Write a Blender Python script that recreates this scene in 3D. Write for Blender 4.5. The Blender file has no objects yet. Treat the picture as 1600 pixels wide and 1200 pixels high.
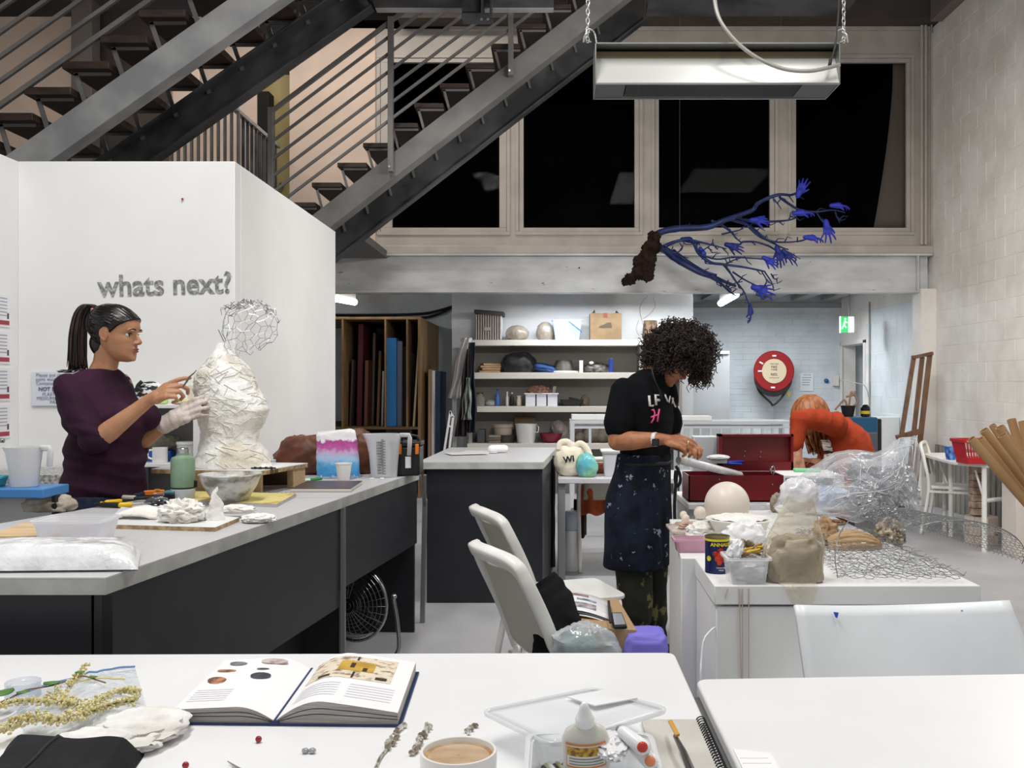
import bpy, bmesh, math, random
import numpy as np
from mathutils import Vector, Matrix, noise
PI = math.pi
V = Vector
random.seed(7)
# ---------------- camera, world, lights, exposure ----------------
sc = bpy.context.scene
COL = sc.collection
F, CX, CY, EH = 1500.0, 865.0, 600.0, 1.38      # focal length in px of a 1600x1200 frame, principal point, eye height
cam_d = bpy.data.cameras.new('camera'); cam = bpy.data.objects.new('camera', cam_d); COL.objects.link(cam)
cam_d.sensor_width = 36; cam_d.lens = 36 * F / 1600
cam_d.shift_x = (800 - CX) / 1600
cam.location = (0, 0, EH); cam.rotation_euler = (PI / 2, 0, 0); cam_d.clip_start = .05; cam_d.clip_end = 100
sc.camera = cam
sc.view_settings.view_transform = 'Standard'; sc.view_settings.look = 'None'
sc.view_settings.exposure = 0.1; sc.view_settings.gamma = 1.0; sc.view_settings.use_curve_mapping = False
w = bpy.data.worlds.new('world'); sc.world = w; w.use_nodes = True
w.node_tree.nodes['Background'].inputs[0].default_value = (.95, .97, 1, 1)
w.node_tree.nodes['Background'].inputs[1].default_value = .42
def area(name, loc, sx, sy, power, color=(1, 1, 1), rot=(0, 0, 0), spread=PI):
    l = bpy.data.lights.new(name, 'AREA'); l.shape = 'RECTANGLE'; l.size = sx; l.size_y = sy
    l.energy = power; l.color = color; l.spread = spread
    o = bpy.data.objects.new(name, l); COL.objects.link(o); o.location = loc; o.rotation_euler = rot
    return o
area('lamp_row_a', (-1.3, 2.3, 5.4), .5, 3.2, 168, (1, .985, .96))
area('lamp_row_b', (1.5, 2.3, 5.4), .5, 3.2, 86, (1, .985, .96))
area('fill_row_c', (2.7, 6.9, 4.6), 1.2, 1.8, 45, (1, .96, .92))  # added out-of-frame fill that evens out the mid-room light
area('lamp_right', (3.85, 7.1, 3.4), .4, 1.2, 30, (1, .97, .94))
area('lamp_fixture_back', (.86, 5.33, 3.12), 1.2, .12, 66, (1, .98, .96), (math.radians(66), 0, 0))
area('fill_upper', (-1.9, 9.6, 5.8), 2.6, .4, 60, (1, .93, .86))  # unseen fill added to brighten the upper beige wall
area('fill_upper_left', (-4.6, 8.4, 5.8), 1.2, .3, 36, (1, .93, .86))  # second unseen fill, added to lift the far left wall
area('lamp_under_a', (-2.2, 11.5, 2.40), 1.0, .15, 3, (.93, .97, 1))
area('lamp_under_b', (2.9, 12.9, 2.42), 1.2, .2, 42, (.9, .96, 1))
area('fill_under_c', (.7, 11.75, 2.41), 2.2, .12, 42, (.92, .96, 1))  # added fill without a fitting, brightens the shelf partition

# ---------------- helpers ----------------
def P(px, py, d): return V(((px - CX) * d / F, d, EH + (CY - py) * d / F))
def PZ(px, py, z): return P(px, py, (EH - z) * F / (py - CY))
def PX(px, d): return (px - CX) * d / F
def ZY(py, d): return EH + (CY - py) * d / F
def lin(c):
    c = c / 255.0
    return c / 12.92 if c <= .04045 else ((c + .055) / 1.055) ** 2.4
def rgb(c):
    if isinstance(c, str): c = tuple(int(c[i:i + 2], 16) for i in (0, 2, 4))
    return (lin(c[0]), lin(c[1]), lin(c[2]), 1)
_M = {}
def mat(name, c=(200, 200, 200), rough=.5, metal=0, c2=None, sc_=8, lo=.4, hi=.6, bump=0, bsc=40, det=4, trans=0, alpha=1, ior=1.45,
        emit=0, sheen=0, coat=0, stretch=(1, 1, 1), spots=None, sub=0, world=False, spec=.5):
    if name in _M: return _M[name]
    m = bpy.data.materials.new(name); m.use_nodes = True
    nt = m.node_tree; b = nt.nodes['Principled BSDF']; N = nt.nodes; L = nt.links
    b.inputs['Base Color'].default_value = rgb(c); b.inputs['Roughness'].default_value = rough
    b.inputs['Metallic'].default_value = metal; b.inputs['Transmission Weight'].default_value = trans
    b.inputs['Alpha'].default_value = alpha; b.inputs['IOR'].default_value = ior; b.inputs['Specular IOR Level'].default_value = spec
    b.inputs['Sheen Weight'].default_value = sheen; b.inputs['Coat Weight'].default_value = coat
    if sub:
        b.inputs['Subsurface Weight'].default_value = sub; b.inputs['Subsurface Radius'].default_value = (.012, .005, .003); b.inputs['Subsurface Scale'].default_value = 1
    tc = N.new('ShaderNodeTexCoord'); mp = N.new('ShaderNodeMapping'); L.new(N.new('ShaderNodeNewGeometry').outputs['Position'] if world else tc.outputs['Object'], mp.inputs[0]); mp.inputs['Scale'].default_value = stretch
    src = None
    if c2 is not None:
        n = N.new('ShaderNodeTexNoise'); n.inputs['Scale'].default_value = sc_; n.inputs['Detail'].default_value = det
        L.new(mp.outputs[0], n.inputs['Vector'])
        r = N.new('ShaderNodeValToRGB'); r.color_ramp.elements[0].position = lo; r.color_ramp.elements[1].position = hi
        r.color_ramp.elements[0].color = rgb(c); r.color_ramp.elements[1].color = rgb(c2)
        L.new(n.outputs['Fac'], r.inputs[0]); src = r.outputs[0]
        L.new(src, b.inputs['Base Color'])
    if spots is not None:      # (colour, scale, threshold)
        sc_col, s_s, s_t = spots
        n = N.new('ShaderNodeTexNoise'); n.inputs['Scale'].default_value = s_s; n.inputs['Detail'].default_value = 3; n.inputs['Roughness'].default_value = .7
        L.new(mp.outputs[0], n.inputs['Vector'])
        r = N.new('ShaderNodeValToRGB'); r.color_ramp.elements[0].position = s_t; r.color_ramp.elements[1].position = s_t + .04
        L.new(n.outputs['Fac'], r.inputs[0])
        mx = N.new('ShaderNodeMix'); mx.data_type = 'RGBA'
        L.new(r.outputs[0], mx.inputs[0]); mx.inputs[6].default_value = rgb(c); mx.inputs[7].default_value = rgb(sc_col)
        if src is not None: L.new(src, mx.inputs[6])
        L.new(mx.outputs[2], b.inputs['Base Color'])
    if bump:
        n = N.new('ShaderNodeTexNoise'); n.inputs['Scale'].default_value = bsc; n.inputs['Detail'].default_value = 5
        L.new(mp.outputs[0], n.inputs['Vector'])
        bp = N.new('ShaderNodeBump'); bp.inputs['Strength'].default_value = bump; bp.inputs['Distance'].default_value = .01
        L.new(n.outputs['Fac'], bp.inputs['Height']); L.new(bp.outputs[0], b.inputs['Normal'])
    if emit:
        b.inputs['Emission Color'].default_value = rgb(c); b.inputs['Emission Strength'].default_value = emit
    _M[name] = m
    return m
def film(name, c=(235, 238, 242), op=.35, rough=.15, trl=.3, bump=.5, bsc=25):
    """thin plastic film: see-through, with gloss and a little diffuse body"""
    if name in _M: return _M[name]
    m = bpy.data.materials.new(name); m.use_nodes = True; nt = m.node_tree; N = nt.nodes; L = nt.links
    for n in list(N): N.remove(n)
    o = N.new('ShaderNodeOutputMaterial'); t = N.new('ShaderNodeBsdfTransparent'); b = N.new('ShaderNodeBsdfPrincipled')
    b.inputs['Base Color'].default_value = rgb(c); b.inputs['Roughness'].default_value = rough; b.inputs['Specular IOR Level'].default_value = .8
    t.inputs[0].default_value = tuple(.5 + .5 * x for x in rgb(c)[:3]) + (1,)
    mx = N.new('ShaderNodeMixShader'); lw = N.new('ShaderNodeLayerWeight'); lw.inputs['Blend'].default_value = .35
    mr = N.new('ShaderNodeMapRange'); mr.inputs['To Min'].default_value = op; mr.inputs['To Max'].default_value = min(1, op + .55)
    tc = N.new('ShaderNodeTexCoord'); nz = N.new('ShaderNodeTexNoise'); nz.inputs['Scale'].default_value = bsc; nz.inputs['Detail'].default_value = 3
    bp = N.new('ShaderNodeBump'); bp.inputs['Strength'].default_value = bump; bp.inputs['Distance'].default_value = .02
    L.new(tc.outputs['Object'], nz.inputs['Vector']); L.new(nz.outputs['Fac'], bp.inputs['Height'])
    L.new(bp.outputs[0], b.inputs['Normal']); L.new(bp.outputs[0], lw.inputs['Normal'])
    L.new(lw.outputs['Facing'], mr.inputs[0]); L.new(mr.outputs[0], mx.inputs[0]); L.new(t.outputs[0], mx.inputs[1]); L.new(b.outputs[0], mx.inputs[2]); L.new(mx.outputs[0], o.inputs[0])
    _M[name] = m
    return m

def frame(z, x=None):
    """rotation matrix whose z axis is z"""
    z = V(z).normalized(); h = V(x) if x is not None else (V((0, 0, 1)) if abs(z.z) < .9 else V((1, 0, 0)))
    xx = (h - z * h.dot(z)).normalized(); yy = z.cross(xx)
    return Matrix((xx, yy, z)).transposed()
def RZ(a): return Matrix.Rotation(a, 3, 'Z')
def RX(a): return Matrix.Rotation(a, 3, 'X')
def RY(a): return Matrix.Rotation(a, 3, 'Y')
class MB:
    def __init__(s): s.v = []; s.f = []
    def add(s, vs, fs):
        o = len(s.v); s.v += [tuple(v) for v in vs]; s.f += [tuple(i + o for i in f) for f in fs]; return s
    def box(s, c, sz, R=None):
        c = V(c); x, y, z = sz[0] / 2, sz[1] / 2, sz[2] / 2
        vs = [V((a * x, b * y, d * z)) for a in (-1, 1) for b in (-1, 1) for d in (-1, 1)]
        if R is not None: vs = [R @ v for v in vs]
        return s.add([v + c for v in vs], [(0, 1, 3, 2), (4, 6, 7, 5), (0, 4, 5, 1), (2, 3, 7, 6), (0, 2, 6, 4), (1, 5, 7, 3)])
    def bx(s, x0, x1, y0, y1, z0, z1): return s.box(((x0 + x1) / 2, (y0 + y1) / 2, (z0 + z1) / 2), (x1 - x0, y1 - y0, z1 - z0))
    def bar(s, p0, p1, w_, h_, x=None):
        """square bar from p0 to p1"""
        p0 = V(p0); p1 = V(p1); d = p1 - p0
        return s.box((p0 + p1) / 2, (w_, h_, d.length), frame(d, x))
    def loft(s, rings, cap=True, closed=False):
        n = len(rings[0]); vs = [p for r in rings for p in r]; fs = []
        m = len(rings)
        for i in range(m if closed else m - 1):
            for j in range(n):
                a = i * n + j; b = i * n + (j + 1) % n; k = ((i + 1) % m) * n
                fs.append((a, b, k + (j + 1) % n, k + j))
        if cap and not closed: fs.append(tuple(range(n))[::-1]); fs.append(tuple(range((m - 1) * n, m * n)))
        return s.add(vs, fs)
    def tube(s, pts, r, n=8, closed=False, flat=None, cap=True):
        pts = [V(p) for p in pts]; m = len(pts)
        rs = r if isinstance(r, (list, tuple)) else [r] * m
        rings = []; prev = None
        for i, p in enumerate(pts):
            if closed: t = pts[(i + 1) % m] - pts[i - 1]
            else: t = pts[min(i + 1, m - 1)] - pts[max(i - 1, 0)]
            if t.length < 1e-9: t = V((0, 0, 1))
            t.normalize()
            if prev is None: prev = frame(t) @ V((1, 0, 0))
            x = (prev - t * prev.dot(t))
            if x.length < 1e-6: x = frame(t) @ V((1, 0, 0))
            x.normalize(); y = t.cross(x); prev = x
            ry = rs[i] * (flat if flat else 1)
            rings.append([p + x * (math.cos(2 * PI * k / n) * rs[i]) + y * (math.sin(2 * PI * k / n) * ry) for k in range(n)])
        return s.loft(rings, cap=cap, closed=closed)
    def cap_tube(s, pts, rs, n=10):
        """tube with rounded ends"""
        pts = [V(p) for p in pts]; rs = list(rs)
        d0 = (pts[0] - pts[1]).normalized(); d1 = (pts[-1] - pts[-2]).normalized()
        P0 = [pts[0] + d0 * rs[0] * k for k in (.95, .7)] ; R0 = [rs[0] * .3, rs[0] * .72]
        P1 = [pts[-1] + d1 * rs[-1] * k for k in (.7, .95)]; R1 = [rs[-1] * .72, rs[-1] * .3]
        return s.tube(P0 + pts + P1, R0 + rs + R1, n)
    def lathe(s, prof, c=(0, 0, 0), n=24, R=None, sx=1, sy=1, cap=True):
        c = V(c); rings = []
        for r, z in prof:
            ring = [V((math.cos(2 * PI * k / n) * r * sx, math.sin(2 * PI * k / n) * r * sy, z)) for k in range(n)]
            if R is not None: ring = [R @ v for v in ring]
            rings.append([v + c for v in ring])
        return s.loft(rings, cap=cap)
    def cyl(s, p0, p1, r, n=16): return s.tube([p0, p1], r, n)
    def ell(s, c, r, R=None, nu=16, nv=10):
        prof = [(math.sin(PI * i / nv), -math.cos(PI * i / nv)) for i in range(nv + 1)]
        prof[0] = (.02, -1); prof[-1] = (.02, 1); c = V(c); rings = []
        for a, z in prof:
            ring = [V((math.cos(2 * PI * k / nu) * a * r[0], math.sin(2 * PI * k / nu) * a * r[1], z * r[2])) for k in range(nu)]
            if R is not None: ring = [R @ v for v in ring]
            rings.append([v + c for v in ring])
        return s.loft(rings)
    def prism(s, poly, z0, z1):
        return s.loft([[V((p[0], p[1], z0)) for p in poly], [V((p[0], p[1], z1)) for p in poly]])
    def slab(s, poly3, thick):
        """polygon in space, thickened along thick vector"""
        t = V(thick); return s.loft([[V(p) for p in poly3], [V(p) + t for p in poly3]])
    def grid(s, fn, nu, nv):
        vs = [fn(i / nu, j / nv) for j in range(nv + 1) for i in range(nu + 1)]
        fs = [(j * (nu + 1) + i, j * (nu + 1) + i + 1, (j + 1) * (nu + 1) + i + 1, (j + 1) * (nu + 1) + i) for j in range(nv) for i in range(nu)]
        return s.add(vs, fs)
    def disp(s, fn):
        s.v = [tuple(fn(V(v))) for v in s.v]; return s
    def build(s, name, m, parent=None, smooth=None, bevel=0, solid=0, origin=None, seg=2, kind=None, label=None, subsurf=0):
        me = bpy.data.meshes.new(name)
        if parent is not None: Mi = world_of(parent).inverted()
        elif origin is not None: Mi = Matrix.Translation(-V(origin))
        else: Mi = None
        vs = s.v if Mi is None else [tuple(Mi @ V(v)) for v in s.v]
        me.from_pydata(vs, [], s.f); me.materials.append(m)
        if len(s.f) < 60000:
            bm = bmesh.new(); bm.from_mesh(me); bmesh.ops.recalc_face_normals(bm, faces=bm.faces); bm.to_mesh(me); bm.free()
        o = bpy.data.objects.new(name, me); COL.objects.link(o)
        if parent is not None: o.parent = parent
        elif origin is not None: o.location = origin
        if smooth is not None:
            me.shade_smooth()
            if smooth < 3: me.set_sharp_from_angle(angle=smooth)
        if solid:
            q = o.modifiers.new('solid', 'SOLIDIFY'); q.thickness = solid; q.offset = 0
        if subsurf:
            q = o.modifiers.new('sub', 'SUBSURF'); q.levels = subsurf; q.render_levels = subsurf
        if bevel:
            q = o.modifiers.new('bevel', 'BEVEL'); q.width = bevel; q.segments = seg; q.limit_method = 'ANGLE'; q.angle_limit = .6
            if smooth is None: me.shade_smooth(); me.set_sharp_from_angle(angle=.7)
        if kind: o['kind'] = kind
        if label: o['label'] = label
        return o
_W = {}
def world_of(o):
    if o.name in _W: return _W[o.name]
    m = Matrix.Translation(o.location) @ o.rotation_euler.to_matrix().to_4x4()
    if o.parent: m = world_of(o.parent) @ m
    return m
def thing(name, label, cat, loc=(0, 0, 0), group=None, rz=0):
    o = bpy.data.objects.new(name, None); COL.objects.link(o); o.location = loc; o.rotation_euler = (0, 0, rz); o.empty_display_size = .05
    o['label'] = label; o['category'] = cat
    if group: o['group'] = group

    _W[o.name] = Matrix.Translation(V(loc)) @ Matrix.Rotation(rz, 4, 'Z')
    return o
def tag(o, label, cat, group=None):
    o['label'] = label; o['category'] = cat
    if group: o['group'] = group
    return o
def copy_tree(o, loc=None, label=None, group=None, parent=None, rz=None):
    c = o.copy(); COL.objects.link(c); c.parent = parent
    if loc is not None: c.location = loc
    if rz is not None: c.rotation_euler = (0, 0, rz)
    if label: c['label'] = label
    if group: c['group'] = group
    for ch in o.children: copy_tree(ch, parent=c)
    return c
def piece(o, name, me, loc, rot=None):
    """a part sharing mesh data"""
    c = bpy.data.objects.new(name, me); COL.objects.link(c); c.parent = o; c.location = loc
    if rot is not None: c.rotation_euler = rot
    return c
def struct(o): o['kind'] = 'structure'; return o
def sroot(name, loc=(0, 0, 0)):
    o = bpy.data.objects.new(name, None); COL.objects.link(o); o.location = loc; o['kind'] = 'structure'; o.empty_display_size = .05
    _W[o.name] = Matrix.Translation(V(loc)); return o
def text(body, size, c, R, m, parent, name='lettering', ext=.0006, align='CENTER', xs=1, bold=0, label=None):
    cu = bpy.data.curves.new('txt', 'FONT'); cu.body = body; cu.size = size; cu.extrude = ext; cu.align_x = align; cu.align_y = 'CENTER'; cu.resolution_u = 3; cu.offset = bold
    t = bpy.data.objects.new('txt', cu); COL.objects.link(t)
    me = bpy.data.meshes.new_from_object(t)
    bpy.data.objects.remove(t); bpy.data.curves.remove(cu)
    T = Matrix.Translation(V(c)) @ R.to_4x4() @ Matrix.Diagonal((xs, 1, 1, 1))
    me.transform(world_of(parent).inverted() @ T); me.materials.clear(); me.materials.append(m)
    o = bpy.data.objects.new(name, me); COL.objects.link(o); o.parent = parent
    if label: o['label'] = label
    return o
FACE = Matrix(((1, 0, 0), (0, 0, -1), (0, 1, 0)))      # text plane facing -y (towards the camera)
def nz(p, s=1, seed=0): return noise.noise(V(p) * s + V((seed * 7.3, seed * 3.1, seed * 1.7)))
def ridge(p, s=1, seed=0): return 1 - 2 * abs(nz(p, s, seed))
def crumple(p, s, seed=0): return ridge(p, s, seed) * .6 + ridge(p, s * 2.1, seed + 5) * .3 + ridge(p, s * 4.3, seed + 9) * .15
def blob(c, r, amp=.2, s=3, seed=0, nu=40, nv=26, R=None, flat=None, sharp=True, power=1):
    """crumpled lump; flat = z of the plane it rests on"""
    mb = MB(); mb.ell((0, 0, 0), (1, 1, 1), nu=nu, nv=nv)
    c = V(c)
    def fn(v):
        q = V([math.copysign(abs(a) ** power, a) for a in v])
        k = (crumple(v, s, seed) - .3) if sharp else nz(v, s, seed) + .4 * nz(v, s * 2.3, seed + 3)
        q = q * (1 + amp * k); q = V((q.x * r[0], q.y * r[1], q.z * r[2]))
        if R is not None: q = R @ q
        q += c
        if flat is not None and q.z < flat: q.z = flat + .0005
        return q
    return mb.disp(fn)
def spline(pts, n=6):
    pts = [V(p) for p in pts]; out = []
    for i in range(len(pts) - 1):
        a = pts[max(i - 1, 0)]; b = pts[i]; c = pts[i + 1]; d = pts[min(i + 2, len(pts) - 1)]
        for k in range(n):
            t = k / n
            out.append(.5 * ((2 * b) + (c - a) * t + (2 * a - 5 * b + 4 * c - d) * t * t + (3 * b - a - 3 * c + d) * t ** 3))
    out.append(pts[-1]); return out
def lerp(a, b, t): return a + (b - a) * t
def remesh(mb, name, m, parent, voxel=.006, smooth_it=3, disp=None, factor=.5, kind=None, label=None):
    me = bpy.data.meshes.new('tmp'); me.from_pydata(mb.v, [], mb.f)
    bm = bmesh.new(); bm.from_mesh(me); bmesh.ops.recalc_face_normals(bm, faces=bm.faces); bm.to_mesh(me); bm.free()
    o = bpy.data.objects.new('tmp', me); COL.objects.link(o)
    q = o.modifiers.new('r', 'REMESH'); q.mode = 'VOXEL'; q.voxel_size = voxel; q.adaptivity = 0
    q = o.modifiers.new('s', 'SMOOTH'); q.factor = factor; q.iterations = smooth_it
    dg = bpy.context.evaluated_depsgraph_get(); ev = o.evaluated_get(dg)
    me2 = bpy.data.meshes.new_from_object(ev, depsgraph=dg)
    bpy.data.objects.remove(o)
    n = len(me2.vertices); co = np.empty(n * 3, dtype=np.float32); me2.vertices.foreach_get('co', co); co = co.reshape(-1, 3)
    if disp is not None:
        no = np.empty(n * 3, dtype=np.float32); me2.vertices.foreach_get('normal', no); no = no.reshape(-1, 3)
        co = co + no * disp(co)[:, None]
    if parent is not None:
        Mi = np.array(world_of(parent).inverted()); co = co @ Mi[:3, :3].T + Mi[:3, 3]
    me2.vertices.foreach_set('co', co.astype(np.float32).ravel()); me2.update()
    me2.materials.clear(); me2.materials.append(m); me2.shade_smooth(); me2.name = name
    o = bpy.data.objects.new(name, me2); COL.objects.link(o)
    if parent is not None: o.parent = parent
    if kind: o['kind'] = kind
    if label: o['label'] = label
    return o
# ================= SETTING =================
XR, YU, YB = 4.33, 11.0, 14.5      # right wall, upper wall / beam plane, back wall
m_paint = mat('wall_paint_white', (232, 229, 224), .6, c2=(222, 219, 214), sc_=2.5, bump=.12, bsc=14)
m_block = mat('painted_block', (236, 232, 226), .55, c2=(222, 216, 208), sc_=2.2, bump=.35, bsc=22, spots=((190, 180, 170), 9, .74), world=True)
m_blockb = mat('painted_block_cool', (216, 222, 226), .55, c2=(204, 210, 214), sc_=2.2, bump=.35, bsc=22, spots=((170, 172, 172), 9, .74), world=True)
m_booth = mat('booth_paint', (243, 243, 242), .6, c2=(236, 236, 235), sc_=1.3, bump=.05, bsc=9, spots=((200, 200, 198), 30, .80))
m_beige = mat('beige_wall', (222, 200, 184), .7, c2=(208, 188, 172), sc_=1.5, bump=.08, bsc=10)
m_trim = mat('window_trim_paint', (184, 176, 168), .5, c2=(172, 165, 157), sc_=3, bump=.05)
m_conc = mat('floor_concrete', (174, 174, 176), .45, c2=(152, 152, 155), sc_=1.6, lo=.35, hi=.7, bump=.08, bsc=30, spots=((196, 196, 196), 26, .71))
m_steel = mat('grey_steel_paint', (158, 158, 158), .42, metal=.1, c2=(134, 134, 135), sc_=3, bump=.05, bsc=60)
m_steelb = mat('stair_steel_mid', (112, 109, 106), .45, metal=.1, c2=(96, 94, 92), sc_=3, bump=.05, bsc=60)
m_steeld = mat('dark_steel_paint', (78, 78, 80), .45, metal=.2, c2=(50, 50, 52), sc_=3)
m_beam = mat('beam_steel', (206, 207, 206), .45, metal=.1, c2=(176, 177, 177), sc_=1.8, lo=.35, hi=.65, bump=.1, bsc=8, stretch=(1, 1, 3), spots=((110, 110, 110), 5, .68))
m_tread = mat('dark_timber', (58, 42, 34), .5, c2=(40, 29, 24), sc_=6, stretch=(1, 6, 6), bump=.15)
m_dark = mat('dark_void', (22, 21, 20), .8)
m_brown = mat('ceiling_brown', (76, 68, 62), .7, c2=(64, 57, 52), sc_=2)
m_joist = mat('joist_grey', (150, 150, 148), .6)

fl = sroot('floor')
MB().bx(-7, 6.5, -2, 16, -.1, 0).build('floor_slab', m_conc, fl)
MB().bx(-7, 6.5, 9.6, 9.612, 0, .0012).build('floor_joint', m_joist, fl)
def blocks(root, m, axis, plane, a0, a1, z0, z1, L=.40, H=.20, skip=None, seed=0, off=.0028):
    """painted concrete blocks, each an object sharing one mesh"""
    bm_ = MB(); g = .0022; c = .003
    o = [(-L / 2 + g, -H / 2 + g), (L / 2 - g, -H / 2 + g), (L / 2 - g, H / 2 - g), (-L / 2 + g, H / 2 - g)]
    i_ = [(a - math.copysign(c, a), b - math.copysign(c, b)) for a, b in o]
    if axis == 'x': r0 = [V((0, a, b)) for a, b in o]; r1 = [V((-off, a, b)) for a, b in i_]
    else: r0 = [V((a, 0, b)) for a, b in o]; r1 = [V((a, -off, b)) for a, b in i_]
    bm_.loft([r0, r1]); me = bpy.data.meshes.new('brick'); me.from_pydata(bm_.v, [], bm_.f); me.materials.append(m)
    rnd = random.Random(seed); k = 0; z = z0 + H / 2
    half = bpy.data.meshes.new('brick')
    while z < z1 - H * .3:
        a = a0 + (L / 2 if k % 2 == 0 else L)
        while a < a1 - L * .4:
            if not (skip and skip(a, z)):
                j = rnd.uniform(-.0008, .0006)
                piece(root, 'brick', me, (plane - j, a, z) if axis == 'x' else (a, plane - j, z))
            a += L
        z += H; k += 1
# right wall
wr = sroot('wall_right')
MB().bx(XR, XR + .2, -2, YU + .02, 0, 5.45).bx(XR, XR + .2, YU + .02, 13.35, 0, 2.95).bx(XR, XR + .2, 14.4, YB + .2, 0, 2.95).bx(XR, XR + .2, 13.35, 14.4, 1.95, 2.95).build('wall_core', m_block, wr)
blocks(wr, m_block, 'x', XR, 8.6, YU - .02, 0, 5.4)
blocks(wr, m_blockb, 'x', XR, YU + .3, 13.3, 0, 2.42, seed=3)
dr = sroot('door_1')
MB().bx(XR, XR + .03, 13.3, 13.36, 0, 2.0).bx(XR, XR + .03, 14.38, 14.43, 0, 2.0).bx(XR, XR + .03, 13.3, 14.43, 1.95, 2.02).disp(lambda v: v - V((.028, 0, 0))).build('door_frame', m_paint, dr, bevel=.004)
MB().bx(XR + .2, XR + 1.3, 13.2, 13.3, 0, 2.1).bx(XR + .2, XR + 1.3, 14.5, 14.6, 0, 2.1).bx(XR + 1.3, XR + 1.4, 13.2, 14.6, 0, 2.1).bx(XR + .2, XR + 1.4, 13.2, 14.6, 2.1, 2.2).build('door_recess', m_blockb, dr)
MB().bx(XR + .75, XR + .79, 13.4, 14.4, 0, 2.0).build('door_leaf', mat('grey_door', (170, 176, 180), .5), dr, bevel=.004)
MB().bx(XR - .17, XR + .01, 10.86, 11.14, 0, 2.46).build('pier', m_block, wr, bevel=.006)
dd_ = sroot('trim_1')
MB().bx(XR - .02, XR - .006, 8.0, 10.84, 0, .70).build('dado_sheet', mat('dado_grey', (150, 146, 140), .6, c2=(132, 128, 122), sc_=3), dd_)
for k in range(24): MB().bx(XR - .032, XR - .0205, 8.06 + k * .117, 8.10 + k * .117, 0, .70).build('dado_rib', mat('dado_grey', (150, 146, 140)), dd_)
# back wall
wb = sroot('wall_back')
MB().bx(-7, XR + .2, YB, YB + .2, 0, 2.95).build('wall_core', m_blockb, wb)
blocks(wb, m_blockb, 'y', YB, 1.98, XR - .02, .25, 2.52, L=.25, H=.088, seed=5, off=.005)
MB().bx(-7, XR, YB - .06, YB + .001, 2.53, 2.6).build('ledge', m_joist, wb)
# left side upper wall, booth walls
wu = sroot('wall_upper')
zs = 2.96; zt = 5.46
wins = [(588, 797), (805, 1005), (1018, 1217), (1232, 1430)]
wy0, wy1 = ZY(367, YU), ZY(84, YU)
mb = MB(); x = PX(452, YU)
for a, b in wins:
    mb.bx(x, PX(a, YU), YU + .03, YU + .13, zs, zt); x = PX(b, YU)
    mb.bx(PX(a, YU), PX(b, YU), YU + .03, YU + .13, zs, wy0).bx(PX(a, YU), PX(b, YU), YU + .03, YU + .13, wy1, zt)
mb.bx(x, XR, YU + .03, YU + .13, zs, zt)
mb.build('wall_panel', m_trim, wu)
MB().bx(-1.2, XR - .02, YU - .03, YU + .03, 5.43, 5.47).build('cornice', m_trim, wu, bevel=.004)
MB().bx(PX(452, YU), PX(586, YU), YU + .012, YU + .03, zs, zt).build('beige_panel', m_beige, wu)
MB().bx(-7, PX(400, YU), YU + .03, YU + .13, 2.9, 5.6).bx(PX(270, 9.9), PX(310, 9.9), 9.9, 9.93, 2.9, 5.1).build('beige_wall_panel', m_beige, wu)
MB().bx(PX(118, 10.6), PX(150, 10.6), 10.5, 10.7, 2.9, 5.6).build('grey_column', mat('column_grey', (96, 90, 86), .6), wu, bevel=.006)
MB().bx(PX(150, 10.9), PX(262, 10.9), 10.85, 10.95, 2.9, 5.6).build('dark_partition', m_brown, wu)
MB().bx(-1.75, 4.3, YU - .03, YU + .02, 5.0, 5.03).build('x', m_trim, wu) if False else None
d2 = sroot('door_2')
MB().bx(PX(402, 11.3), PX(455, 11.3), 11.3, 11.34, 2.96, 5.02).build('door_leaf', mat('yellow_door', (196, 178, 122), .5), d2, bevel=.004)
MB().bx(PX(398, 11.2), PX(426, 11.2), 11.05, 11.25, 2.96, 4.75).build('dark_opening', m_dark, d2)
MB().lathe([(.02, 0), (.028, .03), (.02, .05), (.004, .055)], (PX(440, 11.26), 11.29, 3.72), 12, RX(PI / 2)).build('door_handle', mat('brass_dull', (150, 120, 60), .35, metal=.9), d2, smooth=.6)
wl = sroot('wall_left')
MB().bx(-7.1, -7, -2, 16, 0, 6).build('wall_core', m_paint, wl)
# dark room behind the windows
rb = sroot('wall_behind_windows')
MB().bx(-2.6, XR + .2, 14.6, 14.7, 2.9, 5.6).bx(-2.6, -2.5, YU + .13, 14.7, 2.9, 5.6).bx(XR + .1, XR + .2, YU + .13, 14.7, 2.9, 5.6).bx(-2.6, XR + .2, YU + .13, 14.7, 5.6, 5.7).build('dark_wall', m_dark, rb)
# windows
def pane_mat():
    m = bpy.data.materials.new('window_glass'); m.use_nodes = True; nt = m.node_tree; N = nt.nodes; L = nt.links
    for n in list(N): N.remove(n)
    o = N.new('ShaderNodeOutputMaterial'); t = N.new('ShaderNodeBsdfTransparent'); g = N.new('ShaderNodeBsdfGlossy'); f = N.new('ShaderNodeFresnel'); mx = N.new('ShaderNodeMixShader')
    t.inputs[0].default_value = (.7, .7, .7, 1); g.inputs['Roughness'].default_value = .01; f.inputs[0].default_value = 1.22; g.inputs[0].default_value = (.1, .1, .1, 1)
    L.new(f.outputs[0], mx.inputs[0]); L.new(t.outputs[0], mx.inputs[1]); L.new(g.outputs[0], mx.inputs[2]); L.new(mx.outputs[0], o.inputs[0]); return m
m_pane = pane_mat()
panes = [(612, 780), (818, 992), (1030, 1204), (1245, 1418)]
pz0, pz1 = ZY(355, YU), ZY(96, YU)
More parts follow.
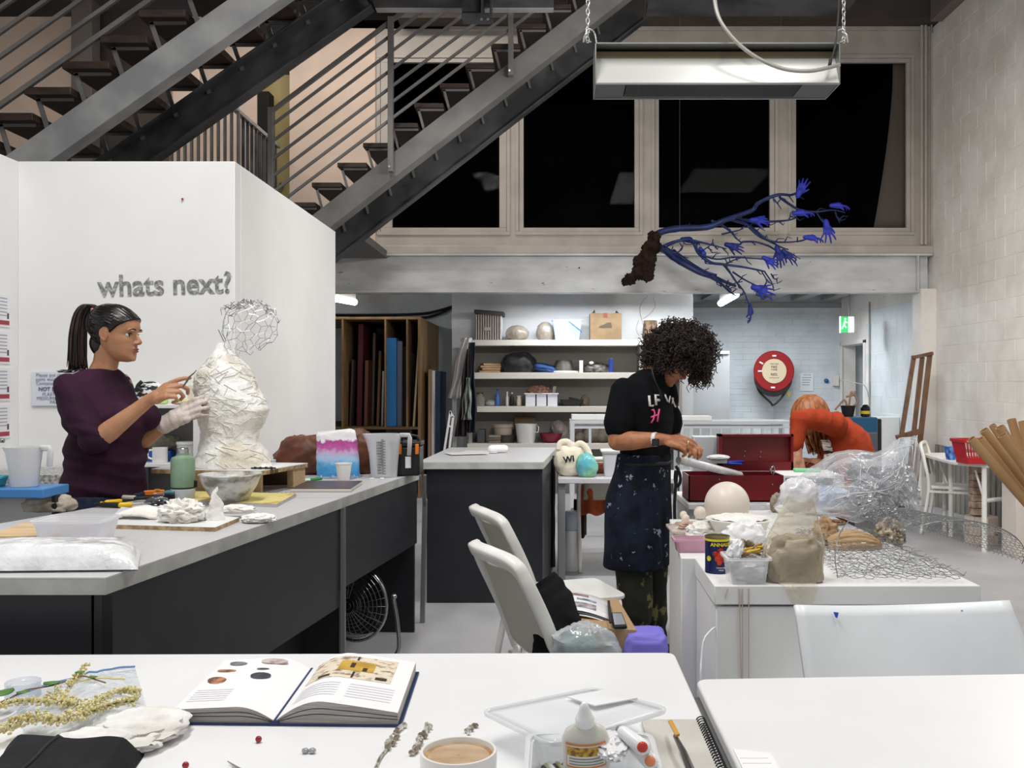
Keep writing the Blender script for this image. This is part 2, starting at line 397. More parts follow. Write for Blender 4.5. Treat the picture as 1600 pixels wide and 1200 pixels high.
for i, ((a, b), (pa, pb)) in enumerate(zip(wins, panes)):
    r = sroot('window_%d' % (i + 1))
    xa, xb, qa, qb = PX(a, YU), PX(b, YU), PX(pa, YU), PX(pb, YU)
    MB().bx(xa, xb, YU + .015, YU + .12, wy0, wy0 + .04).bx(xa, xb, YU + .015, YU + .12, wy1 - .04, wy1).bx(xa, xa + .04, YU + .015, YU + .12, wy0 + .04, wy1 - .04).bx(xb - .04, xb, YU + .015, YU + .12, wy0 + .04, wy1 - .04).build('window_frame', m_trim, r, bevel=.004)
    MB().bx(xa + .042, xb - .042, YU + .03, YU + .1, wy0 + .042, pz0).bx(xa + .042, xb - .042, YU + .03, YU + .1, pz1, wy1 - .042).bx(xa + .042, qa, YU + .03, YU + .1, pz0, pz1).bx(qb, xb - .042, YU + .03, YU + .1, pz0, pz1).build('sash', m_trim, r, bevel=.003)
    MB().bx(qa, qb, YU + .07, YU + .076, pz0, pz1).build('pane', m_pane, r)
bl = []
def blind(u, v):
    yy = lerp(96, 355, v); e = 1395 - 4 * v if v < .15 else 1394 - (v - .15) ** 1.4 * 36
    return P(lerp(e, 1422, u), yy, YU + .14)
MB().grid(blind, 3, 14).build('blind', mat('blind_beige', (196, 182, 166), .8), bpy.data.objects['window_4'], smooth=3, solid=.004)
# ceiling, dark bulkhead, mezzanine
ce = sroot('ceiling')
MB().bx(-7, 4.6, -2, 16, 6.0, 6.1).build('ceiling_panel', m_brown, ce)
MB().bx(-1.75, XR + .1, YU - .28, YU - .02, 5.47, 6.0).build('bulkhead', m_brown, ce)
MB().bx(XR - .13, XR, 7.6, YU - .3, 5.42, 5.72).build('wall_beam', mat('wall_beam_grey', (120, 112, 106), .6), ce)
me_ = sroot('mezzanine', (0, 0, 0))
MB().bx(-7, XR, YU + .1, YB, 2.82, 2.9).bx(-6.5, -1.9, 9.3, YU + .2, 2.82, 2.9).build('mezzanine_deck', mat('deck_board', (105, 103, 100), .8), me_)
for k in range(17):
    x = -3.1 + k * .45
    MB().bar((x, YU + .12, 2.66), (x, YB - .07, 2.66), .05, .17).build('joist', m_joist, me_)
t = thing('steel_beam', 'long grey steel I-beam running under the row of dark windows', 'beam', (1, YU, 2.42))
MB().bx(-3.4, XR - .05, YU - .012, YU + .012, 2.44, 2.84).build('web', m_beam, t)
MB().bx(-3.4, XR - .02, YU - .09, YU + .09, 2.42, 2.44).build('flange', m_beam, t, bevel=.002)
MB().bx(-3.4, XR - .02, YU - .09, YU + .09, 2.84, 2.865).build('flange', m_beam, t, bevel=.002)
MB().bx(XR - .19, XR - .175, YU - .085, YU - .012, 2.44, 2.84).build('end_plate', m_beam, t)
MB().bx(-3.4, XR, YU - .06, YU + .03, 2.866, 2.96).build('sill_board', m_trim, t, bevel=.01)
mb = MB(); mb.cyl((PX(905, YU), YU - .05, ZY(419, YU)), (PX(905, YU), YU - .012, ZY(419, YU)), .008, 8).build('bolt', m_dark, t)
# conduits in the corner
t = thing('conduit_pipe', 'pair of painted conduit pipes running down beside the right-hand window corner', 'pipe', (4.2, YU - .05, 2.9))
for dx in (0, .045):
    MB().cyl((4.2 + dx, YU - .05, 2.97), (4.2 + dx, YU - .05, 5.7 - dx), .016, 10).build('conduit', m_trim, t, smooth=.6)
MB().tube(spline([(4.2, YU - .05, 5.6), (4.26, YU - .07, 5.62), (4.3, YU - .07, 5.5), (4.31, YU - .06, 5.38)], 5), .009, 8).build('cable', m_joist, t, smooth=3)
t = thing('wall_conduit', 'thin grey conduit running down the far painted block wall beside the exit sign', 'pipe', (XR - .02, 12.85, 0))
MB().cyl((XR - .02, PX(0, 1) * 0 + 13.1, .9), (XR - .02, 13.1, 2.5), .012, 8).build('conduit', m_joist, t, smooth=.6)
# booth (white partition)
bo = sroot('wall_booth')
bx0, bx1, by0, by1, bz = -2.9, -1.727, 5.2, 7.6, ZY(252, 5.2)
MB().bx(bx0, bx1, by0, by0 + .1, 0, bz).bx(bx1 - .1, bx1, by0 + .1, by1, 0, bz).bx(bx0 - .1, bx0, 1.5, by0 + .1, 0, bz).build('booth_panel', m_booth, bo, bevel=.003)
m_letter = mat('graphite_letters', (120, 120, 118), .6, c2=(190, 190, 188), sc_=60, lo=.45, hi=.7)
text('whats next?', .118 * 1.38, P(258, 446, 5.197), FACE @ RZ(.03), m_letter, bo, xs=.93, bold=.0035)
MB().cyl(P(285, 311, 5.197), P(285, 311, 5.19), .006, 8).build('pin', mat('red_pin', (150, 30, 40)), bo)
# partition with shelves behind (built with the shelf unit)
wp = sroot('wall_partition')
MB().bx(PX(706, 12.45), PX(1083, 12.45), 12.45, 12.53, 0, 2.78).build('partition_panel', mat('partition_white', (228, 230, 232), .55, c2=(214, 216, 218), sc_=1.4), wp, bevel=.003)
mb = MB()
for pts in ([(1012, 462), (1000, 480), (1004, 505), (1010, 520)], [(1020, 464), (1024, 478), (1016, 490), (1005, 498)], [(998, 500), (994, 515), (999, 525)]):
    mb.tube(spline([P(x, y, 12.448) for x, y in pts], 5), .0035, 4)
mb.build('pencil_scribble', mat('pencil', (160, 160, 165), .7), wp)

# ================= STAIRS =================
def zA(X): return 3.29 + .703 * (X + 2.583)
def channel(root, X0, X1, zf, y, h, flip=1, m=m_steel, name='stringer', fl=.12):
    sl = zf(1) - zf(0); n = V((-sl, 0, 1)).normalized()
    p0 = V((X0, y, zf(X0))); p1 = V((X1, y, zf(X1)))
    up = n * h / 2 * 1.0
    mb = MB()
    mb.bar(p0 + up, p1 + up, .012, h, (0, 1, 0))
    mb.bar(p0 + n * .006 + V((0, fl / 2 * flip, 0)), p1 + n * .006 + V((0, fl / 2 * flip, 0)), fl, .014, (0, 1, 0))
    mb.bar(p0 + n * (h - .006) + V((0, fl / 2 * flip, 0)), p1 + n * (h - .006) + V((0, fl / 2 * flip, 0)), fl, .014, (0, 1, 0))
    return mb.build(name, m, root, bevel=.002)
def rodbar(mb, X0, X1, z0, z1, y, r): mb.bar((X0, y, z0), (X1, y, z1), r, r, (0, 1, 0))
sa = thing('staircase', 'upper grey steel staircase climbing over the white booth, open dark timber treads', 'staircase', (-2.6, 6.6, 2.7))
channel(sa, -4.3, -1.1, zA, 6.2, .19, 1)
channel(sa, -4.3, -1.325, lambda X: zA(X) - .04, 7.1, .235, -1, m_steeld)
m_trA = None
for i in range(-2, 9):
    nx, ny = 45 + 59 * i, 140 - 40 * i
    p = P(nx, ny, 6.2); wd = .30
    tr = MB().bx(p.x, p.x + wd, 6.14, 7.16, p.z - .05, p.z).build('tread', m_tread, sa, bevel=.004)
    for yy in (6.22, 7.08):
        b_ = MB()
        b_.bar((p.x + .04, yy, p.z - .055), (p.x + wd - .02, yy, p.z - .055), .03, .012)
        zz = zA(p.x + .12) + .2
        b_.bar((p.x + .05, yy, p.z - .055), (p.x + .12, yy, zz), .03, .012)
        b_.build('tread_bracket', m_steelb, tr)
for k in range(8):
    y0 = 165 - 38 * k
    p = P(0, y0, 6.15); q = MB(); r_ = .03 if k == 0 else .024
    q.bar((p.x - .9, 6.15, p.z - .9 * .703), (p.x + 3.2, 6.15, p.z + 3.2 * .703), r_, r_, (0, 1, 0)); q.build('rail', m_steelb, sa)
MB().bx(-1.33, 0.0, 6.2, 7.16, 4.185, 4.36).build('landing', m_steeld, sa, bevel=.003)
MB().bx(-1.33, 0.0, 7.16, 7.24, 4.18, 4.2).bx(-1.33, 0, 7.155, 7.165, 4.185, 4.4).build('landing_edge', m_steel, sa)
MB().bx(PX(722, 7.0), PX(750, 7.0), 6.98, 7.06, 4.06, 4.5).bx(PX(722, 7.0), PX(770, 7.0), 6.93, 7.1, 4.04, 4.06).bx(PX(752, 7), PX(756, 7), 6.93, 7.1, 4.06, 4.3).bx(PX(766, 7), PX(769, 7), 6.93, 7.1, 4.06, 4.3).build('hanger_bracket', m_steeld, sa, bevel=.002)
for px in (752, 762): MB().cyl(P(px, 27, 6.99), P(px, 31, 6.99), .011, 10).build('bolt', mat('zinc', (190, 192, 194), .3, metal=.8), sa, smooth=.6)
def zB(X): return 3.767 + .775 * (X + .334)
sb = thing('staircase', 'lower grey steel staircase rising past the dark windows, with railing of sloping bars', 'staircase', (-1.5, 8.1, 2.6))
channel(sb, -3.7, .85, zB, 7.7, .162, 1, m_steelb, fl=.16)
channel(sb, -3.7, .831, lambda X: zB(X) - .05, 8.6, .26, -1, m_steeld)
for i in range(-3, 12):
    p = P(487 + 40 * i, 285 - 31 * i, 7.72); wd = .235
    tr = MB().bx(p.x, p.x + wd, 7.72, 8.6, p.z - .036, p.z).build('tread', m_tread, sb, bevel=.003)
    b_ = MB()
    for yy in (7.76, 8.55):
        b_.bar((p.x + .02, yy, p.z - .04), (p.x + wd, yy, p.z - .04), .025, .01)
        b_.bar((p.x + .03, yy, p.z - .04), (p.x + .09, yy, zB(p.x + .09) + .15), .02, .01)
    b_.build('tread_bracket', m_steelb, tr)
for k, (y0) in enumerate((36, 58, 84, 112, 139, 164, 189)):
    p = P(607, y0, 7.62); q = MB(); r_ = .03 if k == 0 else .02; sl = .755 + .004 * k
    xa, xb = (423, 1000)
    q.bar((PX(xa, 7.62), 7.62, p.z + (PX(xa, 7.62) - p.x) * .755), (PX(xb, 7.62), 7.62, p.z + (PX(xb, 7.62) - p.x) * .755), r_, r_, (0, 1, 0)); q.build('rail', m_steelb, sb)
for px, ya, yb in ((423, 168, 330), (610, 26, 268), (798, -120, 118)):
    MB().bx(PX(px - 4, 7.6), PX(px + 4, 7.6), 7.585, 7.65, ZY(yb, 7.6), ZY(ya, 7.6)).build('post', m_steelb, sb, bevel=.002)
    MB().cyl(P(px - 2, yb - 8, 7.585), P(px - 2, yb - 8, 7.57), .009, 8).build('bolt', _M['zinc'], sb)
MB().bx(.82, 2.6, 7.7, 8.62, 4.68, 4.92).build('landing', m_steeld, sb, bevel=.003)
# mezzanine balustrade
t = thing('balustrade', 'dark steel balustrade of vertical bars behind the staircase', 'balustrade', (-3.15, 9.5, 2.9))
for k in range(11):
    x = PX(268 + k * 10.4, 9.5); MB().bx(x - .012, x + .012, 9.49, 9.52, 2.9, 4.08).build('baluster', m_steelb, t)
for k in range(10):
    y = 9.62 + k * .14; MB().bx(-3.17, -3.14, y - .012, y + .012, 2.9, 4.08).build('baluster', m_steeld, t)
MB().bx(PX(262, 9.5), -3.12, 9.48, 9.53, 4.08, 4.12).bx(-3.18, -3.13, 9.53, 11.0, 4.08, 4.12).build('handrail', m_steel, t, bevel=.003)
MB().bx(PX(262, 9.5), -3.12, 9.49, 9.52, 2.98, 3.01).build('bottom_rail', m_steel, t)

# ================= HANGING LIGHT =================
t = thing('hanging_light', 'long galvanised metal light fitting hanging on two chains', 'lamp', (PX(1123, 5.1), 5.1, 3.0))
m_galv = mat('galvanised', (236, 237, 232), .3, metal=.45)
m_galvd = mat('galvanised_dull', (150, 150, 146), .4, metal=.7)
x0, x1 = PX(930, 5), PX(1313, 5)
zt_, zb_ = ZY(66, 5), ZY(130, 5)
za, zc = ZY(84, 5), ZY(73, 5)
MB().slab([V((x0, 5.0, zb_)), V((x1, 5.0, zb_)), V((x1, 5.075, za)), V((x0, 5.075, za))], (0, .003, 0)).build('reflector', m_galv, t)
MB().bx(x0, x1, 5.075, 5.09, za, zc).build('reflector_strip', mat('bronze_strip', (120, 108, 84), .4, metal=.5), t)
MB().bx(x0, x1, 5.0, 5.03, zt_ - .008, zt_).bx(x0, x0 + .006, 5.0, 5.27, zb_ - .005, zt_).bx(x1 - .006, x1, 5.0, 5.27, zb_ - .005, zt_).bx(x0, x1, 5.24, 5.27, zb_, zt_).bx(x0, x1, 5.03, 5.24, zt_ - .004, zt_).bx(x0, x1, 5.0, 5.012, zb_ - .006, zb_ + .004).bx(x0, x1, 5.255, 5.27, zb_ - .006, zb_ + .004).build('housing', m_galvd, t, bevel=.0015)
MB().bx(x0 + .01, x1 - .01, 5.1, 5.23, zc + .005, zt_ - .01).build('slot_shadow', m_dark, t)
mb = MB(); n = 110
for k in range(n):
    x = lerp(x0 + .17, x1 - .2, k / (n - 1)); mb.bx(x - .0015, x + .0015, 5.012, 5.25, zb_ - .004, zb_ + .012)
mb.build('louvre', mat('louvre_dark', (84, 86, 90), .4, metal=.4), t, kind='stuff')
MB().bx(x0 + .165, x1 - .195, 5.012, 5.25, zb_ + .016, zb_ + .02).build('grille_backing', mat('grille_dark', (40, 40, 42), .5), t)
for a_, b_ in ((x0 + .008, x0 + .16), (x1 - .19, x1 - .008)): MB().bx(a_, b_, 5.012, 5.25, zb_ - .002, zb_ + .006).build('end_plate', mat('end_plate_dark', (78, 80, 84), .4, metal=.4), t)
def chain(name, p0, p1, L, r, m, parent):
    n = max(2, int((p1 - p0).length / (L * .72))); d = (p1 - p0) / n
    lk = MB()
    for k in range(12):
        pass
    lk.tube([V((math.cos(a) * L * .26, 0, math.copysign(abs(math.sin(a)) ** .8, math.sin(a)) * L * .5)) for a in [2 * PI * k / 12 for k in range(12)]], r, 5, closed=True)
    me = bpy.data.meshes.new('link'); me.from_pydata(lk.v, [], lk.f); me.materials.append(m); me.shade_smooth()
    for k in range(n + 1):
        piece(parent, 'link', me, (world_of(parent).inverted() @ (p0 + d * k)), (0, 0, (k % 2) * PI / 2 + .3))
m_chain = mat('chain_zinc', (222, 222, 220), .25, metal=.8)
for px, dy in ((918, 0), (1318, 0)):
    c = thing('chain', 'metal chain holding up the %s end of the long light fitting' % ('left' if px < 1000 else 'right'), 'chain', P(px, 62, 5.05), group=None)
    chain('link', P(px, 62, 5.05), P(px + (2 if px < 1000 else 1), -120, 5.05), .034, .0027, m_chain, c)
    s = 1 if px < 1000 else -1
    q = MB().tube(spline([P(px + s * 14, 70, 5.05), P(px + s * 10, 50, 5.04), P(px, 46, 5.03), P(px - s * 3, 60, 5.03), P(px + s * 6, 66, 5.04)], 5), .004, 6)
    q.tube(spline([P(px - s * 6, 66, 5.04), P(px - s * 4, 55, 5.02), P(px + s * 3, 50, 5.02)], 4), .006, 6).build('hook', m_chain, c, smooth=3)
tag(MB().tube(spline([P(1117, -40, 4.98), P(1117, 5, 4.98), P(1130, 40, 4.96), P(1165, 78, 4.95), P(1215, 105, 4.95), P(1265, 111, 4.95), P(1312, 101, 4.98)], 6), .0105, 8).build('flex_cable', mat('braided_flex', (176, 172, 166), .4, metal=.4), smooth=3, origin=P(1117, 0, 4.98)), 'pale braided cable curving down into the hanging light fitting', 'cable')
tag(MB().tube(spline([P(1312, -40, 5.0), P(1310, 20, 4.99), P(1305, 70, 4.97), P(1298, 95, 4.97)], 6), .005, 6).tube([P(1298, 93, 4.97), P(1296, 103, 4.97)], .009, 8).build('power_cable', mat('dark_cable', (52, 50, 48), .5), smooth=3, origin=P(1312, 0, 5)), 'thin dark cable hanging from the ceiling to the right end of the light fitting', 'cable')

# fluorescent tubes under the mezzanine
m_tube = mat('lit_tube', (250, 253, 255), .3, emit=14)
for nm, a, b, lab in (('a', (500, 462, 11.5), (554, 472, 12.6), 'lit fluorescent tube under the mezzanine beside the white booth wall'), ('b', (1126, 474, 12.9), (1150, 460, 11.8), 'lit fluorescent tube under the mezzanine near the blue hand sculpture')):
    pa, pb = P(*a), P(*b)
    t = thing('ceiling_light', lab, 'lamp', (pa + pb) / 2, 'fluorescent tubes under the mezzanine')
    MB().cap_tube([pa, pb], [.042, .042], 12).build('diffuser', m_tube, t, smooth=3)
    MB().bar(pa + V((0, 0, .06)), pb + V((0, 0, .06)), .11, .035).build('fitting', m_paint, t, bevel=.004)
    mb = MB()
    for q in (.2, .8): p = pa.lerp(pb, q); mb.cyl(p + V((0, 0, .07)), p + V((0, 0, .3)), .006, 6)
    mb.build('hanger', m_joist, t)
# exit sign
t = thing('exit_sign', 'small lit green and white exit sign hanging by the far doorway', 'sign', P(1326, 507, 12.6))
ex0, ex1, ez0, ez1 = PX(1314, 12.6), PX(1334, 12.6), ZY(519, 12.6), ZY(495, 12.6)
MB().bx(ex0, ex1 + .05, 12.6, 12.68, ez0 - .01, ez1 + .01).build('housing', m_paint, t, bevel=.004)
xm = lerp(ex0, ex1, .55)
MB().bx(ex0, xm, 12.592, 12.6, ez0, ez1).build('green_panel', mat('exit_green', (60, 200, 110), .4, emit=1.0), t)
MB().bx(xm, ex1, 12.592, 12.6, ez0, ez1).build('white_panel', mat('exit_white', (235, 250, 240), .4, emit=1.2), t)
mb = MB(); cxx = lerp(ex0, xm, .45); zm = (ez0 + ez1) / 2
mb.ell((cxx + .012, 12.59, zm + .07), (.013, .003, .013)).bar((cxx + .01, 12.59, zm + .05), (cxx - .005, 12.59, zm - .005), .003, .022, (0, 1, 0)).bar((cxx - .005, 12.59, zm), (cxx + .025, 12.59, zm - .045), .003, .012, (0, 1, 0)).bar((cxx - .005, 12.59, zm), (cxx - .03, 12.59, zm - .06), .003, .012, (0, 1, 0)).bar((cxx + .01, 12.59, zm + .045), (cxx + .04, 12.59, zm + .02), .003, .009, (0, 1, 0))
mb.build('running_figure', mat('exit_fig', (235, 255, 240), .4, emit=1.2), t)
MB().cyl(((ex0 + ex1) / 2 + .04, 12.64, ez1), ((ex0 + ex1) / 2 + .04, 12.64, 2.8), .01, 8).build('stem', m_joist, t)
# ================= FURNITURE =================
m_ltop = mat('laminate_grey', (196, 196, 198), .38, c2=(192, 192, 194), sc_=30, spots=((222, 222, 222), 14, .72))
m_ledge = mat('laminate_edge', (186, 187, 182), .45, c2=(168, 169, 164), sc_=9)
m_char = mat('charcoal_panel', (33, 35, 41), .42, c2=(28, 30, 35), sc_=5, spots=((150, 150, 150), 46, .80))
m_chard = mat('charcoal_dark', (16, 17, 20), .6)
m_white = mat('white_laminate', (234, 234, 235), .32, c2=(229, 229, 230), sc_=2, spots=((196, 196, 196), 17, .80))
m_mel = mat('white_painted_plinth', (236, 236, 235), .45, c2=(228, 228, 227), sc_=3, spots=((205, 203, 200), 16, .75))
m_metal = mat('brushed_metal', (150, 150, 150), .35, metal=.7)
# L-shaped workbench made of two units
BZ = .89
def top_poly(name, poly, root, z0, z1, m=m_ltop, edge=m_ledge):
    MB().prism(poly, z1 - .004, z1).build(name, m, root)
    q = MB().prism(poly, z0, z1 - .004).build(name + '_edge', edge, root, bevel=.002)
    return q
cA, cB, cC = V((-1.134, 2.43)), V((-.909, 4.13)), V((-.752, 5.37))
lA, lB, lC = V((-2.25, 2.43)), V((-1.735, 4.13)), V((-1.60, 5.12))
t = thing('workbench', 'big grey-topped charcoal workbench carrying the plaster bust and tools, nearer unit', 'workbench', (-1.6, 3.2, 0))
lA2 = V((-2.22, 2.43))
top_poly('worktop', [cA, cB, lB, V((-2.05, 3.0)), lA2], t, .845, BZ)
def panel(p, q, z0, z1, th=.03, inset=0):
    p = V((p[0], p[1], 0)); q = V((q[0], q[1], 0)); d = (q - p).normalized(); n = V((-d.y, d.x, 0))
    return MB().slab([p + V((0, 0, z0)), q + V((0, 0, z0)), q + V((0, 0, z1)), p + V((0, 0, z1))], n * th)
dA = (cB - cA).normalized()
panel(cA + V((-.012, .02)), cB + V((-.012, 0)), .42, .845).build('side_panel', m_char, t, bevel=.002)
panel(cA + V((-.16, .06)), cB + V((-.16, -.04)), .0, .845).build('under_bench_shade', m_chard, t)  # added dark sheet standing in for the shade under the bench
panel(V((-2.2, 2.46)), cA + V((-.05, .03)), .0, .845).build('front_panel', m_char, t, bevel=.002)
MB().slab([V((-1.125, 2.452, .01)), V((-1.152, 2.452, .01)), V((-1.152, 2.452, .84)), V((-1.125, 2.452, .84))], (0, -.004, 0)).build('edge_strip', m_chard, t)
t = thing('workbench', 'charcoal workbench far unit with grey top, fan beneath and brown bag on it', 'workbench', (-1.2, 4.7, 0))
g = V((.0, .006))
top_poly('worktop', [cB + g, cC, lC, lB + g], t, .845, BZ)
a = cB + V((-.012, .01)); b = cC + V((-.012, 0))
panel(a, b, .49, .845).build('modesty_panel', m_char, t, bevel=.002)
# end leg panels: seen under the desk
MB().bx(-.90, -.92, 4.14, 4.16, 0, .845).build('leg_edge', m_metal, t)
panel(V((-1.40, 5.36)), V((-.775, 5.33)), .0, .845).build('end_panel', m_char, t, bevel=.002)
panel(V((-1.66, 4.16)), V((-.93, 4.16)), .0, .845).build('end_panel', m_chard, t, bevel=.002)
panel(V((-1.68, 4.2)), V((-1.57, 5.1)), .35, .845).build('back_panel', m_chard, t)
# narrow metal trestle leg seen between the benches
t = thing('trestle_leg', 'thin pale metal leg between the two charcoal benches', 'leg', P(658, 900, 5.5))
for s in (0, 1):
    MB().bar(P(655 + s * 9, 742, 5.45), P(664, 790, 5.5), .014, .02).build('leg', m_metal, t)
MB().bar(P(664, 780, 5.5), V((PX(660, 5.55), 5.55, 0)), .028, .02).build('leg', m_metal, t, bevel=.002)
# middle bench
t = thing('workbench', 'free-standing charcoal bench with grey top and notepad on it, before the white shelves', 'workbench', (-.45, 6.7, 0))
pl = [V((-.855, 6.02)), V((-.065, 6.02)), V((.025, 7.42)), V((-.80, 7.42))]
def rounded(poly, r, n=4):
    out = []; m = len(poly)
    for i in range(m):
        p = V((poly[i][0], poly[i][1])); a = (V((poly[i - 1][0], poly[i - 1][1])) - p).normalized() * r; b = (V((poly[(i + 1) % m][0], poly[(i + 1) % m][1])) - p).normalized() * r
        for k in range(n + 1):
            s = k / n; out.append(p + a * (1 - s) ** 2 + b * s ** 2)
    return out
top_poly('worktop', rounded(pl, .025), t, .845, BZ)
MB().bx(-.80, -.07, 6.05, 6.08, 0, .845).build('front_panel', m_char, t, bevel=.002)
MB().slab([V((-.07, 6.08, 0)), V((.0, 7.36, 0)), V((.0, 7.36, .845)), V((-.07, 6.08, .845))], (-.03, 0, 0)).build('side_panel', m_char, t)
MB().slab([V((-.80, 6.08, 0)), V((-.76, 7.36, 0)), V((-.76, 7.36, .845)), V((-.80, 6.08, .845))], (.03, 0, 0)).build('side_panel', m_char, t)
MB().bx(-.2, -.12, 6.3, 6.34, 0, .3).build('foot_stub', m_metal, t)
# foreground tables
TZ = .74
def table(name, label, poly, root, legs):
    t = thing('table', label, 'table', root)
    top = MB().prism(rounded(poly, .03, 6), TZ - .028, TZ).build('tabletop', m_white, t, bevel=.006, seg=3)
    MB().prism([p * .97 + V((0, .03)) for p in poly], TZ - .07, TZ - .03).build('apron_frame', m_metal, t)
    for x, y in legs: MB().cyl((x, y, 0), (x, y, TZ - .03), .02, 12).build('leg', m_white, t, smooth=.6)
table('table', 'white table with rounded corners holding the open book and coffee mug', [V((-2.3, 1.25)), V((.288, 1.25)), V((.288, 2.292)), V((-2.3, 2.262))], (-1, 1.7, 0), [(-2.1, 1.35), (.2, 1.35), (.2, 2.18), (-2.1, 2.15)])
table('table', 'bare white table with a rounded corner in front of the plain chair back', [V((.308, 1.2)), V((1.9, 1.2)), V((1.9, 2.17)), V((.308, 2.085))], (1, 1.7, 0), [(.4, 1.3), (1.8, 1.3), (.4, 2.0), (1.8, 2.05)])
# plinths
t = thing('plinth', 'white plinth with a grooved lid holding the tin can and clay bag', 'plinth', (.85, 2.98, 0))
MB().prism([V((.462, 2.76)), V((1.228, 2.76)), V((1.228, 3.19)), V((.47, 3.19))], .745, .80).build('lid', m_mel, t, bevel=.003)
MB().prism([V((.468, 2.765)), V((1.222, 2.765)), V((1.222, 3.19)), V((.475, 3.19))], 0, .738).build('body', m_mel, t, bevel=.003)
for px in (1137, 1155, 1160, 1170):
    MB().tube([P(px, 920, 2.757), P(px + (3 if px == 1155 else 0) - (4 if px == 1137 else 0), 935 if px == 1137 else 1060, 2.757)], .0016, 5).build('dried_drip', mat('drip', (190, 176, 160), .6), t)
t = thing('plinth', 'white plinth beside the standing maker holding the bowls and white sphere', 'plinth', (.65, 3.7, 0))
MB().prism([V((.425, 3.2)), V((.865, 3.2)), V((.865, 4.12)), V((.497, 4.12))], 0, .80).build('body', m_mel, t, bevel=.003)
t = thing('plinth', 'white plinth under the chicken wire and wrapped bundle, farther right one', 'plinth', (1.05, 3.9, 0))
MB().bx(.87, 1.228, 3.2, 4.42, 0, .80).build('body', m_mel, t, bevel=.003)
# chair type 1: white frame chair
m_chair = mat('white_chair', (238, 237, 232), .35, c2=(228, 227, 222), sc_=5)
m_chairin = mat('chair_inner_cream', (196, 192, 178), .5)
def chair(label, loc, rz, group=None, folded=False):
    """front of the seat towards local +x"""
    t = thing('chair', label, 'chair', loc, group, rz)
    W = world_of(t); T = lambda x, y, z: W @ V((x, y, z))
    def B(mb, name, m=m_chair, parent=t, **k):
        mb.disp(lambda v: W @ v); return mb.build(name, m, parent, **k)
    q = MB(); n = 10
    q.loft([[V((x, y, z)) for x, y in rounded([V((-.19, -.2)), V((.23, -.2)), V((.25, .2)), V((-.19, .2))], .05)] for z in (.435, .455)])
    B(q, 'seat', bevel=.006)
    for s in (-1, 1):
        B(MB().tube([(-.19, .18 * s, .44), (-.235, .19 * s, .2), (-.27, .20 * s, 0)], [.017, .015, .012], 10), 'leg', smooth=3)
        B(MB().tube([(.19, .18 * s, .44), (.215, .19 * s, .2), (.24, .20 * s, 0)], [.017, .015, .012], 10), 'leg', smooth=3)
    path = spline([(-.185, -.2, .44), (-.245, -.205, .60), (-.315, -.205, .745), (-.345, -.175, .80), (-.385, -.09, .822), (-.40, 0, .826), (-.385, .09, .822), (-.345, .175, .80), (-.315, .205, .745), (-.245, .205, .60), (-.185, .2, .44)], 5)
    rings = []
    for i, q_ in enumerate(path):
        tg = (path[min(i + 1, len(path) - 1)] - path[max(i - 1, 0)]).normalized(); f_ = V((.93, 0, .36)); n_ = (f_ - tg * f_.dot(tg)).normalized(); b_ = tg.cross(n_); w_ = .016 + .008 * (q_.z > .78)
        rings.append([q_ + n_ * (math.copysign(abs(math.cos(a)) ** .5, math.cos(a)) * .022) + b_ * (math.copysign(abs(math.sin(a)) ** .5, math.sin(a)) * w_) for a in [2 * PI * k / 12 for k in range(12)]])
    B(MB().loft(rings), 'back_frame', smooth=.9)
    def bp(u, v):
        a = (u - .5) * 2; return V((-.205 - .115 * v - .045 * (1 - a * a) * (.4 + .6 * v), a * .188, .47 + v * .31))
    B(MB().grid(bp, 12, 6), 'backrest', m_chairin, smooth=3, solid=.008)
    B(MB().bar((-.21, -.19, .415), (-.21, .19, .415), .02, .03).bar((.19, -.18, .42), (.19, .18, .42), .02, .03), 'seat_frame')
    return t
chair('white chair with empty seat, farther one of the pair by the charcoal bench', (.04, 4.32, 0), .36, 'white chairs beside the workbenches')
chair('white chair draped with a black jacket, its seat piled with papers', (.12, 3.36, 0), .42, 'white chairs beside the workbenches')
# chair with broad plain back, near right
t = thing('chair', 'pale grey-white chair with broad curved back, two blue paint marks on its top edge', 'chair', (.85, 2.5, 0))
def bk(u, v):
    a = (u - .5) * 2; xl = lerp(.612, .598, v); xr = lerp(1.20, 1.13, v)
    x = lerp(xl, xr, u); y = 2.36 + .05 * (1 - a * a) - .10 * (1 - v) * .4 - (.07 * (1 - v))
    z = lerp(.56, .832, v) - .018 * (1 - a * a) * v + .012 * u * v
    return V((x, y + .02, z))
m_cb = mat('chair_shell', (240, 243, 246), .35, c2=(232, 235, 238), sc_=4, spots=((170, 172, 175), 26, .80))
MB().grid(bk, 20, 10).build('backrest', m_cb, t, smooth=3, solid=.012)
def st(u, v): return V((lerp(.60, 1.19, u), lerp(2.32, 2.73, v), .45 - .02 * math.sin(v * PI)))
MB().grid(st, 10, 8).build('seat', m_cb, t, smooth=3, solid=.012)
def st2(u, v): return V((lerp(.62, 1.18, u), 2.30 - .03 * math.sin(v * PI), lerp(.45, .58, v)))
MB().grid(st2, 8, 5).build('seat_back_join', m_cb, t, smooth=3, solid=.012)
for x, y in ((.66, 2.36), (1.14, 2.36), (.66, 2.68), (1.14, 2.68)):
    MB().tube([(x, y, .44), (x + (.03 if x > .9 else -.03), y + (.03 if y > 2.5 else -.03), 0)], .012, 8).build('leg', m_metal, t, smooth=.6)
def bmark(px, py, s):
    p = P(px, py, 2.385); return p
MB().slab([P(1302, 956, 2.388), P(1310, 957, 2.388), P(1308, 966, 2.384), P(1305, 964, 2.384)], (0, -.002, 0)).build('paint_mark', mat('blue_paint', (46, 78, 190), .5), t)
mb = MB()
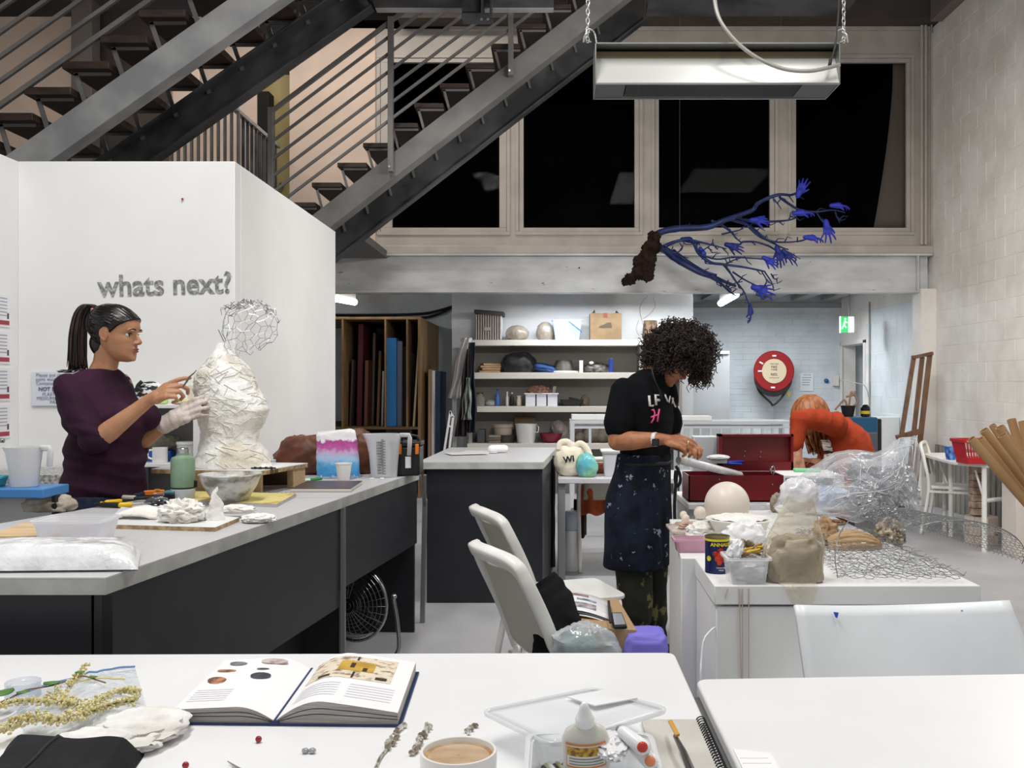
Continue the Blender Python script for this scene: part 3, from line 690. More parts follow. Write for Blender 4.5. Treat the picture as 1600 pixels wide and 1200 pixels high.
for x_, y_ in ((1503, 954), (1516, 953), (1505, 963), (1518, 960)): mb.ell(P(x_, y_, 2.40), (.003, .0012, .002))
mb.build('paint_mark', mat('pale_blue_paint', (150, 180, 215), .5), t)
# far white folding chair, right
def tubechair(label, loc, rz, group=None):
    t = thing('chair', label, 'chair', loc, group, rz); W = world_of(t)
    def B(mb, name, m=m_chair, **k): mb.disp(lambda v: W @ v); return mb.build(name, m, t, **k)
    for s in (-1, 1):
        B(MB().tube(spline([(-.27, .2 * s, 0), (-.2, .2 * s, .42), (-.235, .2 * s, .66), (-.27, .18 * s, .80), (-.275, .12 * s, .83), (-.28, 0, .835)], 6), .016, 8), 'leg', smooth=3)
        B(MB().tube([(.24, .2 * s, 0), (.17, .2 * s, .42)], .014, 8), 'leg', smooth=3)
    def bp(u, v): a = (u - .5) * 2; return V((-.235 - .04 * v - .02 * (1 - a * a), a * .17, .53 + v * .28))
    B(MB().grid(bp, 8, 5), 'backrest', m_chairin, smooth=3, solid=.012)
    B(MB().prism(rounded([V((-.2, -.19)), V((.2, -.19)), V((.2, .19)), V((-.2, .19))], .04), .425, .45), 'seat', bevel=.004)
    B(MB().bar((-.2, -.2, .4), (.2, -.2, .4), .02, .025).bar((-.2, .2, .4), (.2, .2, .4), .02, .025), 'seat_rail')
    return t
tubechair('cream tubular chair tucked under the white folding table by the block wall', (PX(1492, 8.85), 8.85, 0), -.5, None)
tubechair('white tubular chair at the far bench, orange cloth hung on it', (PX(940, 7.3), 7.3, 0), PI * .5 + .1, None)
# white folding table right
t = thing('folding_table', 'white folding table with tube legs, red basket on top', 'table', (PX(1530, 8.3), 8.3, 0))
FZ = .725
tp = [V((PX(1448, 8.95), 9.15)), V((XR - .08, 9.2)), V((XR - .08, 7.75)), V((PX(1545, 7.85), 7.82)), V((PX(1490, 8.1), 8.1))]
MB().prism(rounded(tp, .10, 5), FZ - .03, FZ).build('tabletop', m_chair, t, bevel=.006)
for (x0_, d0), (x1_, d1) in (((1357, 0), (0, 0)),):
    pass
def leg(px, d, px2=None):
    MB().cyl((PX(px, d), d, 0), (PX(px2 or px, d), d, FZ - .03), .021, 10).build('leg', m_chair, t, smooth=.6)
leg(1538, 7.9); leg(1486, 8.7); leg(1476, 9.0); leg(1575, 8.4)
MB().cyl((PX(1538, 7.9), 7.9, .42), (PX(1585, 8.1), 8.1, .42), .018, 10).build('crossbar', m_chair, t, smooth=.6)
MB().cyl(P(1524, 735, 8.0), P(1536, 775, 7.92), .009, 8).build('brace', m_chair, t); MB().cyl(P(1467, 720, 8.9), P(1480, 755, 8.8), .009, 8).build('brace', m_chair, t)
# table behind the benches (tote bags)
t = thing('table', 'grey-legged white table behind the middle bench carrying the tote bags', 'table', (.5, 6.9, 0))
MB().bx(.03, 1.25, 6.55, 7.2, .70, .735).build('tabletop', m_ltop, t, bevel=.004)
for x, y in ((.055, 6.6), (.055, 7.1), (1.2, 6.6), (1.2, 7.1)): MB().bx(x - .025, x + .025, y - .025, y + .025, 0, .7).build('leg', mat('leg_grey', (132, 134, 138), .4, metal=.3), t, bevel=.003)
# table under red toolbox
t = thing('table', 'grey-white table behind the plinths carrying the red toolbox', 'table', (1.2, 5.2, 0))
MB().bx(.69, 1.75, 4.92, 5.5, .735, .765).build('tabletop', m_mel, t, bevel=.004)
MB().bx(.70, .73, 4.95, 5.45, 0, .735).build('side_panel', mat('side_grey', (188, 186, 182), .5), t)
MB().bx(1.71, 1.74, 4.95, 5.45, 0, .735).build('side_panel', _M['side_grey'], t)
# white drawer unit right of toolbox
t = thing('drawer_unit', 'white and grey low drawer box beside the red toolbox', 'drawers', P(1262, 795, 5.0))
MB().bx(PX(1224, 5.0), PX(1318, 5.0), 4.98, 5.3, .766, ZY(742, 5.0)).build('body', m_mel, t, bevel=.004)
MB().bx(PX(1227, 4.98), PX(1300, 4.98), 4.972, 4.982, ZY(771, 5), ZY(746, 5)).build('drawer_front', mat('slate_front', (104, 108, 116), .4), t, bevel=.002)
MB().bx(PX(1227, 4.98), PX(1300, 4.98), 4.972, 4.982, ZY(792, 5), ZY(774, 5)).build('drawer_front', m_white, t, bevel=.002)
# far work table of the orange maker
t = thing('table', 'white work table the orange-jumper maker leans over', 'table', (1.7, 6.7, 0))
MB().bx(1.27, 1.72, 6.0, 7.18, .72, .75).build('tabletop', m_mel, t, bevel=.004)
for x, y in ((1.31, 6.05), (1.67, 6.05), (1.31, 7.13), (1.67, 7.13)): MB().bx(x - .02, x + .02, y - .02, y + .02, 0, .72).build('leg', m_metal, t)
# blue plastic table left
t = thing('blue_trestle', 'narrow bright blue trestle top at the left edge behind the bench', 'trestle', P(40, 770, 3.6))
bzz = ZY(765, 3.55)
MB().bx(-2.75, PX(79, 3.62), 3.57, 3.76, bzz - .035, bzz).build('panel', mat('blue_plastic', (66, 128, 190), .4), t, bevel=.004)
MB().bx(PX(70, 3.6), PX(76, 3.6), 3.65, 3.68, 0, bzz - .035).build('leg', m_chard, t)
MB().bx(-2.70, -2.66, 3.65, 3.68, 0, bzz - .035).build('leg', m_chard, t)
# laundry-like sink ledge on the booth wall, grey cabinet
t = thing('sink_counter', 'pale counter ledge with a dark tap against the booth wall, behind the blue board', 'counter', (-2.6, 4.9, 0))
MB().bx(-2.88, -2.2, 4.75, 5.18, .86, .93).build('counter', mat('speckle_counter', (190, 190, 188), .4, c2=(120, 120, 118), sc_=60), t, bevel=.003)
MB().bx(-2.88, -2.25, 4.8, 5.15, 0, .86).build('cabinet', mat('cab_grey', (150, 152, 154), .5), t)
MB().tube(spline([(-2.95, 4.7, 1.06), (-2.86, 4.75, 1.085), (-2.78, 4.75, 1.10), (-2.72, 4.75, 1.10)], 5), .012, 8).build('tap', mat('chrome', (170, 170, 172), .2, metal=1), t, smooth=3)
# shelf unit on booth front, behind the woman
t = thing('open_shelf', 'small white open shelf unit against the booth wall between woman and bust', 'shelf', (-2.1, 5.0, 0))
sy0, sy1 = 4.9, 5.19
xs0, xs1 = PX(196, sy0), PX(311, sy0)
for zz in (ZY(638, sy0), ZY(730, sy0)): MB().bx(xs0, xs1 - .01, sy0, sy1, zz, zz + .018).build('shelf_board', m_white, t, bevel=.002)
MB().bx(xs1 - .03, xs1, sy0, sy1, 0, ZY(634, sy0)).build('side_panel', m_white, t)
MB().bx(xs0 - .03, xs0, sy0, sy1, 0, ZY(634, sy0)).build('side_panel', m_white, t)
MB().bx(xs0, xs1, sy1 - .012, sy1 - .002, 0, ZY(636, sy0)).build('back_panel', mat('shelf_grey', (150, 148, 146), .6), t)

# ================= FAR SHELVES =================
t = thing('shelf_unit', 'long white shelf unit crowded with boxes and pots on the far partition', 'shelves', (.2, 12.2, 0))
SD = 12.0; sx0, sx1 = PX(738, SD), PX(1062, SD)
m_shelf = mat('shelf_cream', (206, 200, 190), .5)
SZ = []
for i, (py, pb, pl_) in enumerate(((531, 540, 737), (582, 592, 741), (635, 644, 745), (693, 702, 730))):
    z1, z0 = ZY(py, SD), ZY(pb, SD); SZ.append(z1)
    MB().bx(PX(pl_, SD), sx1, SD, 12.44, z0, z1).build('shelf_board', m_shelf, t, bevel=.003)
MB().bx(sx0 - .05, sx0 - .01, SD + .03, 12.44, 0, SZ[0] - .07).build('side_panel', mat('shelf_side', (150, 146, 140), .6), t)
MB().bx(PX(1000, SD), PX(1000, SD) + .04, SD + .05, 12.44, 0, SZ[0] - .07).build('upright', _M['shelf_side'], t)
MB().bx(sx0, sx1, 12.42, 12.44, 0, SZ[0] - .07).build('back_panel', mat('shelf_back', (132, 128, 122), .7), t)
MB().bx(sx1, sx1 + .03, SD, 12.44, 0, SZ[0]).build('side_panel', _M['shelf_side'], t)
SY = 12.2
def onshelf(px, k, d=None): return V((PX(px, d or SY), d or SY, SZ[k] + .001))
def W_(px): return px * SY / F
# top shelf items
t = thing('storage_box', 'tall striped brown storage box with a tilted lid on the top shelf', 'box', onshelf(764, 0))
x0, x1, z0 = PX(743, 12.1), PX(783, 12.1), SZ[0] + .001; hh = W_(40)
MB().bx(x0, x1, 12.08, 12.36, z0, z0 + hh).build('body', mat('stripe_brown', (92, 84, 80), .7), t, bevel=.003)
q = MB()
for k in range(11): xx = lerp(x0 + .012, x1 - .01, k / 10); q.bx(xx - .0035, xx + .0035, 12.074, 12.08, z0 + .005, z0 + hh)
q.build('stripe', mat('stripe_cream', (196, 186, 176), .7), t, kind='stuff')
MB().bx(x1, x1 + .004, 12.08, 12.36, z0, z0 + hh).build('white_side', m_white, t)
MB().box(((x0 + x1) / 2 + .01, 12.22, z0 + hh + .02), (x1 - x0 + .05, .34, .05), RY(.08)).build('lid', mat('lid_brown', (66, 58, 54), .7), t, bevel=.003)
MB().bx((x0 + x1) / 2 - .05, (x0 + x1) / 2 + .04, 12.068, 12.074, z0 + .12, z0 + .16).build('label_holder', mat('holder_grey', (150, 148, 140), .4), t)
tag(blob((PX(808, 12.2), 12.2, SZ[0] + .085), (.145, .12, .105), .10, 2.2, 3, flat=SZ[0] + .001).build('clay_bag', film('brown_bag', (150, 140, 128), .75, .3), smooth=3, origin=onshelf(808, 0)), 'rounded lump of clay in a clear bag next to the striped storage box', 'bag')
tag(blob((PX(852, 12.2), 12.2, SZ[0] + .09), (.11, .10, .14), .16, 2.6, 8, flat=SZ[0] + .001).build('clay_bag', _M['brown_bag'], smooth=3, origin=onshelf(852, 0)), 'peaked clear bag of dark clay beside the clear tub on the top shelf', 'bag')
t = thing('tub', 'clear bluish plastic tub full of wrapping with a blue handle', 'tub', onshelf(888, 0))
def tub(t, c, w0, d0, w1, d1, h, m, th=.004, rim=.008):
    r0 = rounded([V((-w0, -d0)), V((w0, -d0)), V((w0, d0)), V((-w0, d0))], min(w0, d0) * .25, 3)
    r1 = rounded([V((-w1, -d1)), V((w1, -d1)), V((w1, d1)), V((-w1, d1))], min(w1, d1) * .25, 3)
    c = V(c); L = lambda ring, z, k=1: [V((p[0] * k, p[1] * k, z)) + c for p in ring]
    MB().loft([L(r0, 0), L(r1, h), L(r1, h, 1 - th / w1), L(r0, th, 1 - th / w0)]).build('body', m, t)
    MB().loft([L(r1, h, 1), L(r1, h - rim * .3, 1 + rim / w1), L(r1, h + rim * .6, 1 + rim / w1), L(r1, h + rim * .6, 1)], closed=True).build('rim', m, t)
m_clear = film('clear_tub', (222, 230, 240), .5, .2, bump=.1)
m_clearb = film('clear_tub_blue', (196, 214, 240), .6, .25, bump=.2)
tub(t, onshelf(886, 0), .15, .12, .185, .14, .25, m_clearb)
blob(onshelf(886, 0) + V((0, 0, .11)), (.145, .11, .11), .25, 3, 4, flat=SZ[0] + .01).build('crumpled_wrap', mat('wrap_pale', (214, 214, 212), .4), t, smooth=3)
MB().tube([P(889, 502, 12.02), P(910, 519, 12.02)], .009, 8).build('handle', mat('blue_handle', (40, 90, 150), .4), t)
t = thing('cardboard_box', 'closed brown cardboard box printed with a shoe shape on the top shelf', 'box', onshelf(946, 0))
x0, x1 = PX(922, 12.1), PX(971, 12.1); z0 = SZ[0] + .001; z1 = z0 + W_(42)
m_card = mat('cardboard', (118, 97, 70), .75, c2=(106, 86, 62), sc_=6)
MB().bx(x0, x1, 12.1, 12.4, z0, z1).build('body', m_card, t, bevel=.003)
MB().slab([V((x0 + .02, 12.2, z1)), V((x0 + .06, 12.2, z1 + .05)), V((x0 + .07, 12.3, z1)), V((x0 + .03, 12.3, z1))], (.004, 0, 0)).build('flap', m_card, t); MB().slab([V((x1 - .02, 12.2, z1)), V((x1 - .06, 12.2, z1 + .04)), V((x1 - .07, 12.3, z1)), V((x1 - .03, 12.3, z1))], (.004, 0, 0)).build('flap', m_card, t)
q = [(935, 512), (938, 509), (944, 507), (949, 504), (955, 504), (956, 512)]
MB().slab([P(a, b, 12.098) for a, b in q], (0, -.002, 0)).build('shoe_print', mat('print_dark', (70, 60, 48), .8), t)
MB().bx(PX(943, 12.098), PX(949, 12.098), 12.094, 12.1, ZY(496, 12.1), ZY(489, 12.1)).build('tape', mat('tape_red', (110, 50, 40), .6), t)
t = thing('log', 'bark-covered cut log standing at the right end of the top shelf', 'log', onshelf(1016, 0))
MB().lathe([(.085, 0), (.10, .05), (.095, .15), (.085, .24), (.088, .25)], onshelf(1016, 0), 14).disp(lambda v: v + V((.008 * nz(v, 30), .008 * nz(v, 30, 2), 0))).build('bark', mat('bark', (112, 92, 74), .9, c2=(70, 56, 44), sc_=20, bump=.6), t, smooth=.8)
MB().cyl(onshelf(1016, 0) + V((0, 0, .251)), onshelf(1016, 0) + V((0, 0, .254)), .08, 14).build('cut_face', mat('cut_wood', (160, 140, 118), .8), t)
# second shelf
t0 = None
for k, (dx, dz, w_, c) in enumerate(((0, 0, .13, 0), (.01, .032, .115, 0), (-.005, .062, .13, 0), (.0, .09, .11, 0))):
    p = onshelf(766, 1) + V((dx, 0, dz))
    o = MB().box(p + V((0, 0, .013)), (w_ * 2, .2, .026), RZ(.1 * k)).build('wood_plank', mat('pale_wood', (170, 138, 100), .6, c2=(150, 118, 84), sc_=5, stretch=(1, 8, 8)), bevel=.002, origin=p)
    tag(o, ['short pale wood plank at the bottom of the second-shelf pile', 'pale wood plank second from bottom in the second-shelf pile', 'pale wood plank third up in the second-shelf pile', 'topmost pale plank in the second-shelf wood pile'][k], 'plank', 'wood planks on the second shelf')
tag(blob((PX(811, 12.2), 12.2, SZ[1] + .11), (.20, .14, .15), .28, 1.8, 21, flat=SZ[1] + .001).build('black_bag', mat('black_fabric', (24, 24, 26), .7, sheen=.2), smooth=3, origin=onshelf(811, 1)), 'slumped black bag on the second shelf', 'bag')
tag(blob((PX(853, 12.2), 12.2, SZ[1] + .045), (.17, .11, .06), .3, 2, 31, R=RY(.25), flat=SZ[1] + .001).build('blue_cloth', mat('blue_cloth', (34, 66, 120), .7), smooth=3, origin=onshelf(853, 1)), 'folded dark blue cloth beside the black bag on the shelf', 'cloth')
t = thing('metal_bowl', 'grey metal bowl upside down on a white tray on the second shelf', 'bowl', onshelf(883, 1))
MB().lathe([(.17, 0), (.18, .012), (.17, .02), (.001, .02)], onshelf(883, 1), 20).build('tray', m_white, t, smooth=.6)
MB().lathe([(.13, .022), (.12, .10), (.10, .155), (.02, .16)], onshelf(881, 1), 20).build('bowl', mat('bowl_grey', (110, 104, 98), .35, metal=.5), t, smooth=.6)
tag(MB().cyl(onshelf(908, 1, 12.08), onshelf(908, 1, 12.08) + V((0, 0, .15)), .024, 14).build('spray_can', m_white, smooth=.6, bevel=.004, origin=onshelf(908, 1, 12.08)), 'slim white cylinder standing on the second shelf', 'can')
t = thing('wire_basket', 'dark tangle of tools in a low wire basket on the second shelf', 'basket', onshelf(932, 1))
blob(onshelf(932, 1) + V((0, 0, .05)), (.15, .1, .07), .4, 3, 14, flat=SZ[1] + .002).build('tangle', mat('tangle_dark', (62, 60, 58), .5, c2=(130, 126, 120), sc_=18), t, smooth=3)
MB().tube([onshelf(932, 1) + V((math.cos(a) * .17, math.sin(a) * .11, .03)) for a in [2 * PI * k / 20 for k in range(20)]], .004, 5, closed=True).build('rim', m_metal, t)
MB().ell(onshelf(924, 1, 12.1) + V((0, 0, .12)), (.03, .03, .02)).build('white_knob', m_white, t, smooth=3)
tag(MB().cyl(onshelf(954.5, 1, 12.08), onshelf(954.5, 1, 12.08) + V((0, 0, .175)), .028, 14).build('blue_can', mat('royal_blue', (36, 56, 130), .35), bevel=.004, origin=onshelf(954.5, 1, 12.08)), 'royal blue cylinder near the right end of the second shelf', 'can')
# third shelf
def bottle(label, px, k, r, h, m, d=12.15, capm=None, neck=.45, cat='bottle', group=None):
    p = onshelf(px, k, d); t = thing('bottle', label, cat, p, group)
    MB().lathe([(r * .95, 0), (r, .01), (r, h * .6), (r * neck, h * .78), (r * neck, h * .9)], p, 14).build('body', m, t, smooth=.6)
    MB().lathe([(r * neck * 1.15, h * .88), (r * neck * 1.15, h), (r * neck * .5, h * 1.02)], p, 12).build('cap', capm or m_white, t, smooth=.6)
m_glass = film('jar_glass', (190, 184, 176), .45, .1, bump=0)
bottle('glass jar with a dark lid at the left end of the third shelf', 750, 2, .06, .17, m_glass, capm=mat('amber_cap', (110, 66, 34), .4), neck=.6)
bottle('blue-bodied squirt bottle with a pointed nozzle on the third shelf', 777.5, 2, .034, .22, mat('bottle_blue', (70, 110, 180), .3), neck=.3, capm=mat('bottle_blue2', (40, 70, 140), .3))
bottle('slim white bottle with a grey nozzle on the third shelf', 792.5, 2, .018, .18, m_white, neck=.5)
bottle('dark slim bottle behind the cream tube on the third shelf', 800, 2, .022, .17, mat('bottle_dark', (50, 52, 54), .3), d=12.3)
bottle('cream tube standing cap-down left of the white divided caddy', 811, 2, .03, .13, mat('tube_cream', (222, 214, 190), .4), neck=.8)
tag(blob(onshelf(768, 2) + V((0, 0, .03)), (.07, .05, .04), .4, 3, 5, flat=SZ[2] + .001).build('crumpled_paper', mat('paper_grey', (190, 188, 184), .8), smooth=3, origin=onshelf(768, 2)), 'crumpled pale paper beside the blue squirt bottle', 'paper')
t = thing('divided_caddy', 'white divided caddy full of pencils and string on the third shelf', 'caddy', onshelf(848, 2))
for i in range(3):
    x0, x1 = PX(821 + i * 17.2, 12.05), PX(821 + i * 17.2 + 15.4, 12.05)
    MB().bx(x0, x1, 12.05, 12.25, SZ[2] + .001, SZ[2] + .15).build('compartment', mat('caddy_white', (214, 216, 222), .4), t, bevel=.006)
MB().bx(PX(819, 12.04), PX(873, 12.04), 12.04, 12.26, SZ[2] + .15, SZ[2] + .165).build('rim', _M['caddy_white'], t, bevel=.004)
text('ALLSORTS', .028, (PX(846, 12.04), 12.046, SZ[2] + .12), FACE, mat('caddy_ink', (60, 60, 70), .6), t) if False else None
blob(V((PX(842, 12.1), 12.12, SZ[2] + .18)), (.13, .07, .07), .45, 3, 9, flat=SZ[2] + .166).build('string_heap', mat('string_red', (120, 76, 72), .8, c2=(170, 130, 110), sc_=30), t, smooth=3)
for dx, c in ((.09, (224, 218, 200)), (.05, (30, 30, 32)), (-.03, (200, 150, 110)), (.11, (210, 205, 190))):
    MB().cyl((PX(852, 12.1) + dx, 12.15, SZ[2] + .14), (PX(852, 12.1) + dx + .02, 12.14, SZ[2] + .25), .007, 6).build('pencil', mat('pencil_%d' % c[0], c, .5), t)
t = thing('tray', 'black plastic tray with brushes on the third shelf', 'tray', onshelf(893, 2)); tub(t, onshelf(893, 2), .11, .08, .14, .1, .075, mat('black_plastic', (26, 26, 28), .4))
MB().box(onshelf(896, 2) + V((0, 0, .09)), (.12, .05, .025), RY(.2)).build('brush', _M['black_plastic'], t, bevel=.004)
tag(blob(onshelf(914, 2) + V((0, 0, .06)), (.05, .05, .08), .25, 2.4, 6, flat=SZ[2] + .001).build('twine_roll', mat('twine', (120, 106, 88), .8), smooth=3, origin=onshelf(914, 2)), 'brown twine bundle at the right end of the third shelf', 'twine')
# bottom shelf
t = thing('bucket', 'white plastic bucket with a wire handle on the lowest shelf', 'bucket', onshelf(822, 3))
MB().lathe([(.105, 0), (.11, .005), (.135, .23), (.142, .232), (.142, .24), (.13, .238), (.105, .01)], onshelf(822, 3, 12.14), 24).build('body', mat('bucket_white', (216, 214, 212), .4), t, smooth=.7)
MB().tube(spline([onshelf(822, 3, 12.14) + V(p) for p in ((.13, -.06, .23), (.16, -.13, .2), (.15, -.15, .14), (.1, -.15, .15))], 4), .004, 6).build('handle', _M['bucket_white'], t, smooth=3)
tag(MB().bx(PX(804, 12.3), PX(836, 12.3), 12.3, 12.42, SZ[3] + .001, SZ[3] + .33).build('cardboard_box', m_card, bevel=.003, origin=onshelf(820, 3, 12.35)), 'tan cardboard box behind the white bucket on the lowest shelf', 'box')
tag(MB().lathe([(.05, 0), (.10, .01), (.14, .09), (.15, .12), (.14, .12), (.09, .02), (.001, .015)], onshelf(861, 3), 24).build('red_bowl', mat('crimson_plastic', (120, 24, 48), .3), smooth=.7, origin=onshelf(861, 3)), 'crimson plastic bowl on the lowest shelf', 'bowl')
t = thing('paint_tin', 'round pale tub with lid stacked on a dark pot on the lowest shelf', 'tub', onshelf(786, 3))
MB().lathe([(.11, 0), (.12, .08), (.13, .09), (.13, .10)], onshelf(790, 3), 20).build('pot', mat('pot_dark', (60, 52, 48), .5), t, smooth=.6)
MB().lathe([(.115, .101), (.12, .19), (.135, .195), (.135, .22), (.12, .235), (.03, .24)], onshelf(786, 3), 22).build('tub', mat('tub_cream', (170, 156, 140), .5), t, smooth=.6)
for k in range(3):
    p = onshelf(773, 3, 12.1) + V((0, 0, .035 * k)); tag(MB().box(p + V((0, 0, .016)), (.15, .11, .03), RZ(.05 * k)).build('tin', mat('tin_%d' % k, ((112, 98, 84), (94, 84, 74), (130, 118, 104))[k], .5), bevel=.004, origin=p), ['brown flat tin at the base of the lowest-shelf stack', 'middle brown flat tin in the lowest-shelf stack', 'top flat tin in the lowest-shelf stack'][k], 'tin', 'flat tins on the lowest shelf')
tag(MB().bx(PX(746, 12.15), PX(758, 12.15), 12.1, 12.3, SZ[3] + .001, SZ[3] + .17).build('file_box', mat('file_dark', (74, 76, 80), .6), bevel=.003, origin=onshelf(752, 3)), 'dark grey file box at the left end of the lowest shelf', 'box')
for px, r_, s_ in ((906, .075, 1), (925, .13, 2), (943, .11, 3)):
    tag(blob(onshelf(px, 3, 12.22) + V((0, 0, r_ * .85)), (r_, .1, r_), .12, 1.8, s_, flat=SZ[3] + .001).build('clay_bag', mat('clay_grey', (130, 124, 114), .5, c2=(98, 92, 84), sc_=8), smooth=3, origin=onshelf(px, 3)), {906: 'small grey clay lump on the lowest shelf left of the two large rounds', 925: 'large round clay lump in a bag behind the white rack', 943: 'round clay lump beside the standing maker on the lowest shelf'}[px], 'clay')
tag(blob((PX(876, 12.25), 12.25, SZ[3] + .13), (.10, .07, .15), .25, 2, 12, R=RY(-.5), flat=SZ[3] + .001).build('crumpled_bag', film('bag_mauve', (150, 136, 134), .7, .3), smooth=3, origin=onshelf(876, 3)), 'mauve crumpled plastic bag leaning over the crimson bowl', 'bag')

# ================= PLYWOOD RACK WITH CANVASES =================
t = thing('storage_rack', 'tall plywood rack for boards and canvases beside the booth', 'rack', (-2.3, 12.5, 0))
m_ply = mat('plywood', (132, 102, 66), .6, c2=(112, 86, 54), sc_=4, stretch=(4, 4, .6))
m_plyd = mat('plywood_dark', (96, 74, 48), .7)
RD = 11.6; rx1 = PX(653, RD); rz = ZY(499, RD); rb_ = ZY(667, RD)
MB().bx(rx1, rx1 + .03, RD, 13.6, 0, rz).build('side_panel', m_ply, t)
MB().bx(-3.5, rx1 + .03, RD, 13.6, rz, rz + .03).build('top_panel', m_ply, t, bevel=.003)
MB().bx(-3.5, rx1, RD, 13.6, rb_ - .03, rb_).build('shelf_board', m_plyd, t)
MB().bx(-3.5, rx1, 13.55, 13.6, 0, rz).build('back_panel', mat('rack_back', (120, 118, 114), .8), t)
for px in (535, 602, 636): MB().bx(PX(px, RD) - .01, PX(px, RD) + .01, RD, 13.5, rb_, rz).build('divider', m_ply, t)
for px in (560, 640): MB().bx(PX(px, RD) - .01, PX(px, RD) + .01, RD + .1, 13.5, 0, rb_ - .03).build('lower_divider', m_plyd, t)
cv = [  # px left/right at top, px bottom, py top, colour, depth, label
    (610.5, 17, 528, 0, (30, 104, 160), 11.65, 'tall bright blue painted board in the plywood rack'),
    (564, 8, 506, -3, (84, 26, 36), 11.9, 'tall dark red board in the plywood rack'),
    (573, 5, 563, -2, (96, 58, 40), 11.8, 'short rust-brown board right of the dark red board'),
    (551, 3, 562, -4, (60, 50, 42), 11.85, 'thin dark board leaning left of the dark red board'),
    (546, 3, 540, -5, (118, 108, 96), 12.0, 'thin grey board at the left end of the rack'),
    (585, 4, 520, -3, (112, 104, 96), 12.1, 'tall grey-beige board in the middle of the rack'),
    (594, 4, 548, -4, (128, 100, 70), 11.9, 'brown-edged board leaning left of the blue board'),
    (599, 3, 580, -2, (210, 210, 212), 11.8, 'narrow white board just left of the blue board'),
    (624, 9, 533, -1, (112, 108, 122), 11.75, 'grey canvas roll right of the blue board'),
    (633, 9, 541, -1, (44, 40, 44), 11.8, 'black-wrapped canvas beside the grey roll'),
    (644, 10, 552, -2, (30, 26, 28), 11.9, 'wide black canvas at the right of the rack'),
    (655, 3, 524, -9, (150, 134, 104), 11.62, 'pale stick frame leaning outside the rack edge')]
for px, wpx, py, dx, c, d, lab in cv:
    w2 = wpx * d / F / 2; pt = P(px, py, d); pb = V((PX(px + dx, d), d, rb_ + .002))
    o = MB().slab([pb + V((-w2, 0, 0)), pb + V((w2, 0, 0)), pt + V((w2, 0, 0)), pt + V((-w2, 0, 0))], (0, .9 if wpx > 5 else .6, 0)).build('canvas_board', mat('board_%d_%d' % (c[0], c[2]), c, .6), bevel=.003, origin=pb)
    tag(o, lab, 'board', 'boards stored in the plywood rack')
for px, wpx, py, dx, c, d, lab in ((671, 4, 577, 0, (150, 122, 92), 11.9, 'wood-edged board leaning right of the plywood rack'), (676, 3, 579, 0, (190, 186, 180), 11.95, 'thin white board leaning beside the navy board'), (683, 9, 580, 0, (22, 38, 66), 12.1, 'navy blue board leaning right of the plywood rack')):
    w2 = wpx * d / F / 2; pt = P(px, py, d); pb = V((pt.x + dx, d, .001))
    o = MB().slab([pb + V((-w2, -.05, 0)), pb + V((w2, -.05, 0)), pt + V((w2, 0, 0)), pt + V((-w2, 0, 0))], (0, .7, 0)).build('canvas_board', mat('board_%d_%d' % (c[0], c[2]), c, .6), bevel=.003, origin=pb)
    tag(o, lab, 'board', 'boards leaning beside the rack')
# cables along the wall above the rack
for dz, lab in ((0, 'upper black cable slung above the plywood rack'), (8, 'lower black cable slung above the plywood rack')):
    tag(MB().tube(spline([P(500, 492 + dz * .4, 13.4), P(600, 492 + dz * .6, 13.4), P(660, 490 + dz * .8, 13.4), P(690, 484 + dz * .6, 13.4), P(710, 478, 13.4)], 6), .018, 6).build('wall_cable', mat('black_cable', (20, 20, 22), .6), smooth=3, origin=P(600, 492, 13.4)), lab, 'cable')
MB().bx(-7, -1.1, 13.45, 13.5, 0, 2.75).build('wall_sheet', m_blockb, bpy.data.objects['wall_back'])
# hanging clothes
t = thing('coat_stand', 'hook rail with hanging aprons at the left end of the shelves', 'rack', (PX(722, 11.9), 11.9, 0))
MB().bx(PX(720, 11.95), PX(738, 11.95), 11.9, 11.93, ZY(534, 11.95), ZY(529, 11.95)).build('hook_rail', m_metal, t)
MB().bx(PX(706, 11.9), PX(712, 11.9), 11.95, 12.0, 0, ZY(600, 11.95)).build('post', mat('post_grey', (160, 160, 158), .6), t)
def garment(lab, pts_top, pts_bot, m, d, name='apron', th=.03, seed=0, cat='apron'):
    (a, b), ya = pts_top; (c_, e), yb = pts_bot
    def fn(u, v):
        x = lerp(lerp(a, c_, v), lerp(b, e, v), u); y = lerp(ya, yb, v)
        p = P(x, y, d); p.y += .05 * math.sin(u * 14 + seed) * (.3 + v) + .03 * nz((u * 3, v * 2, seed), 1); p.x += .01 * math.sin(v * 9 + u * 4 + seed)
        return p
    return tag(MB().grid(fn, 22, 16).build(name, m, smooth=3, solid=.008, origin=P((a + b) / 2, ya, d)), lab, cat, 'clothes hung at the end of the shelves')
garment('pale grey apron hanging at the left end of the shelves', ((722, 739), 528), ((700, 720), 622), mat('apron_grey', (190, 188, 186), .85, sheen=.3), 11.85, seed=1)
garment('dark maroon garment hanging between grey apron and striped cloth', ((729, 735), 545), ((711, 728), 682), mat('maroon_cloth', (42, 26, 30), .85), 11.75, seed=2)
garment('navy garment hanging nearest the shelves', ((734, 741), 535), ((722, 744), 676), mat('navy_cloth', (30, 34, 46), .85), 11.8, seed=4)
garment('pale striped cloth hanging over the dark garments', ((729, 735), 590), ((720, 736), 656), mat('stripe_cloth', (150, 156, 146), .85, c2=(40, 44, 46), sc_=30, stretch=(3, .2, .2)), 11.68, name='striped_cloth', seed=6, cat='cloth')
t = thing('step_stool', 'folded white step frame leaning below the hanging aprons', 'stool', (PX(698, 11.3), 11.3, 0))
for a, b in (((704, 642), (693, 712)), ((708, 650), (701, 712))): MB().bar(P(*a, 11.3), P(*b, 11.3), .025, .03).build('leg', m_mel, t, bevel=.003)
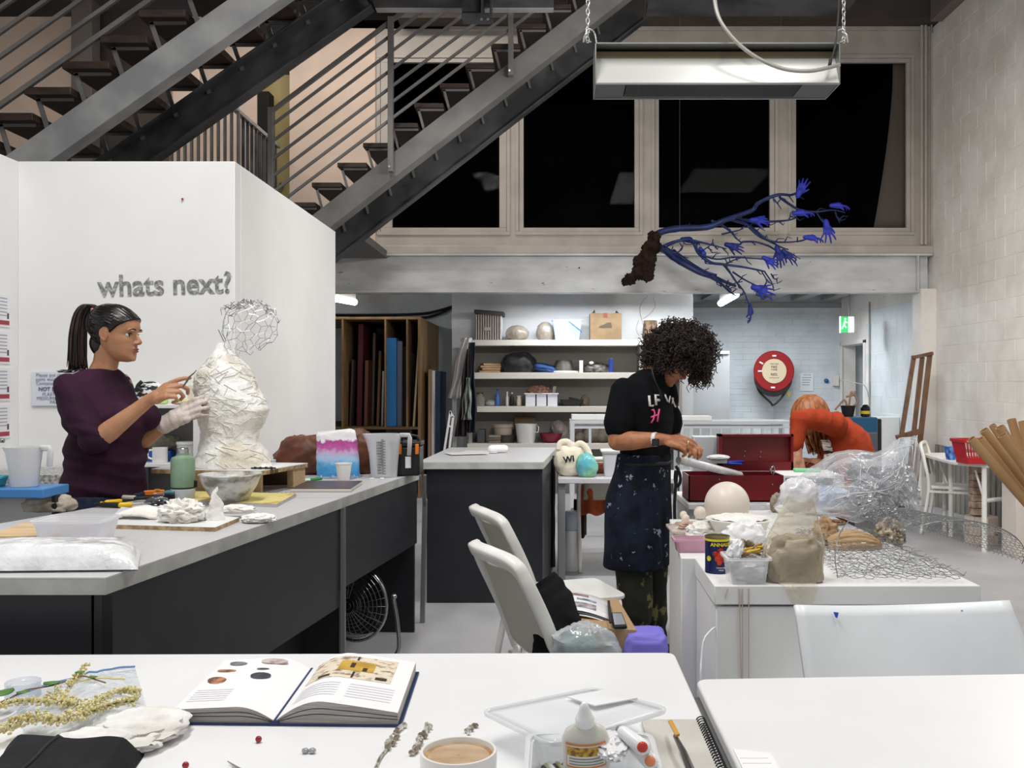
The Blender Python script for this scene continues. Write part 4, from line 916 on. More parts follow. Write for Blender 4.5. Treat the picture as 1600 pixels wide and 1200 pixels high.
MB().bar(P(703, 643, 11.3), P(708, 652, 11.3), .025, .03).build('crosspiece', m_mel, t); MB().bar(P(700, 665, 11.3), P(706, 667, 11.3), .02, .02).build('crosspiece', m_mel, t)
MB().bar(V((PX(693, 11.3), 11.3, ZY(712, 11.3))), V((PX(690, 11.3), 11.3, 0)), .025, .03).bar(V((PX(701, 11.3), 11.3, ZY(712, 11.3))), V((PX(698, 11.3), 11.3, 0)), .025, .03).build('lower_legs', m_mel, t, kind='stuff')

# ================= RACKS / RAILS BEHIND =================
m_rack = mat('rack_white', (196, 200, 204), .45, metal=.1)
def slatrack(label, x0, x1, y, z0, z1, pitch, dd=.5, n=None):
    t = thing('slatted_rack', label, 'rack', ((x0 + x1) / 2, y, 0))
    for yy in (y, y + dd):
        MB().bx(x0, x1, yy - .015, yy + .015, z1 - .03, z1).build('top_rail', m_rack, t)
        MB().bx(x0, x1, yy - .015, yy + .015, z1 - .075, z1 - .055).build('under_rail', m_rack, t)
        MB().bx(x0, x1, yy - .015, yy + .015, z0, z0 + .03).build('bottom_rail', m_rack, t)
        for px_ in (x0 + .02, x1 - .02): MB().bx(px_ - .02, px_ + .02, yy - .02, yy + .02, 0, z1).build('post', m_rack, t)
    x = x0 + pitch
    while x < x1 - .03:
        MB().bx(x - .012, x + .012, y - .01, y + .01, z0 + .03, z1 - .075).build('slat', m_rack, t)
        x += pitch
    for k in range(7): MB().bx(x0, x1, y + .03 + k * dd / 7, y + .03 + k * dd / 7 + .04, z1 - .012, z1).build('top_slat', m_rack, t)
    return t
slatrack('white slatted rack behind the tote bags', PX(891, 9), PX(995, 9), 9.0, .62, ZY(657, 9), .185)
slatrack('long white slatted rack in front of the far block wall', PX(1062, 10.2), PX(1240, 10.2), 10.2, .45, ZY(658, 10.2), .11)
for px0, px1, py, d, lab in ((1050, 1110, 655, 10.4, 'white plastic tray lying on the long slatted rack'), (893, 930, 655, 9.2, 'white board lying on the left of the near slatted rack'), (930, 955, 655, 9.2, 'white board lying on the right of the near slatted rack')):
    z = ZY(658, 10.2) if px0 > 1000 else ZY(657, 9)
    tag(MB().bx(PX(px0, d), PX(px1, d), d - .1, d + .15, z + .001, z + .05).build('board', m_mel, bevel=.004, origin=(PX((px0 + px1) / 2, d), d, z)), lab, 'board')
t = thing('grey_locker', 'tall pale grey cabinet door leaning in front of the far block wall', 'panel', (PX(1110, 13.6), 13.6, 0))
MB().bx(PX(1040, 13.6), PX(1138, 13.6), 13.5, 13.75, 0, ZY(553, 13.5)).build('body', mat('cab_pale', (176, 178, 180), .5, c2=(160, 160, 160), sc_=1.2), t, bevel=.004)
MB().bx(PX(1036, 13.5), PX(1139, 13.5), 13.47, 13.5, ZY(553, 13.5), ZY(551, 13.5) + .02).build('top_edge', m_white, t)
# fire hose reel
t = thing('hose_reel', 'round red fire hose reel mounted on the far block wall', 'hose reel', P(1207, 590, 14.3))
hc = P(1207, 580, 14.2); R_ = .30
MB().lathe([(.02, 0), (R_ * .95, 0), (R_, .01), (R_ * .98, .03), (R_ * .96, .035)], hc + V((0, -.10, 0)), 40, RX(-PI / 2)).build('disc', mat('fire_red', (146, 24, 28), .35), t, smooth=.5)
MB().lathe([(.01, .001), (R_ * .60, 0), (R_ * .60, .008), (.01, .008)], hc + V((0, -.115, 0)), 32, RX(-PI / 2)).build('centre_label', mat('label_tan', (206, 188, 158), .5), t, smooth=.5)
for zz, tx, s in ((.06, 'FIRE', .05), (.02, 'HOSE', .035), (-.05, 'REEL', .05), (.105, 'TURN VALVE', .022), (-.10, 'RUN OUT HOSE', .02)): text(tx, s, hc + V((0, -.118, zz)), FACE, mat('label_ink', (50, 36, 30), .6), t)
MB().lathe([(R_ * .3, .0), (R_ * .92, .0), (R_ * .92, .08), (R_ * .3, .08)], hc + V((0.0, -.08, -.10)), 32, RX(-PI / 2)).build('hose_coil', mat('hose_black', (26, 26, 28), .5), t, smooth=.5)
MB().tube(spline([hc + V(p) for p in ((-.26, -.03, -.12), (-.2, -.03, -.3), (-.04, -.04, -.46), (0, -.04, -.50), (.1, -.04, -.42), (.22, -.03, -.25), (.26, -.03, -.12))], 5), .016, 8).build('hose', _M['hose_black'], t, smooth=3)
for (x, z, r) in ((-.19, .12, .5), (-.21, .0, 0), (0, .225, 0), (-.02, -.24, 0)): MB().box(hc + V((x, -.116, z)), (.06, .004, .022), RY(r)).build('sticker', m_white, t)
MB().cyl(hc + V((-.01, -.02, -.5)), hc + V((-.01, -.02, -.9)), .012, 8).build('pipe', m_joist, t)
MB().bx(hc.x + .21, hc.x + .25, hc.y - .05, hc.y - .04, hc.z - .38, hc.z - .30).build('tag', mat('tag_yellow', (150, 140, 50), .6), t)
MB().cyl(hc + V((0, -.0, 0)), hc + V((0, .28, 0)), .05, 12).build('axle', _M['hose_black'], t)
# notice and switch on far wall
t = thing('notice_sheet', 'printed white notice with a small figure on the far block wall', 'notice', P(1260, 597, YB))
MB().bx(PX(1250, YB - .02), PX(1271, YB - .02), YB - .02, YB - .012, ZY(611, YB), ZY(583, YB)).build('sheet', m_white, t)
for k in range(5): text('NOTICE' if k == 0 else 'in case of fire leave by', .03 if k == 0 else .02, (PX(1260.5, YB), YB - .022, ZY(586, YB) - k * .034), FACE, mat('ink_blue', (90, 90, 130), .6), t, xs=1 if k == 0 else .85) if k == 0 else MB().bx(PX(1253, YB), PX(1268 - k, YB), YB - .022, YB - .02, ZY(587, YB) - k * .036, ZY(587, YB) - k * .036 + .012).build('print_line', mat('ink_pale', (160, 160, 186), .6), t)
t = thing('wall_switch', 'grey junction box beside a small blue round button on the far wall', 'switch', P(1303, 595, YB))
MB().bx(PX(1300, YB), PX(1309, YB), YB - .07, YB - .005, ZY(603, YB), ZY(587, YB)).build('box', m_paint, t, bevel=.006)
MB().lathe([(.036, 0), (.03, .03), (.005, .04)], P(1291, 595, YB - .01), 16, RX(PI / 2)).build('button', mat('button_blue', (40, 90, 150), .3), t, smooth=3)
# slatted brown frame leaning at right
t = thing('slatted_bench', 'brown timber slatted bench frame leaning upright against the block pier', 'bench', (PX(1420, 10.0), 10.0, 0))
m_bw = mat('brown_timber', (116, 84, 58), .5, c2=(94, 66, 45), sc_=5, stretch=(6, 6, 1), bump=.1)
for (a, b, w_) in (((1428, 556), (1407, 690), .045), ((1441, 558), (1414, 800), .045), ((1453, 552), (1424, 810), .05)):
    MB().bar(P(a[0], a[1], 10.1), P(b[0], b[1], 9.9), w_, .03).build('slat', m_bw, t, bevel=.003)
MB().bar(P(1425, 559, 10.09), P(1457, 552, 10.09), .035, .06).build('crosspiece', m_bw, t, bevel=.003)
MB().bar(P(1401, 684, 9.92), P(1437, 674, 9.92), .05, .07).build('crosspiece', m_bw, t, bevel=.003)
MB().bar(P(1417, 792, 9.9), V((PX(1415, 9.8), 9.8, 0)), .05, .04).build('leg', m_bw, t)
tag(MB().bx(PX(1338, 12.9), PX(1410, 11.9), 12.0, 12.3, 0, ZY(652, 12.0)).build('white_board', m_mel, bevel=.004, origin=(3.7, 12.2, 0)), 'large white board standing behind the blue fabric panel', 'board')
t = thing('blue_cabinet', 'teal blue fabric-covered cabinet behind the orange-jumper maker', 'cabinet', (PX(1345, 9.3), 9.3, 0))
MB().bx(PX(1300, 9.3), PX(1372, 9.3), 9.3, 9.8, 0, ZY(652, 9.3)).build('body', mat('teal_fabric', (14, 70, 104), .8, sheen=.3), t, bevel=.015, seg=3)
MB().bx(PX(1371, 9.35), PX(1378, 9.35), 9.35, 9.8, 0, ZY(655, 9.3)).build('dark_side', mat('dark_side', (20, 22, 26), .7), t, bevel=.01)
t = thing('grey_chair', 'dark grey chair back behind the orange-jumper maker', 'chair', (PX(1365, 8.2), 8.2, 0))
MB().prism(rounded([V((PX(1350, 8.2), 8.2)), V((PX(1372, 8.2), 8.2)), V((PX(1372, 8.2), 8.24)), V((PX(1350, 8.2), 8.24))], .01), .45, ZY(676, 8.2)).build('backrest', mat('dark_grey_fabric', (72, 76, 84), .8), t, bevel=.02)
MB().bx(PX(1348, 8.2), PX(1375, 8.2), 7.85, 8.2, .42, .47).build('seat', _M['dark_grey_fabric'], t, bevel=.015)
MB().cyl((PX(1360, 8), 8.0, 0), (PX(1360, 8), 8.0, .42), .03, 10).build('post', m_chard, t)
# small sculptures on the cabinet
zc_ = ZY(652, 9.3) + .001
t = thing('pot', 'black pot of twisted driftwood on the teal cabinet', 'pot', (PX(1330, 9.4), 9.4, zc_))
MB().lathe([(.05, 0), (.07, .1), (.075, .11), (.06, .11), (.04, .02)], (PX(1325, 9.4), 9.4, zc_), 16).build('body', m_chard, t, smooth=.7)
mw = mat('driftwood', (140, 112, 90), .8)
for pts in ([(1325, 640), (1320, 625), (1312, 632), (1305, 640)], [(1326, 638), (1330, 612), (1333, 618)], [(1328, 638), (1340, 628), (1334, 615)], [(1322, 620), (1334, 617), (1336, 611)]):
    MB().tube(spline([P(a, b, 9.4) for a, b in pts], 4), .010, 6).build('twig', mw, t, smooth=3)
t = thing('lamp_jar', 'small black jar with yellow band next to the pot on the teal cabinet', 'jar', (PX(1350, 9.4), 9.4, zc_))
MB().lathe([(.03, 0), (.045, .01), (.045, .09), (.03, .11), (.02, .12)], (PX(1352, 9.38), 9.38, zc_), 14).build('body', mat('black_gloss', (16, 16, 18), .25), t, smooth=.6)
MB().lathe([(.047, .03), (.047, .06)], (PX(1352, 9.38), 9.38, zc_), 14, cap=False).build('band', mat('yellow_band', (180, 160, 40), .4), t, smooth=.6)
tag(MB().tube(spline([P(1312, 594, 13.5), P(1335, 598, 12.8), P(1352, 604, 12.6), P(1358, 625, 12.6), P(1360, 650, 12.6)], 5), .006, 6).build('thin_cable', m_joist, smooth=3, origin=P(1335, 598, 13)), 'thin cable running from the wall box across the far doorway', 'cable')
# ================= THINGS ON THE LEFT WORKBENCH =================
def B1(px, py, z=BZ): return PZ(px, py, z)
m_plast = mat('plaster', (240, 238, 233), .75, c2=(226, 222, 214), sc_=9, bump=.5, bsc=50)
m_plasts = mat('plaster_scrim', (250, 249, 246), .8, c2=(222, 215, 199), sc_=5, lo=.50, hi=.60, bump=.8, bsc=45)
m_film = film('clear_film', (236, 238, 242), .22, .12)
m_filmw = film('white_film', (244, 244, 246), .72, .22, bump=.8, bsc=18)
m_woodp = mat('pale_board', (214, 186, 146), .6, c2=(198, 168, 128), sc_=4, stretch=(1, 8, 8))
m_osb = mat('worn_ply_edge', (150, 122, 88), .7, c2=(190, 165, 128), sc_=40)
m_blk = mat('black_soft', (22, 22, 24), .55)
m_gray = mat('mid_grey', (140, 140, 142), .5)
# wrapped packet at the left edge
def packet(u, v, top):
    a = (u - .5) * 2; b = (v - .5) * 2
    p = V((lerp(-1.62, lerp(-1.085, -1.185, v), u), lerp(2.49, 2.74, v) + .015 * a, 0))
    prof = max(0, 1 - abs(a) ** 6) * max(0, 1 - abs(b) ** 4)
    p.z = BZ + .002 + (.055 * prof ** .5 + .006 * crumple(p, 16) * prof + .004 if top else 0)
    return p
q = MB().grid(lambda u, v: packet(u, v, 1), 44, 26).grid(lambda u, v: packet(u, v, 0), 10, 6)
tag(q.build('wrapped_packet', mat('packet_white', (240, 240, 242), .16, c2=(226, 228, 230), sc_=14, bump=.9, bsc=22, coat=.4), smooth=3, origin=(-1.37, 2.63, BZ)), 'long soft white packet wrapped in glossy plastic at the near corner of the workbench', 'packet')
tag(MB().prism([V((-1.75, 2.95)), V((-1.56, 2.98)), V((-1.535, 3.28)), V((-1.8, 3.3))], BZ, BZ + .022).build('wood_board', m_woodp, bevel=.002, origin=(-1.7, 3.1, BZ)), 'pale wood board at the left edge of the near workbench', 'board')
t = thing('takeaway_tub', 'empty translucent plastic tub between the wrapped packet and plaster pieces', 'tub', B1(110, 848))
tub(t, B1(110, 850) + V((0, .04, 0)), .088, .06, .104, .075, .07, film('frost_tub', (242, 242, 246), .42, .25, bump=.05))
q = blob(B1(72, 800) + V((0, .03, .02)), (.085, .06, .045), .4, 2, 41, flat=BZ + .001)
tag(q.build('dirty_rag', mat('rag', (186, 176, 160), .9, c2=(150, 140, 124), sc_=12), smooth=3, origin=B1(72, 800)), 'crumpled beige rag behind the empty plastic tub', 'rag')
# board with plaster pieces
t = thing('plywood_board', 'worn ply board with white top lying under the plaster fragments', 'board', B1(270, 830))
pf = [B1(163, 826), B1(336, 831), B1(372, 812), B1(175, 800)]
pf[2] = B1(374, 815); pf[3] = B1(190, 798)
MB().slab(pf, (0, 0, .014)).build('panel', m_osb, t); MB().slab([p + V((0, 0, .0141)) for p in pf], (0, 0, .001)).build('white_face', m_white, t)
zt2 = BZ + .0155
def frag(name, lab, px, pyb, r, s, seed, R=None, amp=.35, cat='plaster piece', z=zt2, m=m_plast):
    p = PZ(px, pyb, z); tag(blob(p + V((0, .02, r[2] * .75)), r, amp, s, seed, flat=z, R=R).build(name, m, smooth=.9, origin=p), lab, cat, 'plaster pieces on the bench')
q = [B1(180, 817, zt2), B1(212, 818, zt2), B1(245, 812, zt2), B1(240, 800, zt2), B1(226, 795, zt2)]
def leaf(u, v):
    a = (u - .5) * 2; p = B1(214, 809, zt2) + V((a * .088, (v - .5) * .11 * (1 - .6 * u if u < .5 else 1), 0))
    p.z = zt2 + .004 + .038 * max(0, 1 - a * a) * (.4 + .6 * v) * (.6 + .4 * u) + .003 * nz(p, 60); return p
tag(MB().grid(leaf, 16, 8).build('plaster_leaf', m_plast, smooth=3, solid=.008, origin=B1(214, 809, zt2)), 'smooth leaf-shaped plaster shell lying left on the ply board', 'plaster piece')
frag('plaster_crumple', 'crumpled knotted plaster clump in the middle of the ply board', 280, 816, (.062, .05, .038), 3.2, 3, amp=.7)
def peak(u, v):
    a = 2 * PI * u; h = v; r = (1 - h) ** .75
    p = B1(328, 814, zt2) + V((math.cos(a) * .036 * r + .008 * h, .02 + math.sin(a) * .016 * r, h * .118)); k = nz(p, 45) * .012 + crumple(p, 18) * .006
    return p + V((k, k * .5, 0))
tag(MB().grid(peak, 22, 16).build('plaster_peak', m_plast, smooth=.8, origin=B1(328, 814, zt2)), 'pointed shard of plaster standing upright on the ply board', 'plaster piece')
frag('plaster_flat', 'flat pointed plaster chip behind the upright shard', 368, 803, (.062, .03, .018), 2, 8, amp=.3)
frag('plaster_flat', 'curled flat plaster scrap lying on the bench right of the ply board', 402, 817, (.052, .04, .016), 2.2, 15, amp=.45, z=BZ + .001)
frag('plaster_bit', 'small plaster crumb between the clump and the upright shard', 306, 812, (.022, .02, .014), 3, 22)
frag('plaster_bit', 'small curl of plaster at the left of the crumpled clump', 256, 809, (.03, .02, .02), 3, 29)
# tools
def tool(lab, name, cat, segs, base, group='hand tools on the bench'):
    """segs: list of (p0, p1, r0, r1, material, part)"""
    t = thing(name, lab, cat, base, group)
    for p0, p1, r0, r1, m, part in segs: MB().cap_tube([p0, p1], [r0, r1], 10).build(part, m, t, smooth=3)
    return t
m_yel = mat('tool_yellow', (226, 184, 30), .4); m_org = mat('tool_orange', (232, 122, 22), .4); m_teal = mat('teal_cap', (70, 130, 140), .35)
def bz(px, py, h=.012): return PZ(px, py, BZ) + V((0, 0, h))
tool('craft knife with black grip and yellow end lying left of the plaster leaf', 'craft_knife', 'knife', [(bz(150, 793), bz(186, 794), .009, .011, m_blk, 'grip'), (bz(188, 794), bz(204, 793), .011, .010, m_yel, 'collar'), (bz(158, 793, .013), bz(160, 793, .013), .0105, .0105, m_yel, 'ring'), (bz(205, 793), bz(236, 791), .003, .002, m_metal, 'blade')], bz(186, 796, 0))
tool('yellow-handled tool partly hidden behind the black craft knife', 'hand_tool', 'tool', [(bz(166, 789), bz(188, 787), .008, .008, m_yel, 'handle'), (bz(188, 787), bz(200, 786), .005, .003, m_blk, 'shaft')], bz(180, 790, 0))
tool('pale-handled brush with dark ferrule behind the craft knives', 'paint_brush', 'brush', [(bz(192, 783, .016), bz(210, 783, .016), .010, .008, mat('brush_handle', (196, 190, 176), .5), 'handle'), (bz(212, 784, .014), bz(262, 781, .014), .008, .006, m_blk, 'shaft'), (bz(240, 780, .022), bz(256, 779, .022), .004, .004, m_metal, 'ferrule')], bz(220, 786, 0))
t = thing('box_cutter', 'bright orange box cutter lying by the maker in purple', 'knife', bz(238, 778, 0))
MB().bar(bz(219, 777, .017), bz(257, 775, .017), .022, .022, (0, 1, 0)).build('handle', m_org, t, bevel=.004); MB().bar(bz(242, 776, .03), bz(250, 776, .03), .008, .006, (0, 1, 0)).build('slider', mat('slider_yellow', (240, 170, 60), .4), t)
t = thing('clip', 'dark tool clip with a teal top beside the green bottle', 'tool', bz(266, 788, 0))
MB().box(bz(266, 786, .022), (.042, .03, .04)).build('body', m_blk, t, bevel=.006); MB().box(bz(266, 786, .045), (.042, .028, .014)).build('cap', m_teal, t, bevel=.005)
tag(blob(bz(246, 789, .012), (.045, .03, .018), .5, 3, 77, flat=BZ + .001).build('crumpled_foil', mat('foil_dark', (110, 112, 118), .25, metal=.6), smooth=.7, origin=bz(246, 789, 0)), 'small dark foil scraps between brush and plaster clump', 'foil')
# bottle on jar
p = B1(280, 786); t = thing('glass_jar', 'low frosted jar standing under the green bottle', 'jar', p)
MB().lathe([(.032, 0), (.045, .01), (.05, .05), (.048, .056), (.044, .05), (.03, .006)], p + V((0, .04, 0)), 24).build('body', film('jar_frost', (214, 218, 224), .6, .2, bump=.1), t, smooth=.6)
t = thing('green_bottle', 'sage green bottle with a wide metal cap', 'bottle', p + V((0, .04, .057)))
MB().lathe([(.046, 0), (.048, .004), (.048, .005)], p + V((0, .04, .057)), 24).build('black_base', m_blk, t, smooth=.6)
MB().lathe([(.047, .005), (.0485, .012), (.0485, .118), (.045, .128), (.030, .134), (.026, .138), (.026, .146)], p + V((0, .04, .057)), 28).build('body', mat('sage_green', (132, 160, 134), .38, c2=(124, 152, 126), sc_=20), t, smooth=.6)
MB().lathe([(.026, .146), (.0265, .148), (.0265, .164), (.024, .167), (.002, .167)], p + V((0, .04, .057)), 24).build('cap', mat('steel_cap', (190, 190, 188), .2, metal=.9), t, smooth=.6)
MB().bx(p.x + .045, p.x + .058, p.y + .035, p.y + .05, BZ + .06, BZ + .09).build('clip', m_blk, t, bevel=.003)
# bowl on yellow pad
t = thing('sketch_pad', 'yellow-covered spiral sketch pad lying under the mixing bowl', 'sketchbook', B1(380, 790))
pq = [B1(284, 786), B1(432, 793), B1(463, 776), B1(300, 772)]
MB().slab(pq, (0, 0, .012)).build('pages', mat('page_edges', (206, 204, 206), .7, c2=(160, 158, 160), sc_=60, stretch=(.1, .1, 20)), t); MB().slab([v + V((0, 0, .0125)) for v in pq], (0, 0, .0015)).build('cover', mat('yellow_cover', (220, 206, 132), .5, c2=(196, 164, 84), sc_=12, lo=.55, hi=.66), t)
mb = MB()
for k in range(26):
    v = pq[3].lerp(pq[2], (k + .5) / 26) + V((0, 0, .008)); mb.tube([v + V((0, math.cos(a) * .009, math.sin(a) * .009)) for a in [2 * PI * j / 7 for j in range(7)]], .0012, 4, closed=True)
mb.build('spiral', m_metal, t, kind='stuff')
t = thing('mixing_bowl', 'translucent mixing bowl caked with grey plaster standing on the yellow pad', 'bowl', B1(356, 789))
pc = B1(356, 789) + V((0, .03, .0145)); m_bowl = mat('bowl_frost', (206, 205, 202), .4, c2=(128, 122, 108), sc_=13, lo=.42, hi=.60, stretch=(1, 1, 1.6), bump=.25, bsc=40)
MB().lathe([(.062, 0), (.07, .004), (.105, .06), (.122, .104), (.126, .106), (.124, .110), (.118, .106), (.1, .06), (.066, .008), (.001, .006)], pc, 40).build('body', m_bowl, t, smooth=.7)
MB().lathe([(.09, .04), (.001, .045)], pc, 24, cap=False).build('plaster_fill', m_plast, t)
# stand + board under the bust
t = thing('bust_stand', 'rough ply stand of a white-faced board on a wooden box under the bust', 'stand', (-1.45, 4.45, BZ))
zb1 = BZ + .088
MB().prism([V((-1.635, 4.32)), V((-1.315, 4.32)), V((-1.315, 4.345)), V((-1.635, 4.345))], BZ + .001, zb1).build('front_board', m_woodp, t, bevel=.002)
MB().prism([V((-1.255, 4.52)), V((-1.22, 4.50)), V((-1.195, 4.62)), V((-1.23, 4.64))], BZ + .001, zb1).build('side_board', m_woodp, t, bevel=.002)
MB().bx(-1.62, -1.25, 4.66, 4.68, BZ + .001, zb1).build('back_board', m_plyd, t)
bpz = zb1 + .001
pb = [V((-1.80, 4.26)), V((-1.285, 4.22)), V((-1.145, 4.72)), V((-1.72, 4.76))]
pb = [V((PX(236, 4.3), 4.3)), V((PX(407, 4.2), 4.2)), V((PX(481, 4.62), 4.62)), V((PX(300, 4.72), 4.72))]
MB().prism(pb, bpz, bpz + .018).build('board', m_osb, t, bevel=.001); MB().prism(pb, bpz + .0182, bpz + .021).build('white_face', m_white, t)
for f in (0.45, .62): v = pb[1].lerp(pb[2], f * .5); MB().box((v.x - .002, v.y, bpz + .009), (.014, .03, .017)).build('dark_knot', m_plyd, t)
sz0 = bpz + .0212
# bust
sd = 4.42; t = thing('plaster_bust', 'tall white plaster bust in progress, unfinished beige patches, wire mesh on top', 'sculpture', (PX(360, sd), sd, sz0))
prof = [(728, 298, 424, .15), (722, 301, 420, .15), (706, 310, 415, .14), (690, 315, 404, .12), (672, 314, 405, .12), (655, 310, 415, .13), (640, 309, 419, .135), (625, 308, 414, .135), (608, 306, 404, .13), (592, 307, 399, .12), (580, 309, 394, .11), (572, 318, 388, .09), (562, 326, 376, .07), (552, 333, 362, .05), (545, 336, 358, .035), (536, 338, 357, .025)]
def interp(prof, y):
    for a, b in zip(prof, prof[1:]):
        if a[0] >= y >= b[0]:
            k = (a[0] - y) / (a[0] - b[0]); return [lerp(a[i], b[i], k) for i in (1, 2, 3)]
    return list(prof[-1][1:])
rings = []
for i in range(70):
    y = lerp(728, 536, i / 69); xl, xr, dp = interp(prof, y); c = P((xl + xr) / 2, y, sd); c.z = max(c.z, sz0 + .001) if i else sz0 + .001
    hw = (xr - xl) / 2 * sd / F; ring = []
    for k in range(64):
        a = 2 * PI * k / 64; q_ = c + V((math.cos(a) * hw, math.sin(a) * dp, 0))
        n = V((math.cos(a), math.sin(a), 0)); kk = .011 * crumple(q_, 9, 2) + .006 * crumple(q_, 22, 5) - .009
        if i < 3: kk *= .3
        ring.append(q_ + n * kk)
    rings.append(ring)
MB().loft(rings).build('body', m_plasts, t, smooth=1.1)
q = MB()
for k in range(150):      # scrim fibres
    y = random.uniform(560, 725); xl, xr, dp = interp(prof, y); a = random.uniform(PI * 1.05, PI * 1.95)
    pts = []
    L_ = random.uniform(.03, .09); ang = random.uniform(-.9, .9)
    for j in range(6):
        yy = y + ang * j * 3.2; xl, xr, dp = interp(prof, min(726, max(540, yy))); aa = a + j * L_ * 1.1
        c = P((xl + xr) / 2, yy, sd); q_ = c + V((math.cos(aa) * (xr - xl) / 2 * sd / F, math.sin(aa) * dp, 0)); n = V((math.cos(aa), math.sin(aa), 0))
        pts.append(q_ + n * (.011 * crumple(q_, 9, 2) + .006 * crumple(q_, 22, 5) - .0065))
    q.tube(pts, .0016, 4)
q.build('scrim_fibre', m_plast, t, kind='stuff')
# wire cloud
def hexwire(fn, nu, nv, r, seed=0, keep=1, jit=0):
    """hexagonal netting mapped through fn(u,v)"""
    rnd = random.Random(seed); mb = MB(); pts = {}
    def node(i, j, s):
        x = (i * 3 + (0, 1)[s]) if j % 2 == 0 else (i * 3 + 1.5 + (0, 1)[s])
        return x, j * .866
    def get(i, j, s):
        k = (i, j, s)
        if k not in pts:
            x, y = node(i, j, s); pts[k] = V(fn((x / (3 * nu)), (y / (.866 * nv)))) + V((rnd.uniform(-jit, jit), rnd.uniform(-jit, jit), rnd.uniform(-jit, jit)))
        return pts[k]
    segs = []
    for j in range(nv):
        for i in range(nu):
            segs.append((get(i, j, 0), get(i, j, 1)))
            if j + 1 < nv:
                if j % 2 == 0:
                    segs.append((get(i, j, 1), get(i, j + 1, 0))); segs.append((get(i, j, 0), get(i - 1, j + 1, 1)) if i > 0 else None)
                else:
                    segs.append((get(i, j, 0), get(i, j + 1, 1))); segs.append((get(i, j, 1), get(i + 1, j + 1, 0)) if i + 1 < nu else None)
    for s in segs:
        if s and rnd.random() < keep and (s[0] - s[1]).length > 1e-5: mb.tube([s[0], s[1]], r, 3, cap=False)
    return mb
m_wire = mat('galv_wire', (168, 168, 168), .25, metal=.8)
wc = P(390, 512, sd)
def cloud(u, v):
    a = 2 * PI * u; b = PI * (.08 + .84 * v); d = V((math.cos(a) * math.sin(b), math.sin(a) * math.sin(b), math.cos(b)))
    k = 1 + .18 * nz(d, 1.5, 4); return wc + V((d.x * .125 * k, d.y * .11 * k, d.z * .125 * k + d.x * .03))
hexwire(cloud, 6, 12, .0013, 3, jit=.008).build('wire_mesh', m_wire, t, kind='stuff')
q = MB(); rnd = random.Random(4)
for k in range(26):
    a = rnd.uniform(.1, 2.6); b = rnd.uniform(0, 2 * PI); c = wc + V((math.cos(a) * .12, math.sin(b) * .06, math.sin(a) * .12)); q.tube(spline([c + V([rnd.uniform(-.018, .018) for _ in range(3)]) for _ in range(4)], 3), .0016, 3)
q.build('wire_twist', m_wire, t, kind='stuff')
for a, b in (((341, 515), (350, 534)), ((356, 518), (354, 527))): MB().cyl(P(*a, sd), P(*b, sd), .002, 5).build('wire_stub', m_metal, t)
q = MB()
for k in range(9): c = V((PX(396, 4.3) + .012 * k, 4.285 + .002 * (k % 3), sz0 + .004)); q.ell(c, (.009, .006, .004 + .003 * (k % 2)), nu=6, nv=4)
tag(q.build('dark_crumbs', m_blk, origin=(PX(400, 4.3), 4.28, sz0)), 'line of dark crumbs at the right foot of the bust', 'crumbs')['kind'] = 'stuff'
p = B1(422, 735, BZ); p = V((PX(421, 4.95), 4.95, BZ))
t = thing('small_jar', 'little clear jar with a red band behind the bust', 'jar', p)
MB().lathe([(.025, 0), (.03, .01), (.03, .08), (.033, .09), (.033, .10), (.002, .10)], p, 16).build('body', film('jar_frost', (214, 218, 224), .6), t, smooth=.6); MB().lathe([(.031, .02), (.031, .05)], p, 16, cap=False).build('red_band', mat('red_band', (160, 40, 44), .5), t)
# black notebook, marker, cup
t = thing('notebook', 'closed dark brown notebook lying in front of the paper cup', 'notebook', B1(505, 768))
nb = [B1(455, 769), B1(548, 769), B1(566, 757), B1(480, 757)]
MB().slab([v + V((0, 0, .002)) for v in nb], (0, 0, .013)).build('pages', mat('page_cream', (210, 204, 194), .7), t); MB().slab([v + V((0, 0, .0152)) for v in nb], (0, 0, .003)).build('cover', mat('cover_brown', (58, 48, 48), .35), t); MB().slab([v + V((0, 0, 0)) for v in nb], (0, 0, .002)).build('back_cover', _M['cover_brown'], t)
t = tool('green marker pen lying beside the bust stand', 'marker_pen', 'pen', [(bz(452, 754, .01), bz(468, 754, .01), .009, .009, mat('marker_green', (40, 130, 60), .35), 'cap'), (bz(468, 754, .01), bz(484, 753, .01), .008, .008, mat('marker_pale', (190, 226, 196), .4), 'barrel'), (bz(484, 753, .01), bz(502, 751, .01), .008, .007, _M['marker_green'], 'end')], bz(475, 755, 0), None)
p = B1(535, 751); t = thing('paper_cup', 'small white paper cup in front of the pink and blue plaster bag', 'cup', p)
MB().lathe([(.028, 0), (.030, .002), (.040, .082), (.0425, .083), (.0425, .087), (.039, .087), (.037, .08), (.026, .006), (.001, .006)], p + V((0, .03, 0)), 28).build('body', mat('paper_white', (232, 230, 226), .6), t, smooth=.7)
